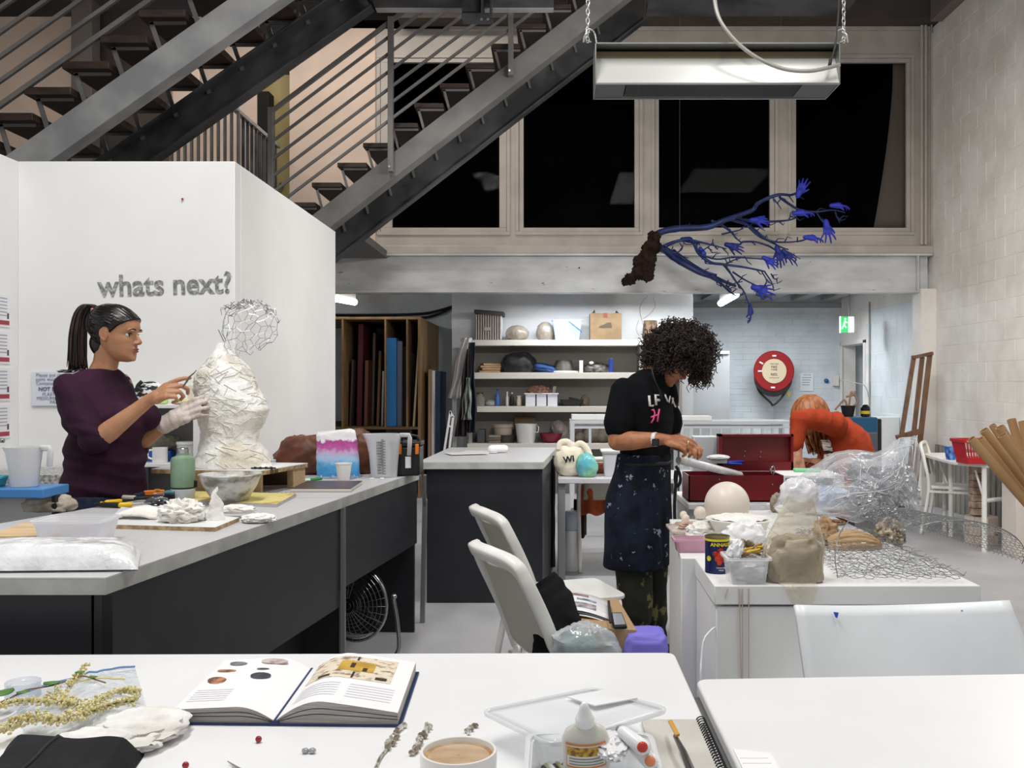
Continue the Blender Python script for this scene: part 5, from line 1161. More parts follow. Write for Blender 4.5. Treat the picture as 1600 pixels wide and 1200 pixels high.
# plaster bag (pink/blue)
t = thing('plaster_sack', 'glossy white, pink and blue plastic sack of plaster standing on the far bench', 'sack', B1(527, 747))
m_sack = mat('sack', (255, 255, 255), .2, bump=.8, bsc=14, coat=.3); nt = m_sack.node_tree
g = nt.nodes.new('ShaderNodeNewGeometry'); sp = nt.nodes.new('ShaderNodeSeparateXYZ'); nt.links.new(g.outputs['Position'], sp.inputs[0])
mr = nt.nodes.new('ShaderNodeMapRange'); mr.inputs['From Min'].default_value = ZY(747, 5.0); mr.inputs['From Max'].default_value = ZY(675, 5.0); nn = nt.nodes.new('ShaderNodeTexNoise'); nn.inputs['Scale'].default_value = 9
ma = nt.nodes.new('ShaderNodeMath'); ma.operation = 'MULTIPLY_ADD'; ma.inputs[1].default_value = .22; nt.links.new(nn.outputs['Fac'], ma.inputs[0])
nt.links.new(sp.outputs[2], mr.inputs[0]); sb_ = nt.nodes.new('ShaderNodeMath'); sb_.operation = 'SUBTRACT'; sb_.inputs[1].default_value = .11; nt.links.new(mr.outputs[0], sb_.inputs[0]); nt.links.new(sb_.outputs[0], ma.inputs[2])
cr = nt.nodes.new('ShaderNodeValToRGB'); els = cr.color_ramp.elements
stops = [(0, (226, 228, 232)), (.06, (60, 140, 200)), (.28, (90, 165, 215)), (.40, (160, 200, 232)), (.56, (206, 176, 214)), (.64, (196, 96, 168)), (.80, (176, 70, 146)), (.835, (240, 238, 242)), (1, (232, 232, 234))]
els[0].position = 0; els[0].color = rgb(stops[0][1]); els[1].position = 1; els[1].color = rgb(stops[-1][1])
for a, c in stops[1:-1]: e = els.new(a); e.color = rgb(c)
nt.links.new(ma.outputs[0], cr.inputs[0]); nt.links.new(cr.outputs[0], nt.nodes['Principled BSDF'].inputs['Base Color'])
sc0 = V((PX(527, 5.0), 5.0, BZ)); rings = []
for i in range(40):
    v = i / 39; hw = lerp(.100, .110, 1 - v) if v < .97 else .098; dp = .045 * (1 - v) ** .4 + .004; z = BZ + .001 + v * .243
    ring = []
    for k in range(44):
        a = 2 * PI * k / 44; cx_, sx_ = math.cos(a), math.sin(a)
        p_ = sc0 + V((math.copysign(abs(cx_) ** .55, cx_) * hw - .012 * v, .03 + math.copysign(abs(sx_) ** .8, sx_) * dp, z - BZ + (.012 * math.sin(cx_ * 3) if v > .9 else 0))); kk = .007 * crumple(p_, 14, 1) * (1 if i else 0); ring.append(p_ + V((cx_, sx_, 0)) * kk)
    rings.append(ring)
MB().loft(rings).build('body', m_sack, t, smooth=1.0)
# brown leather bag behind
m_lea = mat('brown_leather', (112, 66, 42), .5, c2=(86, 48, 30), sc_=5, bump=.3, bsc=12)
q = blob((PX(478, 5.22), 5.22, BZ + .09), (.16, .09, .12), .28, 1.6, 51, flat=BZ + .001); q2 = blob((PX(562, 5.25), 5.25, BZ + .11), (.10, .075, .13), .2, 1.6, 53, flat=BZ + .001); q.add(q2.v, q2.f)
tag(remesh(q, 'leather_bag', m_lea, None, .008, 3), 'slouching brown leather bag behind the pink and blue sack', 'bag')
# jug
def jug(px, pyb, d, r, h, lab, name='measuring_jug', z0=BZ, hs=1, mk=True):
    p = V((PX(px, d), d, z0)); t = thing(name, lab, 'jug', p)
    m_j = film('jug_frost', (232, 233, 236), .5, .3, bump=.05)
    rings = []
    for rr, zz in ((.78, 0), (.8, .004), (.90, h * .5), (1.0, h * .85), (1.06, h), (1.02, h), (.96, h * .85), (.86, h * .5), (.76, .008)):
        ring = []
        for k in range(36):
            a = 2 * PI * k / 36; x, y = math.cos(a) * r * rr, math.sin(a) * r * rr
            if zz > h * .75 and math.cos(a) < -.8: x -= r * .28 * (abs(math.cos(a)) - .8) * 5 * (zz - h * .75) / (h * .25)
            ring.append(p + V((x * hs, y, zz)))
        rings.append(ring)
    MB().loft(rings).build('body', m_j, t, smooth=.8)
    x0 = p.x + r * 1.0 * hs
    MB().tube([(x0, p.y, p.z + h * .97), (x0 + r * .55 * hs, p.y, p.z + h * .97), (x0 + r * .6 * hs, p.y, p.z + h * .9), (x0 + r * .55 * hs, p.y, p.z + h * .5)], [.012, .012, .012, .011], 8).build('handle', m_j, t, smooth=3)
    if mk:
        q = MB()
        for k in range(26):
            w_ = .012 if k % 2 else .022; z = p.z + h * (.1 + .78 * k / 25); yy = p.y - r * (.80 + .2 * k / 25) - .001; q.bx(p.x, p.x + w_, yy - .001, yy, z, z + .0022)
        q.build('graduation', m_blk, t, kind='stuff')
        for k in range(12): text(str((k + 1) * 250), .014, (p.x - .012, p.y - r * (.80 + .2 * k / 12) - .002, p.z + h * (.12 + .76 * k / 12)), FACE, m_blk, t, name='numeral')
    return t
jug(600, 745, 5.05, .085, .228, 'tall frosted measuring jug with black scale on the far bench')
jug(38, 763, 3.66, .062, .15, 'white measuring jug standing on the blue trestle top at the left edge', z0=bzz + .001, mk=False)
# toolbox black/orange
t = thing('toolbox', 'black plastic toolbox with orange latches at the far end of the bench', 'toolbox', B1(635, 741))
tb0 = V((PX(634, 5.12), 5.12, BZ))
mb_ = MB().box(tb0 + V((0, .05, .08)), (.155, .16, .155)).build('body', mat('toolbox_black', (26, 27, 30), .4), t, bevel=.01)
MB().box(tb0 + V((0, .05, .172)), (.165, .17, .028)).build('lid', _M['toolbox_black'], t, bevel=.008)
for dx in (-.025, .065): MB().box(tb0 + V((dx, -.037, .145)), (.018, .012, .055)).build('latch', m_org, t, bevel=.003)
MB().box(tb0 + V((.018, -.034, .075)), (.03, .004, .06)).build('sticker', m_white, t); MB().tube(spline([tb0 + V(p) for p in ((-.03, .05, .185), (-.02, .05, .21), (.05, .05, .21), (.06, .05, .185))], 4), .008, 8).build('handle', _M['toolbox_black'], t, smooth=3)
for px in (581, 597): tag(MB().lathe([(.012, 0), (.014, .004), (.010, .008), (.002, .008)], B1(px, 749), 14).build('plastic_disc', m_filmw, smooth=.6, origin=B1(px, 749)), ('left' if px < 590 else 'right') + ' one of two small clear caps at the foot of the frosted jug', 'cap', 'clear caps by the jug')
# fan
fc = V((PX(556, 4.75), 4.75, .30)); t = thing('fan', 'dark wire-caged floor fan with chrome stand under the far workbench', 'fan', (fc.x, fc.y, 0))
q = MB(); R_ = .185
Rf = RZ(-.35)
for k in range(10):
    rr = R_ * (k + 1) / 10; q.tube([fc + Rf @ V((math.cos(a) * rr, -.05 * (1 - (rr / R_) ** 2) - .03, math.sin(a) * rr)) for a in [2 * PI * j / 28 for j in range(28)]], .0014, 3, closed=True)
for k in range(28):
    a = 2 * PI * k / 28; q.tube([fc + Rf @ V((math.cos(a) * R_ * s, -.05 * (1 - s * s) - .03, math.sin(a) * R_ * s)) for s in (.2, .6, 1)], .0014, 3)
q.build('cage', mat('cage_wire', (120, 120, 120), .3, metal=.8), t, kind='stuff')
MB().tube([fc + Rf @ V((math.cos(a) * R_, -.02, math.sin(a) * R_)) for a in [2 * PI * j / 36 for j in range(36)]], .008, 6, closed=True).build('rim', _M['chrome'], t, smooth=3)
MB().lathe([(.05, 0), (.055, .02), (.03, .03), (.001, .032)], fc + Rf @ V((0, -.04, 0)), 20, Rf @ RX(PI / 2)).build('hub', m_blk, t, smooth=.6)
for k in range(3):
    a0 = 2 * PI * k / 3
    MB().grid(lambda u, v: fc + Rf @ V((math.cos(a0 + v * 1.3) * R_ * .9 * (.2 + .8 * u), .02 + .03 * v, math.sin(a0 + v * 1.3) * R_ * .9 * (.2 + .8 * u))), 6, 6).build('blade', m_blk, t, smooth=3, solid=.003)
MB().tube(spline([fc + V((.185, .0, .02)), fc + V((.205, .0, -.1)), fc + V((.21, -.02, -.24)), fc + V((.12, -.05, -.285)), fc + V((-.12, -.05, -.285))], 6), .011, 8).build('stand', _M['chrome'], t, smooth=3)
MB().ell(fc + V((.19, 0, .03)), (.014, .02, .014)).build('pivot_knob', _M['chrome'], t, smooth=3); MB().box(fc + V((.02, -.05, -.285)), (.04, .03, .03)).build('foot', m_blk, t, bevel=.004)
# booth notices
def yzR(): return Matrix(((0, 0, 1), (1, 0, 0), (0, 1, 0)))   # text plane facing +x, reading along +y
t = thing('notice_sheet', 'pale blue-white waste disposal notice on the booth wall behind the maker in purple', 'notice', P(72, 607, 5.19))
nx0, nx1, nz0, nz1 = PX(50, 5.19), PX(135, 5.19), ZY(634, 5.19), ZY(581, 5.19)
MB().bx(nx0, nx1, 5.188, 5.194, nz0, nz1).build('sheet', mat('notice_paper', (222, 226, 238), .5), t, bevel=.001)
m_ink = mat('ink_navy', (104, 106, 128), .6)
for ln, y, s, al, x in (('Please put chemical/', 586, .026, 'LEFT', 56), ('paint waste in Drum', 592.5, .026, 'LEFT', 56), ('Container', 599, .026, 'LEFT', 56), ('NOT DOWN SINK', 608, .029, 'LEFT', 60), ('PLASTER/', 616, .025, 'LEFT', 66), ('MEDIUMS/ SOLIDS', 622.5, .025, 'LEFT', 57), ('PAINT', 628.5, .025, 'LEFT', 78)):
    text(ln, s, P(x, y, 5.185), FACE, m_ink, t, align=al, bold=.0006 if s > .028 else -.0004)
for k, (ya, yb) in enumerate(((462, 512), (519, 569), (575, 626), (632, 684))):
    t = thing('safety_poster', ['topmost red-footed safety poster at the left edge of the booth wall', 'second red-footed safety poster down at the left edge', 'third red-footed safety poster down at the left edge', 'lowest red-footed safety poster at the left edge, near the tap'][k], 'poster', P(5, ya, 4.9), 'column of safety posters')
    # on the wall x = bx0 facing +x
    y0_, y1_ = 4.65, 5.06 - 0 * k; X_ = bx0 + .004
    yy = bx0 * F / (15 - CX)   # depth where px = 15
    def zz_(py): return ZY(py, yy)
    MB().bx(bx0 + .001, X_, yy - .45, yy, zz_(yb), zz_(ya)).build('sheet', m_white, t)
    MB().bx(X_, X_ + .001, yy - .44, yy - .01, zz_(yb) + .012, zz_(yb) + .035).build('red_band', mat('poster_red', (164, 50, 66), .5), t)
    for j in range(6): MB().bx(X_, X_ + .001, yy - .13 + .012 * (j % 3), yy - .03, zz_(ya) - .022 - j * .018, zz_(ya) - .016 - j * .018).build('print_line', mat('poster_grey', (170, 170, 184), .6), t)
    MB().bx(X_, X_ + .001, yy - .03, yy - .015, zz_(yb) + .045, zz_(yb) + .075).build('drop_mark', mat('poster_dark', (80, 44, 60), .5), t)
# booth shelf contents
zs2, zs1 = ZY(730, sy0) + .0185, ZY(638, sy0) + .0185
p = V((PX(250, 4.97), 4.97, zs2)); t = thing('mug', 'white mug on the lower open shelf behind the green bottle', 'mug', p)
MB().lathe([(.036, 0), (.038, .003), (.038, .078), (.035, .078), (.034, .006), (.001, .006)], p, 24).build('body', mat('mug_white', (240, 240, 240), .3), t, smooth=.6)
MB().tube(spline([p + V(q_) for q_ in ((-.036, -.005, .065), (-.056, -.01, .06), (-.058, -.01, .03), (-.037, -.005, .018))], 4), .005, 8).build('handle', _M['mug_white'], t, smooth=3)
tag(MB().bx(PX(218, 5.05), PX(268, 5.05), 5.03, 5.12, zs2, zs2 + .055).build('blue_box', mat('blue_box', (40, 90, 180), .4), bevel=.004, origin=(PX(240, 5.05), 5.05, zs2)), 'blue box behind the white mug', 'box')
tag(blob((PX(250, 5.08), 5.08, zs2 + .095), (.10, .04, .04), .4, 2, 61).build('folded_cloth', mat('sage_cloth', (160, 158, 138), .9, c2=(110, 108, 92), sc_=10), smooth=3, origin=(PX(250, 5.08), 5.08, zs2 + .06)), 'crumpled sage cloth heaped over the blue box', 'cloth')
p = V((PX(291, 5.02), 5.02, zs2)); t = thing('tub', 'white lidded pail with a printed label beside the white mug', 'tub', p)
MB().lathe([(.04, 0), (.046, .09), (.050, .092), (.050, .105), (.002, .106)], p, 24).build('body', mat('pail_white', (230, 230, 228), .4), t, smooth=.6); MB().bx(p.x - .03, p.x + .028, p.y - .049, p.y - .046, zs2 + .025, zs2 + .08).build('label', mat('label_bluegrey', (190, 196, 206), .5, c2=(140, 146, 160), sc_=60), t)
MB().lathe([(.043, .001), (.045, .014)], p, 24, cap=False).build('green_rim', mat('green_rim', (100, 150, 90), .4), t)
t = thing('shoe', 'black and white patterned trainer with green sole on the upper open shelf', 'shoe', (PX(238, 5.05), 5.05, zs1))
q = blob((PX(236, 5.05), 5.04, zs1 + .06), (.085, .045, .055), .15, 2, 71, flat=zs1 + .02); q.build('upper', mat('shoe_upper', (230, 230, 230), .6, c2=(20, 20, 22), sc_=16, lo=.48, hi=.52, stretch=(1, 1, 2.5)), t, smooth=3)
MB().loft([[V((PX(236, 5.05) + math.cos(a) * .095, 5.04 + math.sin(a) * .045, z)) for a in [2 * PI * k / 20 for k in range(20)]] for z in (zs1 + .001, zs1 + .028)]).build('sole', mat('shoe_green', (190, 224, 140), .5), t, bevel=.006)
MB().tube(spline([(PX(222, 5) - .0, 5.0, zs1 + .12), (PX(216, 5), 4.99, zs1 + .09), (PX(224, 5), 4.99, zs1 + .07)], 5), .01, 8).build('heel_loop', m_blk, t, smooth=3)
tag(MB().bx(PX(293, 5.03), PX(310, 5.03), 5.03, 5.1, zs1, zs1 + .10).build('cream_box', mat('cream_box', (222, 216, 200), .6), bevel=.003, origin=(PX(300, 5.03), 5.05, zs1)), 'cream box at the right end of the upper open shelf', 'box')
tag(blob((PX(284, 4.97), 4.97, zs1 + .014), (.05, .03, .015), .3, 2, 73, flat=zs1).build('yellow_rag', mat('yellow_rag', (216, 206, 160), .8), smooth=3, origin=(PX(284, 4.97), 4.97, zs1)), 'thin yellowish rag at the front of the upper open shelf', 'rag')
t = thing('tub', 'small turquoise tub on the blue trestle top at the far left', 'tub', (PX(-22, 3.66), 3.66, bzz + .001)); tub(t, (PX(-14, 3.66), 3.66, bzz + .001), .04, .03, .05, .035, .035, mat('turquoise', (90, 190, 200), .4))
# middle bench
t = thing('papers', 'loose sheets of paper on the middle charcoal bench', 'paper', PZ(740, 706, BZ))
for k, (x, y, r) in enumerate(((735, 709, .1), (752, 707, -.15), (728, 710, .35))):
    v = PZ(x, y, BZ); MB().box(v + V((0, 0, .002 + .003 * k)), (.26, .2, .002), RZ(r)).build('sheet', m_white, t)
p = PZ(778, 708, BZ); tag(MB().cap_tube([p + V((-.045, .02, .03)), p + V((.045, .03, .03))], [.028, .028], 18).build('tape_roll', m_white, smooth=.8, origin=p), 'small white paper roll on the middle charcoal bench', 'roll')
# tote bag table
tz = .736; q = blob((PX(890, 6.75), 6.75, tz + .11), (.105, .08, .12), .14, 1.4, 81, flat=tz, power=.8)
t = thing('tote_bag', 'cream canvas tote bag with black letters on the table behind the middle bench', 'bag', (PX(890, 6.75), 6.75, tz))
m_canvas = mat('canvas_cream', (226, 218, 198), .85, bump=.3, bsc=60)
remesh(q, 'body', m_canvas, t, .008, 3)
for pts in ([(873, 703), (876, 692), (888, 691), (892, 702)], [(895, 703), (905, 693), (915, 699), (922, 713)]):
    MB().tube(spline([P(a, b, 6.7) for a, b in pts], 5), .022, 8, flat=.35).build('handle', m_canvas, t, smooth=3)
text('WI', .06, P(889, 718, 6.655), FACE @ RZ(.15), m_blk, t, bold=.002)
q = blob((PX(917, 6.66), 6.66, tz + .075), (.072, .05, .085), .2, 1.8, 83, flat=tz, R=RY(-.25))
tag(q.build('teal_pouch', mat('teal_pouch', (90, 176, 196), .3, c2=(130, 190, 150), sc_=7, bump=.6, bsc=20), smooth=3, origin=(PX(917, 6.66), 6.66, tz)), 'shiny turquoise and green pouch leaning on the tote bag', 'pouch')
t = thing('tub', 'clear white lidded container with pink contents next to the turquoise pouch', 'tub', (PX(956, 6.75), 6.75, tz)); tub(t, (PX(957, 6.75), 6.75, tz), .058, .06, .07, .07, .165, film('tub_pinkish', (232, 232, 238), .55, .3, bump=.05))
MB().bx(PX(946, 6.75), PX(968, 6.75), 6.71, 6.79, tz + .005, tz + .115).build('pink_contents', mat('pink_contents', (220, 170, 176), .6), t, bevel=.008)
MB().bx(PX(938, 6.75), PX(973, 6.75), 6.67, 6.83, tz + .17, tz + .186).build('lid', m_white, t, bevel=.005)
tag(blob((PX(935, 6.95), 6.95, tz + .03), (.1, .06, .04), .3, 2, 87, flat=tz).build('red_cloth', mat('russet_cloth', (110, 60, 44), .8), smooth=3, origin=(PX(935, 6.95), 6.95, tz)), 'russet cloth lying behind the turquoise pouch', 'cloth')
def cloth(name, lab, x0, x1, y0, y1, d, m, cat='cloth', seed=0, sway=.03, taper=0):
    def fn(u, v):
        p = P(lerp(x0 + taper * v, x1, u), lerp(y0, y1, v), d); p.y += sway * math.sin(u * 11 + seed) * (.4 + v) + .02 * nz((u * 4, v * 3, seed), 1); p.z -= .03 * abs(math.sin(u * 7 + seed)) * v; return p
    return tag(MB().grid(fn, 18, 14).build(name, m, smooth=3, solid=.008, origin=P((x0 + x1) / 2, y0, d)), lab, cat)
cloth('orange_cloth', 'burnt orange cloth draped over the chair at the far bench', 903, 962, 757, 800, 7.05, mat('burnt_orange', (176, 84, 46), .8), seed=1)
cloth('dark_cloth', 'dark brown garment hanging beside the orange cloth', 897, 916, 780, 834, 7.2, mat('dark_brown_cloth', (52, 42, 36), .9), seed=3)
t = thing('dispenser_roll', 'white cylindrical bin with a blue printed top under the tote bag table', 'bin', (PX(890, 7.1), 7.1, 0))
MB().lathe([(.055, 0), (.06, .02), (.062, .28), (.058, .30), (.002, .30)], (PX(891, 7.1), 7.1, .001), 20).build('body', m_white, t, smooth=.6); MB().lathe([(.05, .301), (.056, .31), (.056, .43), (.05, .44), (.002, .44)], (PX(892, 7.1), 7.1, .001), 20).build('roll', mat('roll_blue', (190, 200, 214), .5), t, smooth=.6)
# hanging apron/cable strip beside bench
cloth('black_strap', 'black cloth strip hanging at the right edge of the middle bench', 861, 867, 712, 880, 6.9, m_blk, seed=5, sway=.01)

# ================= THINGS ON CHAIR =================
sz_ = .458
t = thing('cardboard_box', 'open brown cardboard box on the chair seat under the phone', 'box', (.14, 3.25, sz_))
cb = [V((PX(905, 3.1), 3.10)), V((PX(994, 3.08), 3.06)), V((PX(966, 3.5), 3.5)), V((PX(895, 3.5), 3.5))]
bt = ZY(984, 3.06)
MB().prism([V((v.x, v.y)) for v in cb], sz_ + .001, bt).build('body', mat('kraft', (172, 142, 104), .7), t, bevel=.002)
m_mag = mat('magazine', (236, 236, 238), .35, c2=(200, 196, 196), sc_=9, lo=.55, hi=.6)
t = thing('papers', 'open printed papers and magazines on the chair', 'papers', (.02, 3.3, bt))
def sheet(u, v, k=0):
    a = PZ(852, 958, .60); b = PZ(952, 968, .60); c_ = PZ(952, 938, .60); d_ = PZ(852, 925, .62)
    p = a.lerp(b, u).lerp(d_.lerp(c_, u), v); p.z += .02 * math.sin(u * PI) - .007 * k + .006 * math.sin(v * 5); return p
for k in range(3): MB().grid(lambda u, v, k=k: sheet(u, v, k) + V((.006 * k, -.008 * k, 0)), 10, 6).build('sheet', m_white if k == 0 else mat('sheet_dark', (70, 74, 86), .5) if k == 1 else m_white, t, smooth=3, solid=.002)
def onsheet(u0, u1, v0, v1, m, nm='picture'): MB().grid(lambda u, v: sheet(lerp(u0, u1, u), lerp(v0, v1, v)) + V((0, 0, .0022)), 6, 3).build(nm, m, t, smooth=3)
onsheet(.12, .68, .78, .92, mat('pic_pink', (176, 140, 132), .5, c2=(120, 90, 84), sc_=40)); onsheet(.1, .36, .45, .6, mat('pic_dark', (90, 88, 80), .5, c2=(180, 176, 160), sc_=30)); onsheet(.5, .8, .48, .62, mat('pic_blue', (80, 96, 140), .5, c2=(190, 200, 214), sc_=30)); onsheet(.35, .8, .12, .32, mat('pic_grey', (110, 104, 110), .5, c2=(190, 180, 184), sc_=30))
t = thing('phone', 'black phone with a grey screen on the cardboard box', 'phone', PZ(966, 975, bt))
ph = [PZ(959, 979, bt + .01), PZ(980, 978, bt + .01), PZ(972, 957, bt + .01), PZ(955, 957, bt + .01)]
MB().slab([v + V((0, 0, -.008)) for v in ph], (0, 0, .009)).build('body', m_blk, t, bevel=.003); c_ = sum(ph, V()) / 4
MB().slab([c_ + (v - c_) * .82 + V((0, 0, .0012)) for v in ph], (0, 0, .0006)).build('screen', mat('screen_grey', (160, 166, 172), .1), t)
t = tool('black pen lying beside the phone', 'pen', 'pen', [(PZ(951, 940, bt + .02), PZ(954, 972, bt + .02), .005, .005, m_blk, 'barrel')], PZ(952, 960, bt), None)
q = blob((PX(915, 3.02), 3.02, .545), (.10, .07, .075), .28, 1.5, 91, R=RY(.2)); t = thing('plastic_bag', 'knotted see-through plastic bag with green inside, on the chair by the box', 'bag', (PX(915, 3.0), 2.98, sz_))
q.build('bag', film('bag_grey', (206, 212, 216), .42, .16, bump=.7, bsc=14), t, smooth=.8); blob((PX(905, 3.04), 3.04, .56), (.05, .04, .035), .3, 2, 93).build('green_contents', mat('mint', (110, 160, 146), .5), t, smooth=3)
q = MB().tube(spline([P(848, 905, 3.3), P(862, 930, 3.28), P(872, 975, 3.2), P(880, 1040, 3.15)], 5), [.045 + .05 * k / 15 for k in range(16)], 14, flat=1.2)
q2 = blob(P(875, 1010, 3.22), (.09, .12, .09), .25, 1.6, 95); q.add(q2.v, q2.f)
tag(remesh(q, 'black_jacket', mat('jacket_black', (15, 15, 18), .9, spec=.2), None, .008, 3, disp=lambda co: .005 * np.sin(co[:, 0] * 60 + 4 * np.sin(co[:, 2] * 22)) * np.sin(co[:, 2] * 35 + co[:, 1] * 20)), 'black jacket bunched on the white chair behind the papers', 'jacket')
q = blob((PX(1012, 3.0), 3.1, .47), (.07, .07, .115), .1, 1.4, 97, power=.35)
tag(q.build('purple_bag', mat('purple_cloth', (128, 118, 216), .6), smooth=.9, origin=(PX(1012, 3.0), 3.1, .36)), 'folded lavender-purple bag beside the cardboard box', 'bag')

# ================= PLINTH TOP =================
PZT = .80
def Q(px, py, z=PZT + .001): return PZ(px, py, z)
m_cer = mat('bisque', (226, 214, 200), .5, c2=(216, 204, 190), sc_=4)
c_ = V((PX(1136, 3.9), 3.9, ZY(787.5, 3.9))); r_ = 35 * 3.9 / F
tag(MB().ell((c_.x, c_.y, PZT + .001 + r_), (r_, r_, r_), nu=48, nv=28).build('ceramic_ball', mat('cream_sphere', (228, 218, 205), .38), smooth=3, origin=(c_.x, c_.y, PZT + .001)), 'large smooth cream sphere in front of the red toolbox', 'sphere')
for px, py, rp, lab in ((1094, 812, 10, 'small cream ball left of the large sphere'), (1071, 817, 6.5, 'tiny cream ball at the far left of the plinth, front one'), (1068, 811, 6, 'tiny cream ball at the far left of the plinth, back one')):
    d = (EH - PZT) * F / (py - CY); r_ = rp * d / F; tag(MB().ell((PX(px, d), d, PZT + .001 + r_), (r_, r_, r_ * 1.05), nu=24, nv=14).build('clay_ball', m_cer, smooth=3, origin=(PX(px, d), d, PZT)), lab, 'ball')
p = V((PX(1155, 3.55), 3.55, PZT + .001)); t = thing('basin', 'wide white basin heaped with dry plaster crumbs', 'basin', p)
MB().lathe([(.075, 0), (.085, .004), (.108, .07), (.118, .078), (.124, .082), (.118, .084), (.104, .076), (.001, .07)], p, 44).build('body', mat('basin_white', (234, 231, 224), .45), t, smooth=.7)
def heap(u, v): a = 2 * PI * u; r = .102 * v; return p + V((math.cos(a) * r, math.sin(a) * r, .078 + .014 * (1 - v) + .013 * crumple((math.cos(a) * v * 3, math.sin(a) * v * 3, 0), 2)))
MB().grid(heap, 36, 12).build('plaster_heap', m_plast, t, smooth=.9, kind='stuff')
for k, (px, lab) in enumerate(((1080, 'crumpled plaster scraps in a shallow clear tray on the left plinth'),)):
    t = thing('tray', lab, 'tray', Q(1085, 842)); tub(t, Q(1080, 838) + V((0, .07, 0)), .06, .085, .07, .095, .018, film('tray_clear', (226, 214, 206), .4, .15))
    blob(Q(1078, 830) + V((0, .07, .01)), (.05, .05, .015), .5, 3, 101, flat=PZT + .006).build('pinkish_scrap', mat('scrap_pink', (200, 168, 150), .7, c2=(150, 110, 96), sc_=14), t, smooth=.8)
tag(blob(Q(1103, 848) + V((0, .06, .028)), (.055, .035, .034), .55, 3, 103, flat=PZT + .001).build('plaster_lump', m_plast, smooth=.9, origin=Q(1103, 848)), 'lumpy plaster chunk behind the pink container', 'plaster piece')
t = thing('tub', 'shallow clear container stained pink on the edge of the left plinth', 'tub', Q(1085, 866)); tub(t, Q(1084, 864) + V((-.005, .045, 0)), .048, .035, .055, .042, .04, film('tub_rose', (226, 184, 204), .6, .2, bump=.1))
blob(Q(1080, 864) + V((0, .03, .012)), (.03, .01, .010), .5, 3, 105).build('pink_scrap', mat('magenta_scrap', (206, 60, 104), .5), t, smooth=.8)
tag(MB().prism([V((Q(1058, 871).x, 3.19)), V((Q(1108, 871).x, 3.19)), V((Q(1108, 871).x, 3.27)), V((Q(1058, 871).x, 3.27))], PZT - .0, PZT + .0005).build('x', m_woodp), 'x', 'x') if False else None
# tin can
p = Q(1124, 897) + V((0, .037, 0)); rc = .0375; hc_ = .112; t = thing('tin_can', 'dark blue tomato tin with a yellow rim and red tomato picture on the front plinth', 'can', p)
MB().lathe([(rc, 0), (rc, hc_ - .012)], p, 40, cap=False).build('label', mat('can_blue', (24, 34, 84), .3), t, smooth=3)
MB().lathe([(rc + .0006, hc_ - .014), (rc + .0006, hc_ - .007)], p, 40, cap=False).build('yellow_band', mat('can_yellow', (236, 220, 40), .35), t, smooth=3)
MB().lathe([(rc, hc_ - .007), (rc + .0015, hc_ - .003), (rc + .0015, hc_), (rc - .001, hc_), (rc - .002, hc_ - .03), (.001, hc_ - .04)], p, 40).build('rim', mat('can_metal', (150, 140, 104), .3, metal=.7), t, smooth=.5)
def oncan(mb_or_obj, ang0=0):
    me = mb_or_obj.data; W = world_of(t)
    for v in me.vertices:
        q_ = W @ v.co; a = (q_.x - p.x) / rc; dr = (p.y - rc) - q_.y
        q_ = V((p.x + math.sin(a + ang0) * (rc + dr), p.y - math.cos(a + ang0) * (rc + dr), q_.z)); v.co = W.inverted() @ q_
o = text('ANNALISA', .0145, (p.x + .012, p.y - rc - .0006, p.z + .088), FACE, _M['can_yellow'], t, xs=1.15, bold=.0004); oncan(o)
rnd = random.Random(5)
for k, (x, z, r) in enumerate(((0, .055, .0095), (-.012, .06, .009), (.013, .06, .0095), (.004, .07, .009), (-.006, .045, .009), (.010, .044, .0095), (0, .034, .008), (.018, .05, .008))):
    o = MB().lathe([(r, 0), (r * .8, .0009), (.0005, .0012)], (p.x + x, p.y - rc - .0004 - k * .00005, p.z + z), 14, RX(PI / 2)).build('tomato_print', mat('tomato_red_%d' % (k % 2), ((206, 60, 36), (176, 40, 28))[k % 2], .4), t, smooth=3); oncan(o)
for z, s in ((.018, .006), (.011, .005)): o = text('TOMATOES' if s > .005 else 'PEELED', s, (p.x + .006, p.y - rc - .0006, p.z + z), FACE, m_white, t); oncan(o)
o = MB().lathe([(.008, 0), (.008, .0006), (.005, .0006), (.005, 0)], (p.x - .034, p.y - rc - .0004, p.z + .045), 16, RX(PI / 2)).build('emblem', _M['can_yellow'], t); oncan(o)
# clear container with rolled things
t = thing('tub', 'clear square container stuffed with bags and rolled cord at the plinth edge', 'tub', Q(1169, 914)); pc = Q(1171, 914) + V((0, .055, 0)); tub(t, pc, .050, .05, .059, .055, .072, film('tub_clear2', (248, 248, 250), .3, .15, bump=.2))
blob(pc + V((.01, 0, .035)), (.048, .04, .034), .35, 2.4, 111).build('white_bag', m_filmw, t, smooth=.8)
blob(pc + V((-.035, -.01, .082)), (.02, .02, .036), .5, 2, 112, R=RY(.4)).build('tissue', m_white, t, smooth=.8)
mcord = mat('tan_cord', (186, 158, 112), .7, c2=(120, 90, 60), sc_=60)
rnd = random.Random(9)
for k in range(14):
    a = rnd.uniform(-.6, .6); MB().tube(spline([pc + V((-.03 + rnd.uniform(-.01, .01), rnd.uniform(-.03, .02), .070)), pc + V((.0, rnd.uniform(-.03, .02), .082 + rnd.uniform(0, .012))), pc + V((.045, rnd.uniform(-.03, .02), .095 + rnd.uniform(-.02, .02)))], 4), .0032, 6).build('cord', mcord if k % 4 else m_yel, t, smooth=3)
for k, (dx, dz) in enumerate(((-.005, .105), (.018, .102), (.038, .092))): MB().ell(pc + V((dx, .03, dz)), (.014, .014, .015)).build('cord_ball', mat('cord_ball', (176, 160, 136), .7, c2=(96, 84, 66), sc_=60), t, smooth=3)
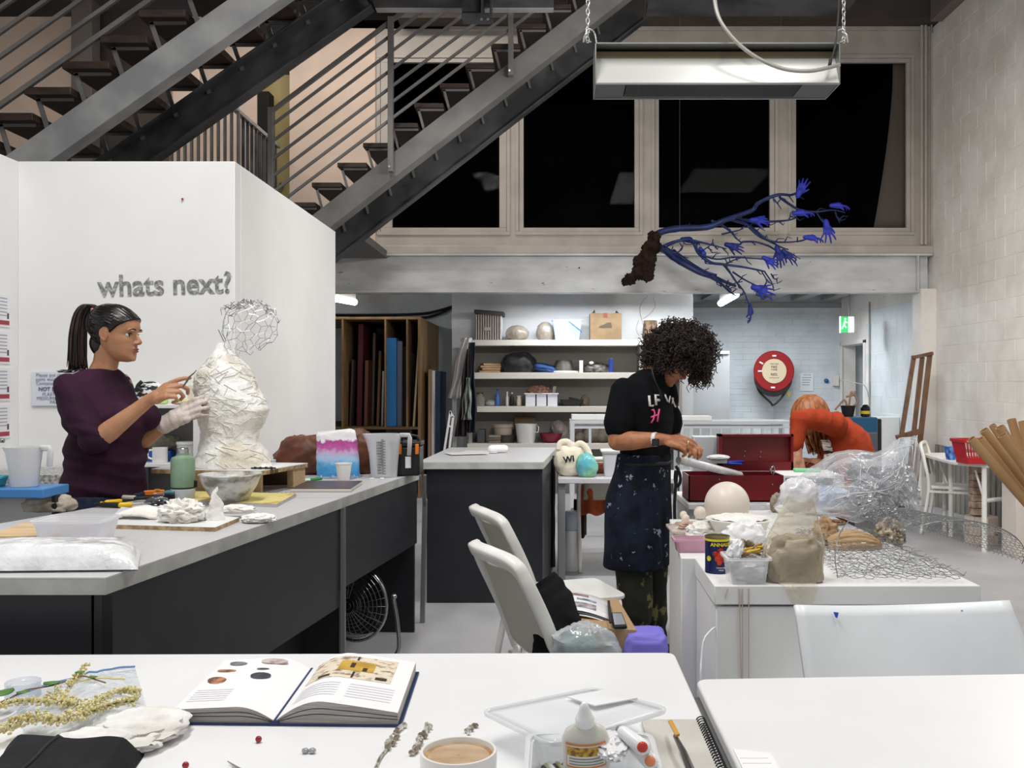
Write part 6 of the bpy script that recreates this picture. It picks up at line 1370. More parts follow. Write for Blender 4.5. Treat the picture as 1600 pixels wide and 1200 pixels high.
# paper towels heap
tag(blob(Q(1172, 872) + V((0, .09, .045)), (.065, .06, .055), .5, 2.6, 115, flat=PZT + .001).build('tissue_heap', mat('tissue', (240, 240, 240), .8, c2=(228, 228, 228), sc_=10), smooth=.9, origin=Q(1172, 872)), 'heap of crumpled white tissue in front of the basin', 'tissue')
tag(blob(Q(1142, 850) + V((0, .0, .02)), (.05, .045, .03), .3, 2, 117, flat=PZT + .001).build('clear_bag', m_film, smooth=.9, origin=Q(1142, 850)), 'flat clear plastic bag in front of the basin', 'bag')
# clay bag
t = thing('clay_bag', 'clear gusseted bag of grey-beige clay standing at the front edge of the plinth', 'bag', Q(1245, 912))
cb0 = Q(1245, 912) + V((0, .05, 0)); m_clay = mat('clay_beige', (176, 164, 142), .5, c2=(148, 136, 114), sc_=9, bump=.5, bsc=20)
blob(cb0 + V((.006, 0, .052)), (.074, .048, .072), .3, 1.6, 121, flat=PZT + .003, power=.62).build('clay', m_clay, t, smooth=.9)
rings = []
for i in range(34):
    v = i / 33; z = PZT + .002 + v * .235; hw = .080 + .006 * math.sin(v * 5) - .034 * max(0, v - .45) / .55; dp = .052 * (1 - v * .75); cx_ = cb0.x - .002 + .024 * v ** 1.6
    rings.append([V((cx_, cb0.y, z)) + V((math.copysign(abs(math.cos(a)) ** .6, math.cos(a)) * hw, math.copysign(abs(math.sin(a)) ** .7, math.sin(a)) * dp, .012 * math.sin(3 * a + 1) * v)) * (1 + .09 * crumple((math.cos(a) * 2, math.sin(a) * 2, z * 16), 1.2, 3)) - V((0, 0, 0)) if 0 else V((cx_, cb0.y, z)) + V((math.copysign(abs(math.cos(a)) ** .6, math.cos(a)) * hw * (1 + .09 * crumple((math.cos(a) * 2, math.sin(a) * 2, z * 16), 1.2, 3)), math.copysign(abs(math.sin(a)) ** .7, math.sin(a)) * dp, .012 * math.sin(3 * a + 1) * v)) for a in [2 * PI * k / 44 for k in range(44)]])
MB().loft(rings, cap=False).build('film', film('clay_film', (236, 229, 214), .15, .12, bump=1, bsc=26), t, smooth=.9)
def tail(u, v):
    w_ = lerp(.055, .016, v ** 1.3); e = PZT - v * .055 if v > .25 else PZT + .004; return V((cb0.x + (u - .5) * 2 * w_ + .01 * v, 2.752 - .004 + (.04 * (1 - v / .25) if v < .25 else 0) - .004 * math.sin(u * 9), PZT + .004 - max(0, v - .2) * .10))
MB().grid(tail, 12, 12).build('bag_tail', _M['clay_film'], t, smooth=3)
# small lumps near toolbox
tag(blob(Q(1217, 800) + V((0, 0, .035)), (.035, .035, .045), .4, 2, 131, flat=PZT + .001).build('clay_knot', mat('clay_brown', (136, 122, 106), .6, c2=(176, 164, 148), sc_=12), smooth=.9, origin=Q(1217, 800)), 'knotted brown clay form at the back of the plinth beside the toolbox', 'clay')
t = thing('shell_form', 'small ribbed white shell form in front of the knotted clay', 'sculpture', Q(1221, 806))
for k in range(7): a = -1.1 + k * .37; p0 = Q(1221, 806) + V((0, -.02, .004)); MB().cap_tube([p0, p0 + V((math.sin(a) * .03, 0, .028 + .012 * math.cos(a)))], [.004, .0085], 8).build('rib', m_plast, t, smooth=3)
tag(MB().prism([Q(1172, 797), Q(1200, 797), Q(1196, 792), Q(1170, 792)], PZT + .001, PZT + .02).build('clear_case', m_film, origin=Q(1185, 796)), 'flat clear case lying between sphere and clay knot', 'case')
# brown paper forms
m_kp = mat('brown_paper', (186, 156, 118), .7, c2=(160, 128, 92), sc_=10, stretch=(1, 1, 5), bump=.5, bsc=30)
def shell(u, v):
    a = lerp(-.1, PI + .1, u); r = .055 * math.sin(PI * (v * .86 + .09)) ** .6
    x = lerp(-.105, .085, v); k = 1 + .05 * math.sin(a * 18)
    return Q(1345, 860) + V((x, .05 + math.cos(a) * r * k, .002 + max(0, math.sin(a)) * r * 1.05 * k))
tag(MB().grid(shell, 60, 16).build('brown_shell', m_kp, smooth=3, solid=.002, origin=Q(1345, 860)), 'pleated brown paper shell lying on the chicken wire', 'paper form')
tag(blob(Q(1292, 845) + V((0, .02, .03)), (.038, .035, .045), .55, 2, 141, flat=PZT + .001).build('brown_twist', m_kp, smooth=.9, origin=Q(1292, 845)), 'twisted brown paper scrap left of the pleated shell', 'paper form')
tag(blob(Q(1308, 820) + V((0, .02, .006)), (.03, .03, .010), .7, 4, 143, flat=PZT + .001).build('brown_crumbs', mat('rust_crumb', (150, 96, 56), .7, c2=(210, 190, 160), sc_=60), smooth=.9, origin=Q(1308, 820)), 'rusty scattered crumbs behind the brown paper twist', 'crumbs')
# chicken wire
def flatw(u, v):
    p = V((lerp(1.02 - .07, 1.225, u) - .06 * (1 - v) * 0, lerp(2.80, 3.75, v), PZT + .008)); p.x = lerp(.83 + .10 * v, 1.215, u); p.z += .012 * abs(nz(p, 9)) + .004; return p
t = thing('chicken_wire', 'crumpled sheet of chicken wire spread over the right of the plinth and curling off it', 'wire netting', (1.1, 3.2, PZT))
hexwire(flatw, 9, 46, .001, 5, jit=.003).build('flat_sheet', mat('wire_dark', (150, 151, 152), .3, metal=.7), t, kind='stuff')
hexwire(lambda u, v: flatw(u, v) + V((.01, -.006, .009)), 8, 36, .001, 6, jit=.006).build('second_layer', _M['wire_dark'], t, kind='stuff')
def curl(u, v):
    # quarter tube rising from the plinth and drooping over the floor at the right
    a = lerp(2.5, -.3, u); cx_, cz_ = 1.27, .86; R1 = lerp(.17, .10, v)
    p = V((cx_ + math.cos(a) * R1 * 1.25, lerp(3.02, 3.75, v), cz_ + math.sin(a) * R1 * .62 - .015)); return p
hexwire(curl, 16, 60, .0010, 7, jit=.002).build('curled_sheet', _M['wire_dark'], t, kind='stuff')
MB().tube([curl(k / 24, 0) for k in range(25)], .0018, 4).build('edge_wire', _M['wire_dark'], t, smooth=3)
MB().tube(spline([P(1309, 903, 2.86), P(1305, 870, 2.9), P(1312, 835, 2.95), P(1330, 810, 3.05), P(1352, 800, 3.2)], 6), .0016, 5).build('loose_wire', m_wire, t)
# big clear bundle
t = thing('wrapped_bundle', 'big bundle of crumpled clear plastic and foil rising behind the chicken wire', 'bundle', (1.2, 3.9, PZT))
bd = 3.95
poly = [(1208, 790), (1250, 745), (1290, 718), (1330, 702), (1368, 705), (1405, 690), (1432, 678), (1436, 720), (1430, 760), (1437, 800), (1415, 830), (1385, 838), (1350, 815), (1300, 808), (1255, 800)]
cen = (1350, 765)
rnd = random.Random(3)
def sheetfn(seed, amp, dep, sc2):
    def fn(u, v):
        k = u * len(poly); i = int(k) % len(poly); a, b = poly[i], poly[(i + 1) % len(poly)]; f = k - int(k)
        x, y = lerp(a[0], b[0], f), lerp(a[1], b[1], f); r = v * sc2; p = P(lerp(cen[0], x, r), lerp(cen[1], y, r), bd)
        h = math.sqrt(max(0, 1 - v * v)); q_ = p * 1.0; q_.y = bd - dep * h + amp * crumple((p.x, p.z, seed), 9, seed)
        q_.x += .015 * nz(p, 14, seed); q_.z += .015 * nz(p, 14, seed + 2); q_.z = max(q_.z, PZT + .004); return q_
    return fn
m_bund = film('bundle_film', (238, 240, 243), .12, .07, bump=1, bsc=9)
MB().grid(sheetfn(1, .05, .16, 1), 90, 26).build('outer_film', m_bund, t, smooth=.7)
MB().grid(sheetfn(6, .06, -.10, .96), 80, 22).build('back_film', m_bund, t, smooth=.7)
MB().grid(sheetfn(4, .07, .08, .78), 80, 22).build('inner_film', film('bundle_film2', (240, 242, 246), .2, .08, bump=1, bsc=22), t, smooth=.5)
m_foil = mat('silver_foil', (214, 216, 218), .16, metal=.85, bump=1, bsc=40)
for k, (px, py, r, s) in enumerate((((1352), 778, (.065, .05, .055), 151), (1402, 752, (.06, .05, .07), 153), (1378, 800, (.07, .06, .05), 155), (1415, 775, (.045, .05, .06), 157))):
    blob(P(px, py, bd + .02), r, .6, 2.6, s, flat=PZT + .004, nu=56, nv=36).build('foil_lump', m_foil if k != 2 else mat('silver_foil_dark', (120, 120, 122), .25, metal=.7, bump=1, bsc=50), t, smooth=.4)
blob(P(1390, 838, 3.55), (.045, .04, .055), .6, 4, 159, nu=48, nv=30).build('crumb_lump', mat('crumb_lump', (214, 200, 178), .7, c2=(130, 116, 96), sc_=40), t, smooth=.5)
tag(blob(P(1288, 768, 4.25) - V((0, 0, .02)), (.11, .08, .04), .3, 2, 161, flat=PZT + .002).build('pale_blue_bag', mat('pale_blue_bag', (190, 204, 232), .4), smooth=.8, origin=(PX(1288, 4.25), 4.25, PZT)), 'pale blue bag under the clear plastic bundle', 'bag')
q = blob(P(1275, 780, 3.3), (.05, .04, .05), .3, 2, 163)
tag(blob(Q(1262, 850) + V((.01, .16, .16)), (.065, .04, .06), .35, 1.8, 165).build('white_bag_top', m_filmw, smooth=.9, origin=Q(1262, 850) + V((0, .14, 0))), 'loose milky plastic gathered above the clay bag', 'bag')
q = MB(); rnd = random.Random(77); t = bpy.data.objects['wrapped_bundle']; f1 = sheetfn(1, .05, .16, 1)
for k in range(70):
    u0, v0 = rnd.random(), rnd.uniform(.15, 1); du, dv = rnd.uniform(-.10, .10), rnd.uniform(-.5, .2)
    q.tube([f1((u0 + du * j / 7) % 1, min(1, max(.02, v0 + dv * j / 7))) + V((0, -.003, 0)) for j in range(8)], [.0006, .0013, .0017, .0018, .0017, .0014, .001, .0005], 4)
q.build('fold_highlight', m_filmw, t, smooth=3, kind='stuff')  # thin white strips standing in for highlights along the folds
# red toolbox
t = thing('toolbox', 'big open dark red metal toolbox with its lid up', 'toolbox', (PX(1150, 5.0), 5.0, .766))
m_red = mat('toolbox_red', (118, 14, 22), .35, c2=(104, 10, 18), sc_=4); m_redin = mat('toolbox_red_in', (126, 42, 42), .45)
tx0, tx1 = PX(1076, 5.0), PX(1225, 5.0); tz0, tz1 = .767, ZY(743, 5.0)
ty0, ty1 = 5.0, 5.25
MB().bx(tx0, tx1, ty0, ty0 + .006, tz0, tz1).bx(tx0, tx1, ty1 - .006, ty1, tz0, tz1).bx(tx0, tx0 + .006, ty0, ty1, tz0, tz1).bx(tx1 - .006, tx1, ty0, ty1, tz0, tz1).bx(tx0, tx1, ty0, ty1, tz0, tz0 + .006).build('body', m_red, t)
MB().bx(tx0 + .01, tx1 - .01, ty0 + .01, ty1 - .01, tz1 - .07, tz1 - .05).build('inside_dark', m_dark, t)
lx0, lx1 = PX(1122, 5.3), PX(1236, 5.3); lz0, lz1 = ZY(735, 5.3), ZY(678, 5.3)
lx0, lx1 = PX(1121, 5.3), PX(1237, 5.3)
MB().bx(lx0, lx1, 5.32, 5.33, lz0, lz1).build('lid', m_redin, t); MB().bx(lx0, lx0 + .02, 5.26, 5.33, lz0, lz1).bx(lx1 - .012, lx1, 5.26, 5.33, lz0, lz1).bx(lx0, lx1, 5.26, 5.33, lz1 - .012, lz1).bx(lx0, lx1, 5.26, 5.33, lz0, lz0 + .05).build('lid_rim', m_red, t)
MB().bx(tx0 + .14, tx1 + .03, ty1 + .01, ty1 + .06, tz1, tz1 + .03).build('hinge_plate', m_red, t)
for px, py in ((1164, 705), (1189, 706), (1163, 713), (1188, 714)): MB().ell(P(px, py, 5.315), (.004, .002, .004)).build('rivet', m_metal, t)
for px in (1124, 1207): MB().ell(P(px, 757 - 8 * (px < 1150), 4.998), (.004, .003, .005)).build('rivet', m_metal, t)
MB().tube(spline([P(1205, 742, 5.1), P(1204, 733, 5.1), P(1208, 729, 5.1), P(1210, 735, 5.1), P(1208, 744, 5.1)], 4), .005, 8).build('handle', _M['chrome'], t, smooth=3)
m_roll = mat('cling_roll', (222, 222, 226), .12, c2=(240, 240, 242), sc_=6, stretch=(1, 8, 8), coat=.6)
t = thing('film_roll', 'glossy roll of cling film lying slanted across the open red toolbox', 'roll', P(1110, 730, 4.96)); MB().cap_tube([P(1068, 720, 4.8), P(1156, 742, 5.1)], [.022, .019], 24).build('film', m_roll, t, smooth=3); MB().cyl(P(1060, 719, 4.78), P(1069, 721, 4.81), .018, 16).build('core', mat('roll_core', (214, 206, 196), .6), t)
t = thing('white_plate', 'small white dish resting on the toolbox behind the roll', 'dish', P(1124, 722, 5.2)); blob(P(1122, 715, 5.22), (.06, .04, .016), .2, 2, 171).build('dish', m_white, t, smooth=.9); MB().bx(PX(1110, 5.22), PX(1135, 5.22), 5.2, 5.25, ZY(724, 5.2), ZY(717, 5.2)).build('case', m_filmw, t)
tool('bright blue pen lying in the toolbox behind the white dish', 'pen', 'pen', [(P(1132, 723, 5.24), P(1160, 721, 5.26), .009, .007, mat('pen_blue', (40, 60, 190), .3), 'barrel'), (P(1136, 724, 5.22), P(1158, 725, 5.22), .006, .005, mat('pen_blue2', (50, 80, 200), .3), 'clip')], P(1145, 724, 5.2), None)
tag(MB().bx(PX(1082, 5.4), PX(1119, 5.4), 5.36, 5.44, .766, ZY(681, 5.4)).build('clear_bin', mat('bin_pale', (206, 210, 214), .35), bevel=.006, origin=(PX(1100, 5.4), 5.4, .766)), 'pale plastic bin behind the cling film roll', 'bin')
# cord, bin by plinth
t = thing('waste_bin', 'low pinkish white bin in shadow beside the front plinth', 'bin', (PX(1090, 3.2), 3.1, 0))
MB().lathe([(.11, 0), (.12, .01), (.14, .33), (.146, .335), (.146, .345), (.12, .345)], (.30, 3.02, .001), 30).build('body', mat('bin_pink', (206, 196, 190), .5), t, smooth=.7)
tag(MB().tube(spline([V((.466, 2.772, ZY(981, 2.772))), P(1112, 984, 2.76), P(1100, 1000, 2.74), P(1096, 1030, 2.72), P(1095, 1062, 2.70), P(1097, 1150, 2.7)], 6), .0035, 6).build('string_loop', m_white, smooth=3, origin=P(1112, 984, 2.76)), 'thin white cord looping down beside the front plinth', 'cord')
# ================= FAR RIGHT TABLE =================
p = PZ(1532, 722, FZ); bkx = V((PX(1534, 7.95), 7.95, FZ + .001)); t = thing('basket', 'red plastic basket with slotted sides on the white folding table', 'basket', bkx)
def wallgrid(w0, w1, d0, d1, h, n, m, z0=0):
    q = MB()
    for s in (-1, 1):
        for k in range(n + 1):
            u = k / n; q.bar(bkx + V((lerp(-w0, w0, u), s * d0, z0)), bkx + V((lerp(-w1, w1, u), s * d1, h)), .009, .004, (0, 1, 0))
            q.bar(bkx + V((s * w0, lerp(-d0, d0, u), z0)), bkx + V((s * w1, lerp(-d1, d1, u), h)), .004, .009, (1, 0, 0))
    return q
m_bred = mat('basket_red', (176, 26, 34), .4)
wallgrid(.16, .20, .1, .13, .195, 16, m_bred).build('side_slats', m_bred, t, kind='stuff')
r0 = rounded([V((-.215, -.145)), V((.215, -.145)), V((.215, .145)), V((-.215, .145))], .03); r1 = rounded([V((-.195, -.125)), V((.195, -.125)), V((.195, .125)), V((-.195, .125))], .03)
MB().loft([[V((a.x, a.y, z)) + bkx for a in r_] for r_, z in ((r0, .175), (r0, .20), (r1, .20), (r1, .175))], closed=True).build('rim', m_bred, t)
MB().prism([V((a.x * .8 + bkx.x, a.y * .78 + bkx.y)) for a in r0], FZ + .001, FZ + .05).build('base', m_bred, t)
MB().bx(bkx.x + .02, bkx.x + .06, bkx.y - .132, bkx.y - .118, FZ + .01, FZ + .17).build('front_plate', m_bred, t)
t = thing('tub', 'small blue and white printed tub beside the red basket', 'tub', (PX(1490, 8.3), 8.3, FZ + .001)); tub(t, (PX(1490, 8.3), 8.3, FZ + .001), .05, .045, .065, .055, .11, mat('tub_blue', (40, 80, 170), .4, c2=(120, 170, 230), sc_=18))
# pedestals
m_ped = mat('block_pale', (206, 190, 178), .7)
t = thing('pedestal', 'stepped octagonal pedestal of pale blocks under the folding table', 'pedestal', (PX(1535, 8.4), 8.4, 0))
pc = V((PX(1533, 8.35), 8.35, 0))
for i in range(3):
    for k in range(8):
        a0, a1 = 2 * PI * (k + .5 * (i % 2)) / 8, 2 * PI * (k + 1 + .5 * (i % 2)) / 8 - .02
        MB().prism([pc + V((math.cos(a0) * .145, math.sin(a0) * .145, 0)), pc + V((math.cos(a1) * .145, math.sin(a1) * .145, 0)), pc + V((math.cos(a1) * .07, math.sin(a1) * .07, 0)), pc + V((math.cos(a0) * .07, math.sin(a0) * .07, 0))], .001 + i * .078, .075 + i * .078).build('brick', m_ped, t)
for i in range(7): MB().box((PX(1526, 8.35), 8.35, .236 + .037 + i * .060), (.10, .10, .056)).build('brick', mat('block_tan', (190, 168, 150), .7, c2=(150, 120, 104), sc_=18), t, bevel=.003)
t = thing('pedestal', 'plain white box pedestal beside the cardboard tubes at the right edge', 'pedestal', (PX(1595, 7.7), 7.7, 0)); MB().prism([V((PX(1565, 7.9), 7.9)), V((PX(1588, 7.62), 7.62)), V((PX(1640, 7.75), 7.75)), V((PX(1612, 8.1), 8.1))], .001, ZY(725, 7.9)).build('body', mat('ped_white', (222, 214, 206), .6), t, bevel=.004)
# cardboard tubes in a floor bin beyond the frame edge
m_tb = mat('cardboard_tube', (178, 142, 100), .7, c2=(166, 130, 90), sc_=3, stretch=(1, 1, 1)); m_tbi = mat('tube_inside', (120, 90, 60), .8)
d_ = 5.6; foot = V((PX(1700, d_), d_, .02))
for k, (a, b, dd, lab) in enumerate((((1517, 686), (1660, 850), 5.30, 'lowest-leaning cardboard tube, its end farthest left in the bundle'), ((1537, 672), (1675, 850), 5.5, 'cardboard tube second from the left in the leaning bundle'), ((1531, 686), (1672, 868), 5.45, 'cardboard tube tucked just under the second one'), ((1550, 664), (1668, 850), 5.65, 'thin cardboard tube with a slot near its open end'), ((1562, 667), (1682, 850), 5.35, 'thick cardboard tube in front with a visible dark opening'), ((1580, 655), (1640, 850), 5.8, 'near-upright cardboard tube rising above the leaning bundle'), ((1598, 658), (1640, 850), 5.6, 'upright cardboard tube cut off by the right edge of the picture'), ((1566, 680), (1690, 860), 5.25, 'cardboard tube with a notch below the thick one'))):
    p0 = P(a[0], a[1], dd); p1 = P(b[0], b[1], dd); dr_ = (p1 - p0).normalized(); L_ = (p0.z - .03) / max(.2, -dr_.z); p1 = p0 + dr_ * L_; r_ = .026 if k not in (3,) else .02
    t = thing('cardboard_tube', lab, 'tube', p1, 'cardboard tubes leaning at the right edge')
    q = MB(); fr = frame(dr_); n = 20
    q.loft([[p0 + fr @ V((math.cos(2 * PI * j / n) * r_ * s_, math.sin(2 * PI * j / n) * r_ * s_, z_)) for j in range(n)] for s_, z_ in ((.86, .25), (.86, 0), (1, 0), (1, L_))]); q.build('tube', m_tb, t, smooth=.7)
    MB().loft([[p0 + fr @ V((math.cos(2 * PI * j / n) * r_ * .85, math.sin(2 * PI * j / n) * r_ * .85, z_)) for j in range(n)] for z_ in (.03, .031)]).build('inside', m_tbi, t)

# ================= BLUE HANDS BRANCH =================
BD = 10.0
t = thing('hand_branch_sculpture', 'blue-painted branch with blue hands as leaves and a brown root, hung before the windows', 'sculpture', P(1010, 400, BD))
BR = t
m_blue = mat('branch_blue', (26, 42, 94), .5, c2=(20, 32, 74), sc_=8, bump=.3); m_hblue = mat('hand_blue', (32, 46, 158), .6); m_hblue2 = mat('hand_blue_deep', (18, 30, 108), .6)
m_root = mat('root_brown', (46, 31, 24), .95, spec=.2, c2=(26, 18, 14), sc_=14, bump=1, bsc=30)
q = MB()
for a, b, r in ((1022, 372, .055), (1017, 388, .07), (1012, 403, .075), (1010, 418, .07), (998, 426, .06), (1012, 430, .055), (985, 436, .05), (978, 440, .035), (1000, 410, .06), (1024, 385, .05), (1018, 368, .035)):
    r *= 1.15; q2 = blob(P(a, b, BD), (r, r * .9, r), .35, 2.2, int(a)); q.add(q2.v, q2.f)
remesh(q, 'root', m_root, t, .011, 1, disp=lambda co: .010 * np.sin(co[:, 0] * 95 + 2 * np.sin(co[:, 2] * 50)) * np.sin(co[:, 2] * 80 + co[:, 1] * 60) + .006 * np.sin(co[:, 0] * 190) * np.sin(co[:, 2] * 170))
limbs = [([(1020, 371), (1035, 362), (1062, 357), (1105, 355), (1130, 345), (1150, 338), (1176, 328), (1184, 318), (1204, 308), (1220, 304), (1235, 305), (1245, 301)], .030, .008, 0),
 ([(1016, 383), (1040, 391), (1052, 402), (1075, 416), (1098, 428), (1118, 434), (1132, 440), (1150, 447)], .034, .010, .1),
 ([(1052, 392), (1062, 400), (1080, 412), (1100, 424), (1120, 430)], .018, .010, .15), ([(1038, 385), (1055, 378), (1075, 374), (1085, 378)], .016, .008, -.1),
 ([(1085, 380), (1092, 396), (1110, 410), (1130, 413), (1165, 418), (1195, 424)], .016, .006, -.1), ([(1130, 413), (1140, 425), (1150, 440), (1162, 455), (1168, 470), (1172, 480)], .010, .004, -.05),
 ([(1112, 345), (1128, 352), (1142, 362), (1150, 372), (1160, 380)], .012, .006, .05), ([(1140, 342), (1165, 350), (1178, 358), (1195, 372), (1212, 378), (1240, 378), (1260, 374)], .014, .004, .1),
 ([(1145, 340), (1180, 346), (1210, 346), (1232, 344), (1245, 340)], .014, .005, .12), ([(1218, 308), (1235, 320), (1250, 328), (1275, 331), (1300, 328), (1320, 332)], .012, .004, .1),
 ([(1168, 352), (1185, 368), (1205, 378), (1220, 386), (1232, 390)], .012, .005, .05), ([(1095, 398), (1120, 405), (1145, 402), (1165, 403), (1195, 405)], .008, .005, -.1),
 ([(1100, 428), (1125, 442), (1140, 456), (1150, 462)], .012, .005, .1), ([(1112, 430), (1130, 445), (1145, 458)], .012, .004, 0), ([(1145, 425), (1165, 438), (1182, 446)], .009, .004, -.05),
 ([(1085, 376), (1105, 381), (1125, 386), (1135, 389)], .009, .004, -.1), ([(1128, 366), (1150, 361), (1162, 357)], .008, .003, .05), ([(1160, 378), (1180, 378), (1200, 384), (1212, 391), (1225, 398), (1240, 407), (1246, 416)], .009, .004, .05),
 ([(1276, 332), (1284, 345), (1290, 350)], .007, .004, .1), ([(1305, 331), (1308, 340), (1312, 348)], .006, .003, .1), ([(1195, 425), (1205, 440), (1209, 450)], .007, .003, 0), ([(1205, 428), (1210, 436), (1216, 434)], .006, .003, .05),
 ([(1210, 312), (1216, 320), (1221, 327)], .006, .003, .1), ([(1232, 344), (1236, 338), (1246, 339)], .005, .003, .1), ([(1190, 424), (1198, 440), (1190, 452)], .006, .003, -.1), ([(1245, 378), (1255, 376), (1262, 372)], .005, .003, .1),
 ([(1040, 388), (1055, 395), (1066, 388), (1062, 380)], .008, .004, -.15), ([(1090, 395), (1100, 390), (1112, 381), (1114, 374)], .006, .004, -.1), ([(1130, 415), (1145, 407), (1165, 401)], .007, .004, -.02),
 ([(1128, 350), (1140, 344), (1150, 343)], .005, .003, .08), ([(1178, 448), (1185, 452), (1178, 456)], .005, .003, 0), ([(1138, 438), (1135, 448), (1150, 442), (1160, 440)], .006, .004, .1)]
for a_, b_ in ((1062, 357), (1220, 305)): MB().cyl(P(a_, b_, BD), P(a_, b_, BD) + V((0, 0, 6.0 - P(a_, b_, BD).z)), .0007, 4).build('hanging_wire', m_joist, t)
rnd = random.Random(11)
for pts, r0, r1, dd in limbs:
    sp_ = spline([P(a, b, BD + dd + .06 * math.sin(i * 1.3)) for i, (a, b) in enumerate(pts)], 4); m_ = len(sp_)
    mb = MB().tube(sp_, [1.35 * lerp(r0, r1, i / (m_ - 1)) * (1 + .15 * nz(sp_[i], 20)) for i in range(m_)], 7)
    for i in range(3, m_ - 1, 3):
        if rnd.random() < .62: v = sp_[i]; w_ = v + V((rnd.uniform(-.02, .06), rnd.uniform(-.02, .02), rnd.choice((-1, 1)) * rnd.uniform(.02, .06))); mb.tube([v, w_, w_ + V((rnd.uniform(.0, .07), 0, rnd.uniform(-.03, .03)))], [.008, .006, .004], 5)
    mb.build('branch', m_blue, t, smooth=3)
# ================= HANDS AND PEOPLE =================
def hand(mb, wrist, d, up, side=1, curls=(.3, .35, .4, .45), spread=.10, s=1.0, tcurl=.4, tout=.75, pinch=0):
    """wrist point, d = direction to the fingers, up = back of the hand, side = +1: thumb on (d x up) side"""
    wrist = V(wrist); d = V(d).normalized(); up = V(up); up = (up - d * up.dot(d)).normalized(); sd = d.cross(up) * side
    P_ = lambda a, b, c: wrist + d * (a * s) + sd * (b * s) + up * (c * s)
    ks = [.030, .010, -.011, -.030]
    lens = [(.043, .026, .020), (.047, .030, .021), (.044, .028, .020), (.034, .020, .018)]
    mb.ell(P_(.045, 0, -.002), (.046 * s, .038 * s, .0155 * s), Matrix((d, sd, up)).transposed())
    mb.cap_tube([P_(-.01, 0, 0), P_(.03, 0, 0)], [.024 * s, .024 * s], 12)
    for i, k in enumerate(ks):
        base = P_(.083 - .006 * abs(i - 1), k, .002); mb.cap_tube([P_(.015, k * .45, 0), base], [.0125 * s, .0115 * s], 10)
        a = (1.5 - i) * spread; fd = (d * math.cos(a) + sd * math.sin(a)).normalized(); c = curls[i]; p = base; pts = [p]; ang = c * .6
        for L in lens[i]:
            dd = fd * math.cos(ang) - up * math.sin(ang); p = p + dd * (L * s); pts.append(p); ang += c * 1.15
        r = (.0092, .0095, .0090, .0080)[i] * s
        mb.cap_tube(pts, [r * 1.1, r, r * .92, r * .78], 10)
    td = (d * math.cos(tout) + sd * math.sin(tout)).normalized(); p = P_(.018, .018, -.006); pts = [p]; ang = .25
    for L in (.036, .032, .026):
        dd = (td * math.cos(ang) + d * (.5 * math.sin(ang)) - up * (math.sin(ang) * (.8 + pinch))).normalized(); p = p + dd * (L * s); pts.append(p); ang += tcurl
    mb.cap_tube(pts, [.014 * s, .0115 * s, .0105 * s, .0085 * s], 10)
    return mb
HZ = [(-.118, .060, .025, .012), (-.112, .080, .010, .028), (-.104, .088, -.002, .038), (-.090, .090, -.022, .048), (-.074, .088, -.038, .0555), (-.056, .090, -.052, .061), (-.038, .088, -.070, .066), (-.018, .087, -.084, .070), (0, .083, -.094, .0725), (.018, .090, -.100, .074), (.036, .092, -.103, .0755), (.055, .088, -.102, .074), (.074, .077, -.098, .068), (.090, .060, -.088, .058), (.104, .036, -.070, .044), (.113, .010, -.045, .026), (.117, -.012, -.028, .010)]
def hprof(z):
    if z <= HZ[0][0]: return HZ[0][1:]
    for a, b in zip(HZ, HZ[1:]):
        if a[0] <= z <= b[0]:
            k = (z - a[0]) / (b[0] - a[0]); return [lerp(a[i], b[i], k) for i in (1, 2, 3)]
    return HZ[-1][1:]
def hpoint(z, a, off=0):
    xf, xb, hw = hprof(z); cx_ = (xf * .42 + xb * .58); c, s_ = math.cos(a), math.sin(a)
    rx = (xf - cx_) if c > 0 else (cx_ - xb)
    x = cx_ + math.copysign(abs(c) ** .86, c) * (rx + off); y = math.copysign(abs(s_) ** .92, s_) * (hw + off)
    if c > 0 and off < .004:
        x -= .010 * math.exp(-((abs(y) - .031) / .015) ** 2 - (z / .012) ** 2)           # eye sockets
        x -= .006 * math.exp(-((abs(y) - .05) / .02) ** 2 - ((z + .05) / .02) ** 2)
    return V((x, y, z))
def head(mb, T):
    """T: 4x4, head-local (x forward, z up, origin between the ears at eye height) to world"""
    rings = []
    n = 56
    for i in range(60): z = lerp(HZ[0][0], HZ[-1][0], i / 59); rings.append([T @ hpoint(z, 2 * PI * k / n) for k in range(n)])
    mb.loft(rings); T3 = T.to_3x3(); E = lambda c, r, R=None: mb.ell(T @ V(c), r, T3 @ R if R is not None else T3, 14, 10)
    mb.cap_tube([T @ V((.080, 0, .012)), T @ V((.093, 0, -.008)), T @ V((.104, 0, -.028))], [.0065, .0075, .0105], 12)
    for s_ in (-1, 1):
        E((.095, .0115 * s_, -.034), (.0095, .0065, .0068)); E((.082, .028 * s_, .019), (.012, .020, .0055))
        E((-.004, .074 * s_, -.006), (.017, .006, .029), RY(-.15) @ RZ(.35 * s_)); E((-.001, .0765 * s_, -.030), (.008, .005, .010))
        mb.tube([T @ V((-.006 + math.cos(a) * .016, (.078 + .003 * math.cos(a * 2)) * s_, -.004 + math.sin(a) * .027)) for a in [.4 + 4.6 * k / 12 for k in range(13)]], .0035, 6)
    E((.089, 0, -.0585), (.0085, .021, .0050)); E((.088, 0, -.0690), (.0085, .018, .0058)); E((.080, 0, -.100), (.0125, .019, .013))
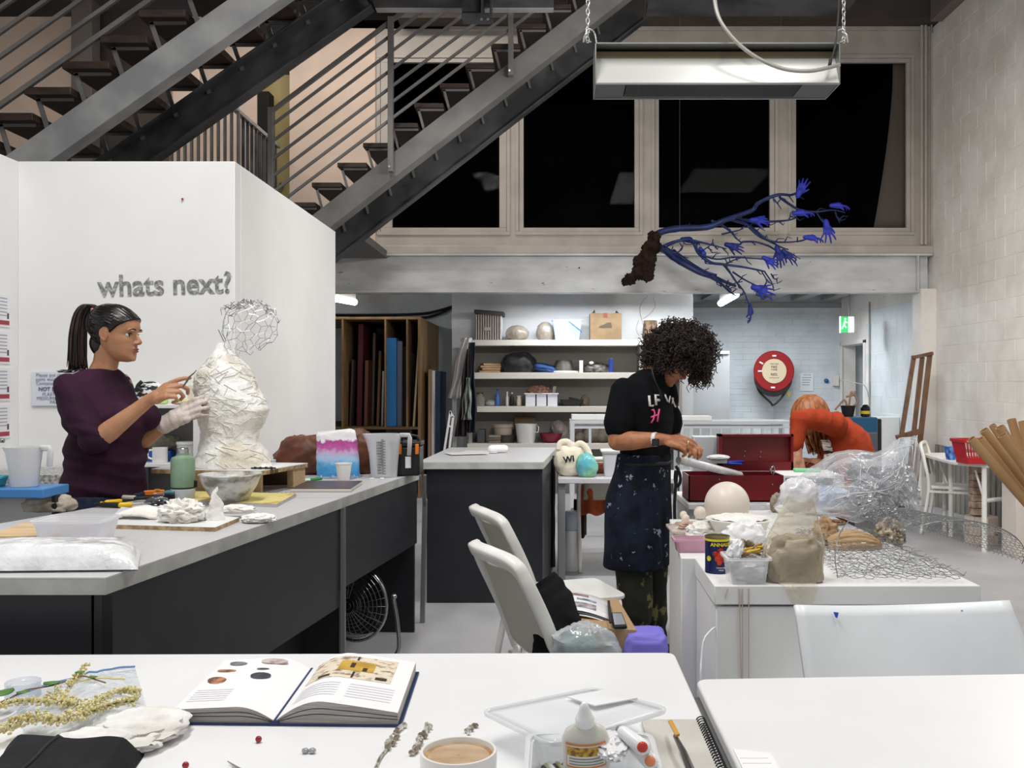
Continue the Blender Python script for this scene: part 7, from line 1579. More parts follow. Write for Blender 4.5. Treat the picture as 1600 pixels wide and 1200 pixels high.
def face_bits(T, parent, iris=(60, 36, 24), lip=(140, 74, 70), brow=(34, 24, 20), lid=0.0):
    T3 = T.to_3x3(); me_ = mat('eye_white', (222, 216, 210), .2); mi = mat('iris_%d' % iris[0], iris, .15); ml = mat('lip_%d' % lip[0], lip, .4); mbw = mat('brow_%d' % brow[0], brow, .8)
    for s_ in (-1, 1):
        e = MB().ell(T @ V((.0668, .031 * s_, -.0005)), (.0105, .0115, .0085), T3).build('eyeball', me_, parent, smooth=3)
        MB().ell(T @ V((.0752, .0322 * s_, -.0012)), (.0028, .0052, .0052), T3).build('iris', mi, e, smooth=3)
        MB().tube([T @ V((.0795 - .00045 * (k - 2) ** 2, (.019 + k * .0042) * s_, .0035 + .0022 * math.sin(k * .5))) for k in range(7)], [.0009, .0016, .002, .002, .002, .0017, .0008], 6).build('upper_eyelid', mbw, parent, smooth=3)
        MB().tube([T @ V((.0912 - .0006 * k * k * .5, (.014 + k * .006) * s_, .022 + .0035 * math.sin(k * .6))) for k in range(7)], [.0018, .003, .0032, .003, .0026, .002, .001], 6).build('eyebrow', mbw, parent, smooth=3)
    for z, r, w_ in ((-.0585, .0036, .021), (-.0685, .0042, .018)):
        MB().tube([T @ V((.0965 - 14 * y * y - (0 if abs(y) > .004 else .0006), y, z + (-.0016 if abs(y) < .003 and z > -.06 else 0))) for y in [w_ * (k / 5 - 1) for k in range(11)]], [r * (.25 + .75 * math.sin(PI * k / 10)) for k in range(11)], 8).build('lip', ml, parent, smooth=3)
def limb(mb, pts, rs, n=14, flat=None): mb.cap_tube(spline(pts, 4), interp_r(rs, (len(pts) - 1) * 4 + 1), n)
def interp_r(rs, m):
    out = []
    for i in range(m):
        k = i / (m - 1) * (len(rs) - 1); a = min(int(k), len(rs) - 2); out.append(lerp(rs[a], rs[a + 1], k - a))
    return out
def torso(mb, rings, th):
    """rings: (centre, half width across, half depth, roundness) ; th facing angle"""
    f = V((math.cos(th), math.sin(th), 0)); s_ = V((-math.sin(th), math.cos(th), 0)); out = []
    for c, hw, hd, pw in rings:
        c = V(c); out.append([c + s_ * (math.copysign(abs(math.sin(a)) ** pw, math.sin(a)) * hw) + f * (math.copysign(abs(math.cos(a)) ** pw, math.cos(a)) * hd) for a in [2 * PI * k / 36 for k in range(36)]])
    mb.loft(out)
def folds(sc1, amp, seed=0, dirn=(1, .3, .4), sc2=30):
    d = np.array(dirn, dtype=float); d /= np.linalg.norm(d)
    def fn(co):
        w_ = .5 * np.sin(co[:, 0] * 9 + seed) + .6 * np.sin(co[:, 1] * 11 + co[:, 2] * 5 + seed * 2)
        ph = co @ d * sc1 + 2.2 * w_; a = np.sin(ph) ** 3 + .5 * np.sin(co @ d * sc1 * 1.9 + 3 * w_ + 1)
        m_ = .5 + .5 * np.sin(co[:, 2] * 13 + co[:, 0] * 7 + seed)
        return amp * a * m_
    return fn
m_skin1 = mat('skin_tan', (184, 134, 100), .48, c2=(172, 122, 90), sc_=14, bump=.1, bsc=90, sub=.06)
m_skin2 = mat('skin_brown', (184, 126, 90), .5, c2=(164, 106, 74), sc_=18, bump=.2, bsc=80, sub=.1)
m_skin3 = mat('skin_fair', (206, 150, 124), .5, c2=(190, 130, 104), sc_=14, sub=.12)
m_hair1 = mat('hair_dark', (26, 20, 20), .32, c2=(12, 10, 11), sc_=30, stretch=(1, 1, 1)); m_hairp = mat('hair_ponytail', (58, 40, 32), .4, c2=(24, 17, 15), sc_=22, stretch=(3, 3, .5))
m_curl = mat('hair_curly', (58, 42, 34), .5, c2=(26, 19, 16), sc_=40); m_aub = mat('hair_auburn', (158, 96, 44), .45, c2=(112, 62, 26), sc_=16, stretch=(3, 3, .6))
def headT(loc, yaw, pitch, roll=0):
    return Matrix.Translation(V(loc)) @ (RZ(yaw) @ RY(pitch) @ RX(roll)).to_4x4()
# ---------- woman in purple ----------
D1 = 4.12
p1 = thing('person', 'woman with a dark ponytail and purple jumper modelling the plaster bust', 'person', (PX(165, D1), D1, 0))
K = lambda px, py, dd=0: P(px, py, D1 + dd)
T1 = headT(K(181, 521), -.10, .10) @ Matrix.Diagonal((1.07, 1.05, 1, 1))
mb = MB(); head(mb, T1)
neck0 = K(152, 584); limb(mb, [K(155, 594), K(165, 568), K(170, 538)], [.062, .051, .054])
th1 = -.34
torso(mb, [(K(152, 594), .10, .055, .9), (K(150, 612), .14, .08, .9), (K(160, 650), .13, .10, .9), (K(164, 690), .12, .10, .9), (K(164, 730), .13, .10, .9), (K(162, 775), .15, .12, .85), (K(162, 800), .15, .12, .85)], th1)
sh = lambda s_: K(148, 600) + V((-math.sin(th1) * s_, math.cos(th1) * s_, 0)) * .145
shR, shL = sh(-1), sh(1)          # right shoulder is towards the camera
elR = K(146, 693, -.20); wrR = K(232, 626, -.17); elL = K(205, 700, .12); wrL = K(262, 660, .12)
limb(mb, [shR, shR.lerp(elR, .5), elR], [.046, .044, .040]); limb(mb, [elR, elR.lerp(wrR, .3), elR.lerp(wrR, .75), wrR], [.040, .043, .031, .025])
limb(mb, [shL, elL], [.05, .04]); limb(mb, [elL, elL.lerp(wrL, .35), wrL], [.038, .041, .027])
dR = (K(276, 603, -.17) - wrR); hand(mb, wrR, dR, (-.25, -.75, .6), side=-1, curls=(.22, .75, .95, 1.1), spread=.05, s=1.12, tcurl=.25, tout=.42, pinch=.3)
hand(mb, wrL, K(300, 640, .14) - wrL, (-.1, -.95, .3), side=-1, curls=(.25, .3, .3, .35), spread=.05, s=1.08, tout=.5)
for s_ in (-1, 1):
    hp = K(162, 800) + V((-math.sin(th1), math.cos(th1), 0)) * (.09 * s_); ft = V((hp.x + .02, hp.y, .05))
    limb(mb, [hp, hp.lerp(ft, .5), ft], [.095, .06, .042]); mb.cap_tube([ft + V((-.03, 0, -.01)), ft + V((.16, -.05, -.02))], [.038, .03], 10)
remesh(mb, 'body', m_skin1, p1, .0042, 2)
face_bits(T1, p1)
# jumper
mb = MB()
torso(mb, [(K(156, 578), .070, .062, .9), (K(153, 585), .115, .075, .9), (K(150, 597), .165, .095, .9), (K(152, 620), .185, .118, .9), (K(163, 648), .172, .148, .85), (K(166, 668), .165, .150, .9), (K(163, 692), .155, .135, .9), (K(164, 730), .168, .145, .9), (K(162, 765), .182, .158, .85), (K(162, 776), .176, .153, .85)], th1)
for s_ in (-1, 1): c = K(207, 652) + V((-math.sin(th1), math.cos(th1), 0)) * (.075 * s_); mb.ell(c, (.066, .066, .066))
limb(mb, [shR + V((0, 0, -.012)), shR.lerp(elR, .5), elR.lerp(shR, .06) + V((0, 0, .012))], [.058, .064, .057]); mb.cap_tube([elR.lerp(shR, .1), elR.lerp(wrR, .10)], [.058, .054], 16)
limb(mb, [shL + V((0, 0, -.015)), shL.lerp(elL, .5), elL.lerp(wrL, .12)], [.056, .058, .052])
m_purp = mat('purple_knit', (54, 22, 46), .8, c2=(40, 16, 34), sc_=6, spec=.25, bump=.2, bsc=120)
remesh(mb, 'jumper', m_purp, p1, .007, 3, disp=folds(42, .011, 1, (.35, .1, 1)))
mb = MB(); torso(mb, [(K(162, 768), .183, .157, .85), (K(162, 800), .182, .155, .85), (K(162, 815), .17, .14, .85)], th1)
for s_ in (-1, 1):
    hp = K(162, 805) + V((-math.sin(th1), math.cos(th1), 0)) * (.09 * s_); ft = V((hp.x + .02, hp.y, .08)); limb(mb, [hp, hp.lerp(ft, .5), ft], [.105, .075, .06])
remesh(mb, 'jeans', mat('denim_navy', (38, 48, 74), .8, c2=(28, 36, 58), sc_=40), p1, .011, 2)
for s_ in (-1, 1):
    hp = K(162, 805) + V((-math.sin(th1), math.cos(th1), 0)) * (.09 * s_); MB().cap_tube([V((hp.x - .03, hp.y, .045)), V((hp.x + .17, hp.y - .05, .04))], [.045, .038], 12).build('shoe', m_blk, p1, smooth=3)
# glove on the far hand
mb = MB(); gw = wrL.lerp(elL, .05); hand(mb, wrL, K(300, 640, .14) - wrL, (-.1, -.95, .3), side=-1, curls=(.25, .3, .3, .35), spread=.05, s=1.22, tout=.5)
mb.cap_tube([wrL.lerp(elL, .12), wrL + (K(300, 640, .14) - wrL) * .35], [.040, .040], 16)
remesh(mb, 'rubber_glove', mat('glove_dusty', (208, 196, 190), .6, c2=(158, 142, 132), sc_=8, bump=.4), p1, .005, 2, disp=folds(120, .002, 3, (1, .2, .4)), label='plaster-dusted pale rubber glove')
# hair cap
HL = [(-.12, -.082), (-.045, -.080), (-.034, -.060), (-.026, -.02), (-.018, .018), (-.006, .026), (.008, .020), (.018, .006), (.026, .020), (.040, .036), (.055, .046), (.070, .058), (.09, .072)]
def hline(x):
    if x <= HL[0][0]: return HL[0][1]
    for a, b in zip(HL, HL[1:]):
        if a[0] <= x <= b[0]: return lerp(a[1], b[1], (x - a[0]) / (b[0] - a[0]))
    return HL[-1][1]
def hairline1(p): return p[2] > hline(p[0])
def haircap(T, off, m, parent, wav=.0016, sc3=90):
    n, mz = 120, 60; rings = []
    zb = []
    for k in range(n):
        a = 2 * PI * k / n; z = .03
        for _ in range(12): z = lerp(z, hline(hpoint(z, a).x), .5)
        zb.append(z)
    for i in range(mz + 1):
        ring = []
        for k in range(n):
            a = 2 * PI * k / n; z = lerp(zb[k], .1165, i / mz); o_ = off * min(1, .25 + i / 5); p = hpoint(z, a, o_)
            if z > .09: p.z += off * (z - .09) / .027
            p += V((p.x + .02, p.y, p.z)).normalized() * (wav * math.sin(math.atan2(p.y, p.z - .045 + .3 * (p.x + .1)) * sc3 / 2)) * min(1, i / 6)
            ring.append(T @ p)
        rings.append(ring)
    return MB().loft(rings).build('hair', m, parent, smooth=3)
haircap(T1, .0085, m_hair1, p1)
pt0 = T1 @ V((-.088, 0, .085))
MB().ell(T1 @ V((-.048, 0, -.052)), (.050, .056, .062), T1.to_3x3() @ RY(-.35), 24, 16).build('hair_nape', m_hair1, p1, smooth=3)
q = MB(); rnd = random.Random(2)
for k in range(90):   # strands drawn back over the cap to the tail
    z = rnd.uniform(-.05, .06); a = rnd.choice((-1, 1)) * rnd.uniform(.25, 2.6); p = hpoint(max(-.07, z), a, .011)
    if not hairline1(p): continue
    pts = [p]
    for j in range(1, 7):
        f = j / 6; e = V((-.088, 0, .085)).lerp(p, 1 - f); d = (e - V((-.005, 0, .01))).normalized(); zz = min(.112, max(-.07, e.z * (1 + .12 * math.sin(f * PI)))); aa = math.atan2(e.y, e.x + .008); h = hpoint(zz, aa, .0115); pts.append(h if f < .9 else e)
    q.tube([T1 @ v for v in pts], .0022, 4)
q.build('hair_strands', m_hair1, p1, smooth=3, kind='stuff')
MB().tube([pt0 + T1.to_3x3() @ (RY(.75) @ V((math.cos(a) * .023, math.sin(a) * .023, 0))) for a in [2 * PI * k / 16 for k in range(16)]], .007, 8, closed=True).build('hair_tie', mat('pink_tie', (226, 120, 160), .6), p1, smooth=3, label='pink hair tie')
q = MB()
for k in range(150):
    a = rnd.uniform(0, 2 * PI); r = math.sqrt(rnd.random()); o = V((math.cos(a) * r, math.sin(a) * r, 0)); w_ = rnd.uniform(0, 1)
    ctl = [pt0 + o * .012, K(139, 477) + o * .022, K(127, 490) + V((o.x * .026, o.y * .03, 0)), K(122, 520) + V((o.x * .032, o.y * .04, 0)), K(121, 550) + V((o.x * .034, o.y * .045, 0)), K(118 + 6 * rnd.random(), 572 + 8 * w_) + V((o.x * .036, o.y * .05, 0))]
    if rnd.random() < .10: ctl.append(K(97 + 10 * rnd.random(), 578 + 4 * rnd.random()) + V((0, -.06, 0)))
    sp_ = spline(ctl, 4); q.tube(sp_, interp_r([.0035, .005, .0048, .0042, .0035, .0012], len(sp_)), 5)
q.build('ponytail', m_hairp, p1, smooth=3, label='long brown ponytail')
# twig held in her fingers
tag(MB().tube(spline([K(286, 604, -.17), K(291, 597, -.17), K(296, 589, -.17), K(303, 583, -.17), K(307, 578, -.17)], 4), [.003, .003, .004, .0035, .004, .005, .0045, .004, .004, .003, .003, .003, .0025, .002, .002, .0015, .001], 6).build('sculpting_tool', mat('tool_bronze', (110, 92, 72), .5), smooth=3, origin=K(286, 604, -.17)), 'thin twig-like modelling tool pinched in the hand of the maker in purple', 'tool')

# ---------- woman with curly hair ----------
D2 = 4.75
p2 = thing('person', 'curly-haired woman in black T-shirt and dusty denim apron looking down at her hands', 'person', (PX(1003, D2), D2, 0))
K2 = lambda px, py, dd=0: P(px, py, D2 + dd)
th2 = -.45
s2 = V((-math.sin(th2), math.cos(th2), 0)); f2 = V((math.cos(th2), math.sin(th2), 0))
T2 = headT(K2(1052, 561), -.25, .78)
mb = MB(); head(mb, T2); limb(mb, [K2(1012, 596), K2(1026, 580), K2(1040, 565)], [.062, .055, .056])
torso(mb, [(K2(1010, 600), .10, .05, .8), (K2(1008, 620), .14, .085, .8), (K2(1012, 655), .155, .11, .85), (K2(1010, 700), .14, .10, .9), (K2(1003, 750), .16, .115, .85), (K2(1000, 790), .17, .12, .85)], th2)
sR = K2(987, 611) - s2 * .11; sL = K2(1028, 606) + s2 * .09
eR = K2(964, 690, -.16); wR = K2(1034, 686, -.26); eL = K2(1052, 690, .10); wL = K2(1072, 700, -.12)
limb(mb, [sR, sR.lerp(eR, .5), eR], [.054, .048, .044]); limb(mb, [eR, eR.lerp(wR, .35), wR], [.044, .046, .028])
limb(mb, [sL, eL], [.05, .042]); limb(mb, [eL, wL], [.04, .027])
hand(mb, wR, K2(1080, 694, -.28) - wR, (.1, -.6, .8), side=-1, curls=(.35, .5, .65, .75), spread=.05, s=1.12, tout=.4)
hand(mb, wL, K2(1092, 694, -.26) - wL, (.3, -.3, .9), side=1, curls=(.5, .6, .7, .8), spread=.05, s=1.08, tout=.5)
hipc = K2(1000, 800)
legs = []
for s_, kx, fx in ((-1, 990, 985), (1, 1018, 1016)):
    hp = K2(1000 + 8 * s_, 810) + s2 * (.085 * s_); kn = K2(kx, 925, -.02 * s_); kn.y = hp.y; ft = V((PX(fx, hp.y), hp.y, .05)); legs.append((hp, kn, ft))
    limb(mb, [hp, kn, ft], [.09, .058, .04]); mb.cap_tube([ft, ft + f2 * .15 + V((0, 0, -.02))], [.036, .03], 10)
remesh(mb, 'body', m_skin2, p2, .0045, 2)
face_bits(T2, p2, lip=(128, 62, 52))
mb = MB()
torso(mb, [(K2(1022, 579), .062, .058, .9), (K2(1016, 586), .11, .075, .9), (K2(1008, 598), .155, .095, .9), (K2(1006, 625), .178, .122, .9), (K2(1010, 655), .165, .125, .85), (K2(1010, 690), .152, .112, .9), (K2(1006, 722), .155, .115, .9)], th2)
mb.cap_tube([K2(1012, 602), sR + V((0, 0, .002))], [.075, .064], 16); limb(mb, [sR, sR.lerp(eR, .35), sR.lerp(eR, .66)], [.064, .072, .076]); limb(mb, [sL, sL.lerp(eL, .4), sL.lerp(eL, .7)], [.058, .064, .062])
m_tee = mat('black_tee', (17, 18, 22), .9, spec=.15, bump=.15, bsc=80)
remesh(mb, 't_shirt', m_tee, p2, .007, 3, disp=folds(34, .008, 5, (.6, .1, 1)))
# shirt lettering on the chest, wrapped by short pieces
cf = K2(1013, 645)
def chest(px, py, off=.0): # point on the chest surface at pixel
    v = K2(px, py); c = K2(1010, py); b = (v - c); 
    # intersect view ray with the elliptic cylinder
    best = None
    for dd in np.linspace(-.22, .1, 130):
        q_ = P(px, py, D2 + dd); r = q_ - c; u = r.dot(s2) / .172; w_ = r.dot(f2) / .128
        if abs(u) ** (2 / .87) + abs(w_) ** (2 / .87) <= 1: best = q_; break
    return (best if best else v) + V((0, -.006 - off, 0))
def stroke(pts, r, m, nm='lettering'):
    MB().tube([chest(a, b) for a, b in pts], r, 6, flat=.5).build(nm, m, p2, smooth=3)
m_lw = mat('print_white', (216, 214, 208), .6); m_lp = mat('print_pink', (238, 92, 150), .6)
for pts in ([(1014, 618), (1015, 634), (1021, 634)], [(1025, 633), (1024, 617), (1033, 618)], [(1024, 625), (1031, 625)], [(1039, 617), (1043, 627), (1043, 627)], [(1047, 619), (1045, 629)], [(1050, 622), (1054, 634), (1056, 636)], [(1052, 622), (1050, 630)]): stroke(pts, .0062, m_lw)
for pts in ([(1018, 641), (1021, 640), (1023, 645), (1021, 655), (1017, 661)], [(1030, 639), (1028, 650), (1027, 659)], [(1017, 652), (1024, 649), (1029, 648)]): stroke(pts, .0042, m_lp)
# apron
mb = MB()
torso(mb, [(K2(1006, 708), .165, .122, .9), (K2(1004, 735), .172, .13, .9), (K2(999, 775), .192, .148, .9), (K2(998, 820), .20, .155, .9), (K2(996, 860), .195, .155, .9), (K2(994, 884), .192, .155, .9)], th2)
m_den = mat('dusty_denim', (19, 23, 33), .9, spec=.2, c2=(30, 38, 54), sc_=9, spots=((150, 158, 172), 17, .625), bump=.3, bsc=60)
remesh(mb, 'apron', m_den, p2, .008, 3, disp=folds(38, .006, 2, (1, .6, .12)), label='dark denim apron spotted with plaster')
MB().tube([K2(1006, 722) + s2 * (math.sin(a) * .168) + f2 * (math.cos(a) * .128) for a in [2 * PI * k / 40 for k in range(40)]], .010, 6, closed=True, flat=.5).build('apron_string', m_blk, p2, smooth=3)
for pts in ([(1056, 728, -.14), (1062, 740, -.15), (1063, 752, -.15), (1058, 760, -.14), (1055, 750, -.14), (1056, 735, -.14)], [(1058, 735, -.14), (1054, 790, -.14), (1056, 850, -.14), (1052, 905, -.14)], [(1018, 574, -.13), (1022, 592, -.16), (1030, 610, -.16), (1034, 625, -.15)]):
    MB().tube(spline([K2(*v) for v in pts], 5), .008, 6, flat=.5).build('apron_string', m_blk, p2, smooth=3)
mb = MB()
for hp, kn, ft in legs: limb(mb, [hp, kn, V((ft.x, ft.y, .18)), V((ft.x, ft.y, .10))], [.095, .088, .088, .080])
m_camo = mat('camo', (36, 36, 26), .85, c2=(24, 24, 18), sc_=7, spots=((112, 108, 64), 10, .56), det=2)
remesh(mb, 'trousers', m_camo, p2, .009, 2, disp=folds(40, .008, 3, (.2, .2, 1)))
for hp, kn, ft in legs:
    MB().cap_tube([ft + V((0, 0, -.005)) - f2 * .05, ft + f2 * .17 + V((0, 0, -.01))], [.046, .040], 12).build('shoe', m_blk, p2, smooth=3)
# watch and ring
wd = (eR - wR).normalized(); wpos = wR + wd * .035; fr = frame(wd)
w0 = MB().lathe([(.028, -.011), (.0335, -.011), (.0335, .011), (.028, .011)], wpos, 24, fr).build('watch_strap', m_white, p2, smooth=3, label='white watch strap')
MB().box(wpos + V((0, -.034, -.012)), (.034, .012, .036), RX(.3)).build('watch_face', mat('watch_black', (10, 10, 12), .1), p2, bevel=.004, label='black square watch face')
hd_ = (K2(1080, 694, -.28) - wR).normalized(); MB().tube([wR + hd_ * .122 + V((0, -.008, .002)) + frame(hd_) @ V((math.cos(a) * .0115, math.sin(a) * .0115, 0)) for a in [2 * PI * k / 14 for k in range(14)]], .004, 6, closed=True).build('ring', mat('gold_ring', (220, 200, 150), .25, metal=.6), p2, smooth=3, label='pale chunky ring')
# curly hair
rnd = random.Random(21); q = MB(); hc2 = K2(1062, 549)
def curl_strand(p, d, L, R, turns, r):
    fr = frame(d); n = int(turns * 7); pts = []; ph = rnd.uniform(0, 6.28)
    bend = V((rnd.uniform(-.3, .3), rnd.uniform(-.3, .3), rnd.uniform(-.5, 0)))
    for k in range(n + 1):
        t_ = k / n; c = p + d * (L * t_) + bend * (L * t_ * t_ * .5); a = ph + turns * 2 * PI * t_; pts.append(c + fr @ V((math.cos(a) * R * (.4 + .6 * t_), math.sin(a) * R * (.4 + .6 * t_), 0)))
    q.tube(pts, r, 3, cap=False)
for k in range(1500):
    z = rnd.uniform(-.75, 1); a = rnd.uniform(0, 2 * PI); r_ = math.sqrt(1 - z * z); d = V((r_ * math.cos(a), r_ * math.sin(a), z))
    # leave the face (front-low side, towards the camera) open
    loc = V((d.x * .185, d.y * .15, d.z * .155)); pxl = hc2 + loc
    ip = (CX + pxl.x * F / pxl.y, CY - (pxl.z - EH) * F / pxl.y)
    if ip[1] > 577 and ip[0] < 1076 and d.y < .55: continue
    base = hc2 + loc * rnd.uniform(.62, .80)
    curl_strand(base, (d + V((0, 0, -.25))).normalized(), rnd.uniform(.035, .078), rnd.uniform(.008, .013), rnd.uniform(1.8, 2.8), .0023)
for k in range(170):    # fringe falling in front of the face
    p = K2(rnd.uniform(1077, 1112), rnd.uniform(560, 585), rnd.uniform(-.12, .08)); curl_strand(p, V((rnd.uniform(-.15, .1), 0, -1)).normalized(), rnd.uniform(.04, .075), .008, rnd.uniform(2, 3), .0019)
for k in range(60): p = K2(rnd.uniform(1026, 1078), rnd.uniform(566, 577), -.13 + rnd.uniform(-.03, .02)); curl_strand(p, V((.1, -.2, -1)).normalized(), rnd.uniform(.02, .04), .007, 2, .0017)
q.build('curly_hair', m_curl, p2, smooth=3, kind='stuff')
core = MB().ell(hc2 + V((0, .02, .022)), (.155, .125, .118), RY(.15), 30, 20)
core.disp(lambda v: v + (v - hc2).normalized() * (.012 * nz(v, 40))).build('hair_core', m_curl, p2, smooth=3)
# ---------- woman in orange ----------
D3 = 6.35
p3 = thing('person', 'woman in a burnt-orange jumper bent over the far table, one arm raised across her face', 'person', (PX(1310, D3), D3, 0))
K3 = lambda px, py, dd=0: P(px, py, D3 + dd)
T3_ = headT(K3(1262, 651), PI - .15, .9)
mb = MB(); head(mb, T3_); limb(mb, [K3(1300, 668), K3(1282, 655), K3(1272, 648)], [.07, .056, .055])
limb(mb, [K3(1304, 684), K3(1328, 715), K3(1330, 770)], [.11, .12, .12])
aR = [K3(1300, 664, -.18), K3(1247, 655, -.26), K3(1247, 700, -.30)]
limb(mb, [aR[0], aR[1]], [.055, .045]); limb(mb, [aR[1], K3(1244, 680, -.28), K3(1247, 712, -.30)], [.044, .038, .027])
hand(mb, K3(1247, 712, -.30), (.05, .1, -1), (-.3, -.9, 0), side=1, curls=(.4, .5, .6, .7), s=1.08)
limb(mb, [K3(1300, 690, .15), K3(1300, 728, .10)], [.05, .04]); limb(mb, [K3(1300, 728, .10), K3(1276, 722, -.14)], [.04, .027]); hand(mb, K3(1276, 722, -.14), (-1, -.1, .05), (0, -.4, 1), side=-1, curls=(.5, .6, .7, .7), s=1.08)
for s_ in (-1, 1):
    hp = V((PX(1335, D3), D3 + .1 * s_, .82)); limb(mb, [hp, V((hp.x + .02, hp.y, .45)), V((hp.x, hp.y, .05))], [.10, .06, .045]); mb.cap_tube([(hp.x, hp.y, .04), (hp.x - .16, hp.y, .035)], [.038, .03], 10)
remesh(mb, 'body', m_skin3, p3, .0055, 2)
m_or = mat('orange_knit', (158, 62, 36), .9, spec=.15, c2=(146, 54, 30), sc_=8, bump=.3, bsc=90)
mb = MB(); limb(mb, [K3(1296, 674), K3(1314, 692), K3(1324, 718), K3(1326, 750), K3(1326, 775)], [.125, .175, .185, .18, .17], 24)
mb.ell(K3(1318, 690), (.15, .18, .13), RY(.6))
limb(mb, [K3(1306, 664, -.16), K3(1272, 655, -.22), K3(1250, 657, -.27)], [.082, .070, .060]); limb(mb, [K3(1249, 655, -.27), K3(1246, 680, -.28), K3(1246, 697, -.29)], [.062, .050, .046])
limb(mb, [K3(1305, 690, .14), K3(1300, 724, .10)], [.07, .055])
limb(mb, [K3(1300, 724, .10), K3(1290, 723, -.02)], [.055, .045])
remesh(mb, 'jumper', m_or, p3, .009, 3, disp=folds(48, .007, 4, (.8, .1, -.5)))
mb = MB()
for s_ in (-1, 1): hp = V((PX(1335, D3), D3 + .1 * s_, .84)); limb(mb, [hp, V((hp.x + .02, hp.y, .45)), V((hp.x, hp.y, .1))], [.13, .09, .07])
mb.ell((PX(1334, D3), D3, .84), (.16, .19, .12)); remesh(mb, 'trousers', mat('grey_trousers', (60, 62, 70), .8), p3, .012, 2)
for s_ in (-1, 1): MB().cap_tube([(PX(1335, D3) + .03, D3 + .1 * s_, .045), (PX(1335, D3) - .17, D3 + .1 * s_, .04)], [.045, .038], 10).build('shoe', m_blk, p3, smooth=3)
mb = MB().grid(lambda u, v: K3(lerp(1283, 1296, v) + 5 * math.sin(u * 3), lerp(688, 735, u), -.19 + .04 * v + .015 * math.sin(u * 20)), 14, 6); mb.build('striped_scarf', mat('scarf_stripe', (36, 32, 34), .8, c2=(206, 196, 188), sc_=26, lo=.5, hi=.54, stretch=(.2, .2, 1.5)), p3, smooth=3, solid=.012)
q = MB(); rnd = random.Random(31)
for k in range(360):
    a = rnd.uniform(-1, 1); crown = K3(1272, 617, 0); e = V((rnd.uniform(-1, 1), rnd.uniform(-1, 1), 0)); e.normalize()
    hc3 = K3(1266, 647); u = rnd.uniform(0, 2 * PI); top = hc3 + V((math.cos(u) * .03, math.sin(u) * .03, .125)); 
    side_ = V((math.cos(u), math.sin(u), 0)); L_ = rnd.uniform(.9, 1.5)
    ctl = [top, hc3 + side_ * .085 + V((0, 0, .085)), hc3 + side_ * .12 + V((0, 0, 0.0)), hc3 + side_ * .105 + V((.0, 0, -.10 * L_))]
    if side_.x < -.55 and rnd.random() < .8: continue
    sp_ = spline(ctl, 4); q.tube(sp_, interp_r([.006, .009, .009, .004], len(sp_)), 5)
for k in range(110):
    x = rnd.uniform(1255, 1296); sp_ = spline([K3(x, 668, rnd.uniform(-.12, .1)), K3(x + 3, 688, rnd.uniform(-.12, .1)), K3(x + 8, 700 + rnd.uniform(0, 12), rnd.uniform(-.1, .06))], 4); q.tube(sp_, interp_r([.008, .007, .003], len(sp_)), 5)
q.build('hair', m_aub, p3, smooth=3, kind='stuff', label='shoulder-length auburn hair')
MB().ell(K3(1268, 646, .01), (.105, .10, .115), None, 24, 16).build('hair_core', m_aub, p3, smooth=3)
# what she works on: coral-like wire piece, tools
t = thing('coral_sculpture', 'small tan coral-like sculpture of twigs under the hand of the maker in orange', 'sculpture', PZ(1243, 745, .751))
mc = mat('coral_tan', (186, 150, 104), .7, c2=(150, 110, 70), sc_=20); base = V((PX(1245, 6.2), 6.2, .752)); rnd = random.Random(8)
for k in range(26):
    a = rnd.uniform(0, 6.28); e = rnd.uniform(.3, 1.35); d = V((math.cos(a) * math.cos(e), math.sin(a) * math.cos(e) * .6, math.sin(e))); L_ = rnd.uniform(.08, .22)
    m1 = base + d * L_ * .5 + V((0, 0, .02)); MB().tube(spline([base + d * .01, m1, base + d * L_ + V((rnd.uniform(-.03, .03), 0, rnd.uniform(0, .03)))], 3), [.007, .0065, .006, .005, .004, .003, .0025], 5).build('twig', mc if k % 4 else mat('coral_rose', (176, 110, 90), .7), t, smooth=3)
t = thing('pliers', 'dark red object held by the maker in orange', 'tool', K3(1262, 726, -.2)); MB().ell(K3(1264, 728, -.18), (.05, .03, .025), RY(.2)).build('body', mat('dark_red_tool', (110, 30, 34), .4), t, smooth=3); MB().tube([K3(1252, 722, -.22), K3(1236, 728, -.22)], .008, 6).build('tip', m_blk, t)
tag(blob(PZ(1270, 735, .751) + V((0, .05, .025)), (.14, .06, .035), .35, 2, 181, flat=.752).build('white_scraps', mat('white_scrap', (224, 222, 218), .7), smooth=.9, origin=PZ(1270, 735, .751)), 'pale heap of scraps on the far table', 'scraps')
tag(MB().bx(PX(1235, 5.25), PX(1275, 5.25), 5.15, 5.2, ZY(742, 5.0) + .001, ZY(742, 5.0) + .018).build('green_strip', mat('mint_green', (130, 210, 160), .5), bevel=.004, origin=(PX(1255, 5.2), 5.17, ZY(742, 5.0))), 'mint green strip lying on the low drawer box', 'strip')

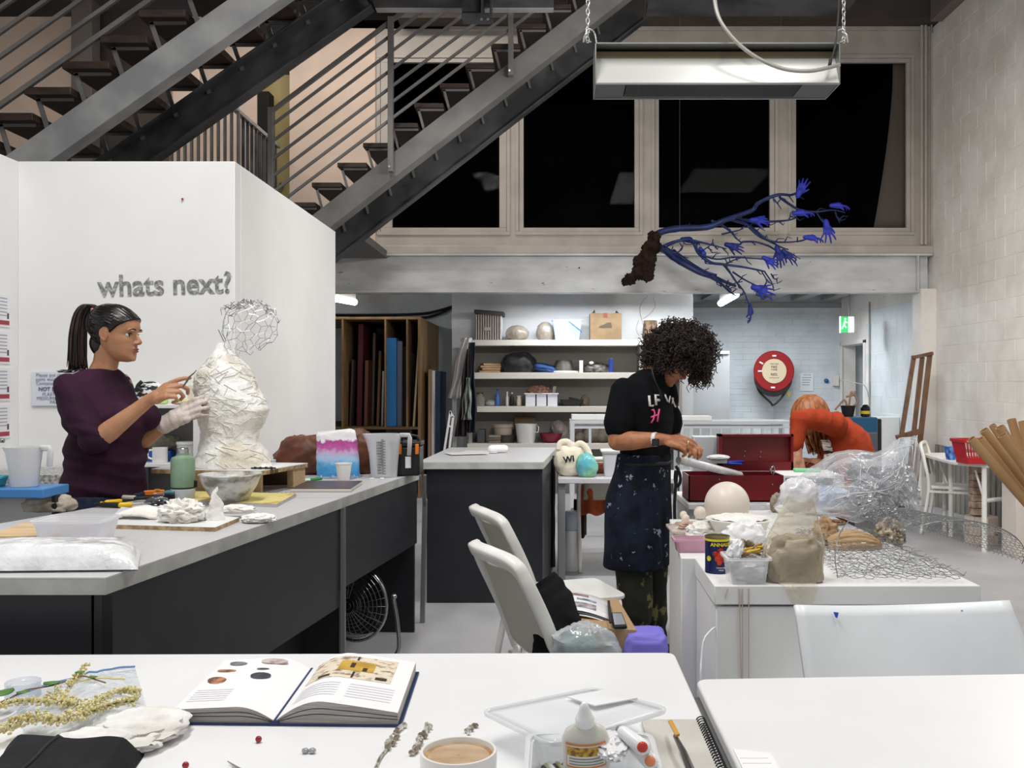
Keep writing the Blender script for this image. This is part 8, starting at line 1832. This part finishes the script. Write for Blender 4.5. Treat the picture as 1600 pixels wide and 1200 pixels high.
# ---------- blue hands on the branch ----------
def bh(px, py, dx, dy, sz_px, m=m_hblue, ss=0, curls=(.2, .2, .2, .25), kind=0, up=(0, -1, .2), side=1, spread=.2):
    d = V((dx, 0, -dy)).normalized(); w0 = P(px, py, BD - .02); s = sz_px * BD / F / .185; mb = MB()
    if kind == 0:
        hand(mb, w0, d, up, side, curls, spread, s, tcurl=.2, tout=.8); mb.cap_tube([w0 - d * .02 * s, w0 + d * .03 * s], [.026 * s, .030 * s], 10)
        remesh(mb, 'hand', m, BR, .006 * max(.8, s), 1)
    else:
        hand(mb, w0, d, (-d.z, -.35, d.x), side, (.25, .35, .45, .55), .03, s, tcurl=.5, tout=.25); mb.cap_tube([w0 - d * .03 * s, w0 + d * .05 * s], [.022 * s, .036 * s], 10)
        remesh(mb, 'closed_hand', m, BR, .006, 1)
bh(1248, 303, .45, -1, 30, up=(0, -1, .1)); bh(1303, 321, 1, 0, 27, kind=1); bh(1245, 333, 1, -.1, 30, kind=1); bh(1178, 344, 1, -.05, 30, up=(.1, -1, .3), curls=(.5, .5, .5, .5))
bh(1291, 350, .15, 1, 32, up=(0, -1, 0), spread=.35, side=-1); bh(1262, 371, 1, .05, 28, kind=1); bh(1070, 374, 1, .1, 27, m=m_hblue2, kind=1); bh(1096, 391, .6, 1, 24, kind=1); bh(1138, 383, 1, .25, 28, m=m_hblue2)
bh(1215, 390, .35, 1, 30, m=m_hblue2); bh(1226, 394, .8, .6, 26, m=m_hblue2); bh(1196, 404, .9, .45, 26); bh(1181, 450, 1, .2, 34, spread=.3, curls=(.15, .15, .2, .2)); bh(1172, 481, .1, 1, 26, m=m_hblue2, kind=1)

# ================= FOREGROUND TABLE THINGS =================
def G(px, py, z=TZ + .0005): return PZ(px, py, z)
# open book
t = thing('open_book', 'open hardback art book with blue cover lying on the front table', 'book', G(430, 1130))
bxL, bxR, bxs = -.722, -.288, -.523; by0_, by1_ = 1.800, 2.125
m_page = mat('page_white', (240, 239, 240), .5); m_bcov = mat('book_blue', (28, 50, 92), .5); m_pedge = mat('page_edge_grey', (190, 184, 180), .7, c2=(140, 134, 130), sc_=30, stretch=(.3, .3, 60))
def skew(x, v): return x + (bxs * 0 - .0) + .0 * v
def pagez(x):     # height of the page block over the table
    if x < bxs: u = (bxs - x) / (bxs - bxL); return .004 + .030 * math.sin(min(1, u * 2.6) * PI / 2) * (1 - .35 * u) + .004 * u * 0
    u = (x - bxs) / (bxR - bxs); return .004 + .046 * math.sin(min(1, u * 2.4) * PI / 2) * (1 - .62 * u ** 1.3)
def bpt(x, v, z): 
    y = lerp(by0_, by1_, v) - .006 * (x - bxs) / .2; return V((x - .013 * v, y, TZ + z))
for nm, xa, xb in (('left_pages', bxL + .006, bxs - .001), ('right_pages', bxs + .001, bxR - .003)):
    top = lambda u, v, xa=xa, xb=xb: bpt(lerp(xa, xb, u), v, pagez(lerp(xa, xb, u)) + .0032)
    n = 26; vs = []
    q = MB(); rA = [top(k / n, 0) for k in range(n + 1)] + [bpt(lerp(xb, xa, k / n), 0, .004) for k in range(n + 1)]; rB = [top(k / n, 1) for k in range(n + 1)] + [bpt(lerp(xb, xa, k / n), 1, .004) for k in range(n + 1)]
    q.loft([rA, rB]).build(nm, m_pedge, t, smooth=.6); MB().grid(lambda u, v: top(u, v) + V((0, 0, .0006)), 26, 8).build('top_page', m_page, t, smooth=3)
    for j, f in enumerate((.45, .7)):   # page bundles fanning at the front edge
        MB().tube([bpt(lerp(xa, xb, k / n), -.001, pagez(lerp(xa, xb, k / n)) * f + .003) for k in range(n + 1)], .0008, 4).build('page_gap', mat('gap_dark', (66, 62, 62), .8), t)
MB().prism([bpt(bxL - .004, -.015, 0), bpt(bxs - .008, -.015, 0), bpt(bxs - .008, 1.015, 0), bpt(bxL - .004, 1.015, 0)], TZ + .0006, TZ + .004).build('cover', m_bcov, t)
MB().prism([bpt(bxs + .008, -.015, 0), bpt(bxR + .004, -.015, 0), bpt(bxR + .004, 1.015, 0), bpt(bxs + .008, 1.015, 0)], TZ + .0006, TZ + .004).build('cover', m_bcov, t)
MB().loft([[bpt(bxs + x, v, z) for x, z in ((-.012, .0008), (-.009, .006), (0, .011), (.009, .006), (.012, .0008))] for v in (-.015, 1.015)]).build('spine', m_bcov, t)
def onpage(xa, xb, va, vb, m, nm='picture', dz=.0012): MB().grid(lambda u, v: bpt(lerp(xa, xb, u), lerp(va, vb, v), pagez(lerp(xa, xb, u)) + .0032 + dz), 14, 4).build(nm, m, t, smooth=3)
X = lambda f: lerp(bxs, bxR, f)
onpage(X(.10), X(.84), .47, .93, mat('illum', (226, 214, 192), .5, c2=(134, 104, 84), sc_=60, lo=.5, hi=.68)); onpage(X(.34), X(.66), .62, .82, mat('illum_gold', (204, 168, 66), .5, c2=(180, 140, 50), sc_=20), dz=.0016)
for a, b, c_, d_ in ((.44, .48, .68, .78), (.56, .60, .63, .70), (.49, .51, .48, .60), (.47, .49, .84, .92), (.2, .3, .50, .54), (.7, .8, .50, .55)): onpage(X(a), X(b), c_, d_, mat('illum_dark', (60, 44, 40), .5), dz=.002)
m_txt = mat('page_text', (222, 222, 228), .6)
for k in range(6):
    onpage(X(.10), X(.44), .36 - k * .045, .375 - k * .045, m_txt, 'text_line'); onpage(X(.52), X(.9), .36 - k * .045, .375 - k * .045, m_txt, 'text_line')
for k in range(6): onpage(lerp(bxs, bxL, .92), lerp(bxs, bxL, .55), .33 - k * .04, .345 - k * .04, m_txt, 'text_line')
def art(u0, u1, v0, v1, c, c2): 
    o = MB(); cu, cv_ = (u0 + u1) / 2, (v0 + v1) / 2
    o.add([bpt(lerp(bxs, bxL, cu + math.cos(a) * (u1 - u0) / 2 + .1 * (u1 - u0) * math.sin(a)), cv_ + math.sin(a) * (v1 - v0) / 2, pagez(lerp(bxs, bxL, cu)) + .0048) for a in [2 * PI * k / 14 for k in range(14)]], [tuple(range(14))]); o.build('picture', mat('art_%d' % c[0], c, .5, c2=c2, sc_=40), t)
art(.72, .92, .46, .60, (196, 130, 92), (90, 60, 50)); art(.70, .92, .70, .76, (196, 180, 100), (170, 150, 80)); art(.66, .86, .84, .93, (120, 124, 134), (60, 60, 66)); art(.28, .5, .52, .66, (62, 66, 88), (30, 32, 40)); art(.36, .5, .72, .76, (120, 60, 70), (100, 50, 60)); art(.22, .52, .84, .97, (206, 190, 184), (150, 134, 130))
# beads
for px, py, r, c, lab in ((404, 1160, .0058, (150, 26, 30), 'dark red bead below the open book'), (290, 1201, .0058, (150, 26, 30), 'dark red bead at the bottom edge left of the scissors')):
    v = G(px, py); tag(MB().ell(v + V((0, 0, r)), (r, r, r), nu=20, nv=12).build('bead', mat('garnet', c, .12, coat=.6), smooth=3, origin=v), lab, 'bead')
for px, lab in ((477, 'left one of two small crystal stones before the book'), (488, 'right one of two small crystal stones before the book')): v = G(px, 1177); tag(blob(v + V((0, 0, .0045)), (.006, .005, .0045), .3, 2, px, nu=10, nv=7, flat=TZ + .0006).build('crystal', mat('crystal_grey', (176, 178, 180), .15, metal=.3), smooth=.3, origin=v), lab, 'stone')
t = thing('scissors', 'steel scissor tips pointing in at the bottom edge', 'scissors', G(372, 1196)); MB().slab([G(355, 1190, TZ + .003), G(395, 1212, TZ + .003), G(410, 1230, TZ + .003), G(375, 1206, TZ + .003)], (0, 0, .002)).build('blade', m_metal, t)
# crystal-stemmed glasses/cutlery handles
m_crys = mat('crystal_glass', (226, 222, 214), .06, c2=(150, 140, 124), sc_=60, lo=.45, hi=.55, metal=.45)
def crystal(name, lab, p0, p1, n, r, tail=None):
    t = thing(name, lab, 'jewellery', G((p0[0] + p1[0]) / 2, (p0[1] + p1[1]) / 2), 'beaded crystal strands by the mug')
    rn = random.Random(int(p0[0]))
    for k in range(n):
        f = k / max(1, n - 1); v = G(lerp(p0[0], p1[0], f), lerp(p0[1], p1[1], f)) + V((rn.uniform(-.006, .006), rn.uniform(-.004, .004), r)); MB().ell(v, (r * rn.uniform(.8, 1.2), r, r * rn.uniform(.8, 1.1)), nu=8, nv=5).build('crystal', m_crys, t, smooth=.2)
    if tail: MB().tube(spline([G(*v) + V((0, 0, .003)) for v in tail], 4), .003, 6).build('tail', m_crys, t, smooth=3)
crystal('crystal_strand', 'beaded crystal strand nearest the book corner', (628, 1136), (606, 1172), 16, .0055, [(606, 1172), (595, 1185), (588, 1200), (584, 1215)])
crystal('crystal_strand', 'beaded crystal strand just left of the coffee mug', (672, 1136), (646, 1182), 18, .0055)
crystal('crystal_strand', 'beaded crystal strand tip behind the coffee mug', (742, 1136), (728, 1148), 7, .0045)
# coffee mug
zr = .815; dm = (EH - zr) * F / (1172 - CY); mx_ = PX(716.5, dm); rm = 60 * dm / F; t = thing('coffee_mug', 'white mug of milky coffee at the bottom edge', 'mug', (mx_, dm, TZ + .001))
hm = zr - TZ - .001; mc0 = V((mx_, dm, TZ + .001))
MB().lathe([(rm * .82, 0), (rm * .93, .006), (rm * .99, hm * .5), (rm, hm - .003), (rm * .985, hm), (rm * .92, hm), (rm * .90, hm - .004), (rm * .86, hm * .5), (rm * .7, .008), (.001, .008)], mc0, 56).build('body', mat('mug_glaze', (236, 234, 230), .16, coat=.3), t, smooth=.8)
mcof = mat('coffee', (176, 148, 116), .25, c2=(196, 172, 144), sc_=16, lo=.3, hi=.6, stretch=(1, 2.4, 1)); MB().lathe([(rm * .89, hm - .008), (.001, hm - .0078)], mc0, 48, cap=False).build('coffee', mcof, t)
MB().lathe([(rm * .895, hm - .0079), (rm * .83, hm - .0074), (rm * .80, hm - .0077)], mc0, 48, cap=False).build('foam_ring', mat('foam_brown', (160, 118, 70), .4, c2=(190, 160, 120), sc_=30), t, smooth=3)
MB().tube(spline([mc0 + V(v) for v in ((.05 * 0 + rm * .2, -rm * .95, hm * .8), (rm * .3, -rm * 1.55, hm * .75), (rm * .3, -rm * 1.6, hm * .35), (rm * .2, -rm * .9, hm * .25))], 5), .005, 8).build('handle', _M['mug_glaze'], t, smooth=3)
# clear box with lid, glue bottle, etc.
m_bxc = film('craft_box_clear', (238, 240, 242), .28, .12, bump=.02)
t = thing('craft_box', 'open clear plastic box of craft supplies with its lid tilted behind it', 'box', G(920, 1200)); bc = V((PX(925, 1.50), 1.505, TZ + .001))
tub(t, bc, .085, .085, .098, .098, .05, m_bxc)
def lidp(u, v):
    a, b, c_, d_ = P(752, 1112, 1.72), P(862, 1166, 1.56), P(1046, 1110, 1.66), P(930, 1076, 1.86)
    p = a.lerp(b, u).lerp(d_.lerp(c_, u), v); return p
t2 = t
MB().grid(lambda u, v: lidp(.03 + .94 * u, .03 + .94 * v), 12, 12).build('lid', m_bxc, t2, smooth=3, solid=.0015, label='clear tilted lid')
ring = [lidp(x, y) for x, y in [(q_.x, q_.y) for q_ in rounded([V((0, 0)), V((1, 0)), V((1, 1)), V((0, 1))], .12, 5)]]
MB().tube(ring, .0045, 8, closed=True).build('lid_rim', m_bxc, t2, smooth=3)
MB().slab([P(886, 1090, 1.775), P(930, 1104, 1.70), P(996, 1092, 1.735), P(950, 1078, 1.83)], (0, 0, .002)).build('card', m_white, t2)
t = thing('glue_bottle', 'clear glue bottle with a white nozzle and orange-bordered label', 'bottle', P(918, 1195, 1.5)); gb = V((PX(918, 1.50), 1.515, TZ + .006)); Rg = (RX(.25) @ RY(-.04)) * 1.12
def LG(prof, nm, m, sy=.6, **k): MB().lathe(prof, gb, 28, Rg, 1, sy).build(nm, m, t, smooth=.8, **k)
LG([(.018, 0), (.031, .004), (.033, .02), (.033, .078), (.028, .090), (.015, .098), (.012, .101)], 'body', film('glue_clear', (228, 226, 216), .6, .1, bump=0))
LG([(.0135, .099), (.0135, .108), (.0115, .111), (.009, .118), (.006, .127), (.0035, .132), (.001, .133)], 'nozzle', mat('nozzle_white', (236, 238, 236), .35), sy=1)
def lb(w_, z0, z1, off, nm, m): MB().grid(lambda u, v: gb + Rg @ V((math.sin((u - .5) * w_) * (.033 + off), -math.cos((u - .5) * w_) * (.033 + off) * .6, lerp(z0, z1, v))), 14, 2).build(nm, m, t, smooth=3)
lb(1.9, .042, .080, .0006, 'label_border', mat('label_orange', (222, 128, 60), .4)); lb(1.78, .045, .077, .0011, 'label', mat('label_pale', (224, 222, 214), .4)); lb(1.7, .061, .075, .0015, 'label_gold', mat('label_gold', (206, 164, 50), .4, c2=(120, 80, 40), sc_=120))
for k in range(3): lb(1.5, .047 + k * .0045, .049 + k * .0045, .0016, 'label_print', mat('label_grey', (140, 140, 140), .5))
# red-tipped tubes
for k, (a, b, c, lab) in enumerate((((974, 1144), (1004, 1168), (196, 60, 44), 'small white tube with a deep red end in the craft box'), ((990, 1166), (1016, 1190), (232, 140, 96), 'small white tube with an orange end in the craft box'))):
    p0, p1_ = P(*a, 1.5), P(*b, 1.47); p0.z = max(p0.z, TZ + .02); p1_.z = max(p1_.z, TZ + .03); t = thing('glitter_tube', lab, 'tube', p1_)
    MB().cap_tube([p0, p1_], [.010, .0125], 16).build('tube', m_white, t, smooth=3); MB().ell(p1_ + V((-.001, -.009, .004)), (.0085, .006, .0085)).build('coloured_end', mat('end_%d' % c[0], c, .2), t, smooth=3)
    MB().cyl(p0, p0 + (p0 - p1_).normalized() * .012, .006, 12).build('metal_tip', m_metal, t)
t = thing('paint_pencils', 'dark jumble of small tools at the left of the craft box', 'tools', P(862, 1190, 1.5))
rn = random.Random(6)
for k in range(9):
    p0 = V((PX(848 + k * 4.5, 1.58), 1.583, TZ + .008 + .003 * (k % 3))); MB().cap_tube([p0, p0 + V((.018 + rn.uniform(-.01, .02), -.11, .018))], [.004, .004], 8).build('tool', mat('jum_%d' % (k % 4), ((40, 42, 40), (150, 150, 110), (190, 190, 184), (70, 74, 60))[k % 4], .4), t, smooth=3)
tag(blob(P(955, 1165, 1.5), (.022, .045, .012), .5, 2.4, 191).build('clear_wrapper', m_filmw, smooth=.8, origin=P(955, 1165, 1.5)), 'crinkled clear wrapper between the glue bottle and tubes', 'wrapper')
# grey notebook with spiral and craft knife
t = thing('notebook', 'grey spiral notebook under the craft knife at the table corner', 'notebook', G(1060, 1180)); n0 = [G(1010, 1129, TZ + .004), G(1098, 1129, TZ + .004), V((PX(1102, 1.45), 1.42, TZ)), V((PX(985, 1.45), 1.42, TZ))]
n0 = [V((v.x, v.y, TZ + .001)) for v in n0]; n0[1].x = .272; n0[2].x = .272; n0[0].x = .165; n0[3].x = .165
MB().slab(n0, (0, 0, .008)).build('pages', mat('note_pages', (206, 204, 200), .6), t); MB().slab([v + V((0, 0, .0082)) for v in n0], (0, 0, .001)).build('cover', mat('cover_grey', (200, 197, 190), .6, c2=(190, 187, 180), sc_=9), t)
y = 1.80
lk = MB().tube([V((math.cos(a) * .0085, 0, math.sin(a) * .0085)) for a in [2 * PI * j / 14 for j in range(14)]], .0013, 5, closed=True); me_l = bpy.data.meshes.new('spiral_loop'); me_l.from_pydata(lk.v, [], lk.f); me_l.materials.append(m_blk)
while y > 1.43: piece(t, 'spiral_loop', me_l, world_of(t).inverted() @ V((.276, y, TZ + .008))); y -= .0115
t = thing('craft_knife', 'folding craft knife with black handle and brass tip lying on the grey notebook', 'knife', G(1065, 1170))
MB().slab([P(1044, 1129, 1.72), P(1050, 1128, 1.72), P(1062, 1150, 1.62), P(1056, 1152, 1.62)], (0, 0, .004)).build('tip', mat('brass_tip', (206, 152, 56), .35), t)
MB().cap_tube([P(1055, 1150, 1.64), P(1068, 1175, 1.57), P(1082, 1210, 1.49)], [.0035, .0055, .007], 12).build('handle', mat('knife_dark', (60, 58, 56), .3), t, smooth=3)
t = thing('ruled_sheet', 'pale ruled paper sheet beyond the spiral binding', 'paper', (.31, 1.6, TZ)); 
tag(MB().prism([V((.312, 1.25)), V((.37, 1.25)), V((.375, 1.66)), V((.312, 1.68))], TZ + .001, TZ + .002).build('sheet', m_page, t), 'x', 'x') if False else MB().prism([V((.314, 1.25)), V((.372, 1.25)), V((.376, 1.66)), V((.314, 1.68))], TZ + .001, TZ + .002).build('sheet', m_page, t)
for k in range(14): MB().bx(.318, .366, 1.35 + k * .022, 1.351 + k * .022, TZ + .002, TZ + .0024).build('rule_line', mat('rule_blue', (190, 194, 214), .6), t)
tag(MB().prism([V((-.12, 1.30)), V((-.02, 1.30)), V((-.02, 1.545)), V((-.105, 1.56))], TZ + .001, TZ + .0022).build('ruled_paper', mat('ruled_pale', (232, 232, 240), .6), origin=(-.07, 1.45, TZ)), 'ruled white paper between the coffee mug and craft box', 'paper')
# jar, ziplock, flowers, cloth at the left
t = thing('glass_jar', 'empty clear jar lying mouth-up at the far left of the front table', 'jar', G(38, 1100)); jc = V((PX(36, 1.93), 1.93, TZ + .001)); rj = 26 * 1.93 / F
MB().lathe([(rj * .9, 0), (rj, .004), (rj, .030), (rj * .92, .034), (rj, .036), (rj, .042), (rj * .95, .042), (rj * .93, .005), (.001, .004)], jc, 32).build('body', film('jar_clear', (236, 240, 246), .06, .05, bump=.02), t, smooth=.7)
t = thing('zip_bag', 'clear zip bag with a blue seal strip lying under the flower sprigs', 'bag', G(110, 1100))
def zb(u, v):
    a, b, c_, d_ = G(20, 1093), G(211, 1046), G(238, 1135), G(38, 1150); p = a.lerp(b, u).lerp(d_.lerp(c_, u), v)
    p.y += .035 * math.sin(u * PI) * (1 - v); p.z = TZ + .004 + .020 * math.sin(PI * v) * math.sin(PI * u) + .007 * crumple(p, 15) * math.sin(PI * u); return p
MB().grid(zb, 40, 24).build('film', film('zip_film', (232, 236, 240), .22, .08, bump=1, bsc=30), t, smooth=.8)
MB().tube([zb(k / 30, .0) + V((0, 0, .003)) for k in range(31)], .0024, 5).build('blue_seal', mat('seal_blue', (110, 150, 190), .3), t, smooth=3)
MB().tube([zb(.45 + .4 * k / 16, .32) + V((0, 0, .003)) for k in range(17)], .0018, 5).build('yellow_line', mat('seal_yellow', (226, 214, 140), .4), t, smooth=3)
tag(blob(V((PX(215, 1.72), 1.74, TZ + .02)), (.075, .075, .021), .3, 1.7, 201, flat=TZ + .001).build('white_tissue', mat('gauze', (234, 233, 231), .8, c2=(216, 212, 206), sc_=12, bump=.5), smooth=.9, origin=(PX(215, 1.72), 1.74, TZ)), 'crumpled white gauze right of the flower sprigs', 'cloth')
tag(blob(V((PX(160, 1.66), 1.68, TZ + .015)), (.09, .05, .018), .3, 1.9, 203, flat=TZ + .001).build('tissue_paper', _M['gauze'], smooth=.9, origin=(PX(160, 1.66), 1.68, TZ)), 'rumpled white tissue under the pale flowers', 'tissue')
t = thing('flower_sprig', 'pale yellow-green flowering sprigs with small green leaves on the front table', 'plant', G(110, 1130))
m_fl = mat('catkin', (226, 218, 176), .8, c2=(204, 190, 128), sc_=60); m_stem = mat('stem_green', (112, 112, 60), .6); m_leaf = mat('leaf_green', (74, 120, 48), .45)
rn = random.Random(12)
def spr(pts, n, r=.0055, sp=.008):
    pts = spline([G(*v) + V((0, 0, .028)) for v in pts], 6); MB().tube(pts, .0013, 5).build('stem', m_stem, t, smooth=3); q = MB()
    for k in range(n):
        v = pts[rn.randrange(len(pts))]; c = v + V((rn.uniform(-sp, sp), rn.uniform(-sp, sp), rn.uniform(-sp * .6, sp * .8))); rr = r * rn.uniform(.35, .62); q.ell(c, (rr, rr, rr), nu=6, nv=4)
    q.build('blossom', m_fl, t, smooth=.5, kind='stuff')
spr([(133, 1060), (126, 1072), (118, 1082), (108, 1094)], 110); spr([(-10, 1130), (30, 1118), (70, 1120), (110, 1122)], 200); spr([(80, 1112), (110, 1122), (140, 1128), (115, 1140), (90, 1150)], 300, sp=.012)
spr([(140, 1128), (165, 1110), (195, 1100), (215, 1105)], 220); spr([(120, 1145), (150, 1132), (180, 1122), (210, 1118)], 260, sp=.010); spr([(0, 1165), (30, 1152), (60, 1145), (85, 1152)], 300, sp=.014); spr([(90, 1098), (100, 1108), (96, 1116)], 60)
MB().tube(spline([G(v[0], v[1]) + V((0, 0, .034)) for v in ((-10, 1130), (20, 1116), (40, 1105), (80, 1098), (110, 1088), (130, 1082), (150, 1088), (165, 1093))], 5), .0016, 5).build('long_stem', mat('stem_brown', (132, 96, 62), .6), t, smooth=3)
def lf(px, py, r, a):
    c = G(px, py) + V((0, 0, .038)); R = RZ(a); MB().grid(lambda u, v: c + R @ V(((u - .5) * 2 * r * 1.15, (v - .5) * 2 * r * math.sin(PI * (.12 + .8 * u)), .25 * r * math.cos((v - .5) * 3))), 8, 6).build('leaf', m_leaf, t, smooth=3, solid=.0006)
lf(81, 1097, .013, .2); lf(2, 1114, .02, 1); lf(36, 1112, .010, .6); lf(125, 1079, .008, .3); lf(146, 1087, .008, -.4)
t = thing('black_pouch', 'dark charcoal fabric pouch with a zip at the bottom left corner', 'pouch', G(110, 1180))
m_pouch = mat('pouch_fabric', (32, 33, 37), .8, c2=(25, 26, 29), sc_=12, spec=.25, bump=.2, bsc=60)
def po(u, v):
    a, b, c_, d_ = V((PX(12, 1.68), 1.685, 0)), V((PX(228, 1.66), 1.655, 0)), V((PX(180, 1.45), 1.40, 0)), V((PX(-60, 1.4), 1.38, 0)); p = a.lerp(b, u).lerp(d_.lerp(c_, u), v)
    e = min(1, min(u, 1 - u) * 9) * min(1, min(v + .02, 1.02 - v) * 7); p.z = TZ + .002 + .038 * e ** .6 + .006 * nz(p, 14); return p
MB().grid(po, 40, 28).build('top', m_pouch, t, smooth=3); MB().grid(lambda u, v: V((po(u, v).x, po(u, v).y, TZ + .0015)), 8, 8).build('base', m_pouch, t)
MB().tube([po(.42 - .16 * k / 10, .04 + .9 * k / 10) + V((0, 0, .001)) for k in range(11)], .003, 6).build('zip', m_blk, t, smooth=3)
MB().tube([po(.36, .8) + V((math.cos(a) * .014, math.sin(a) * .014, .004)) for a in [2 * PI * k / 14 for k in range(14)]], .0028, 6, closed=True).build('ring', m_blk, t, smooth=3)
t = thing('wall_drawing_marks', 'x', 'x') if False else None
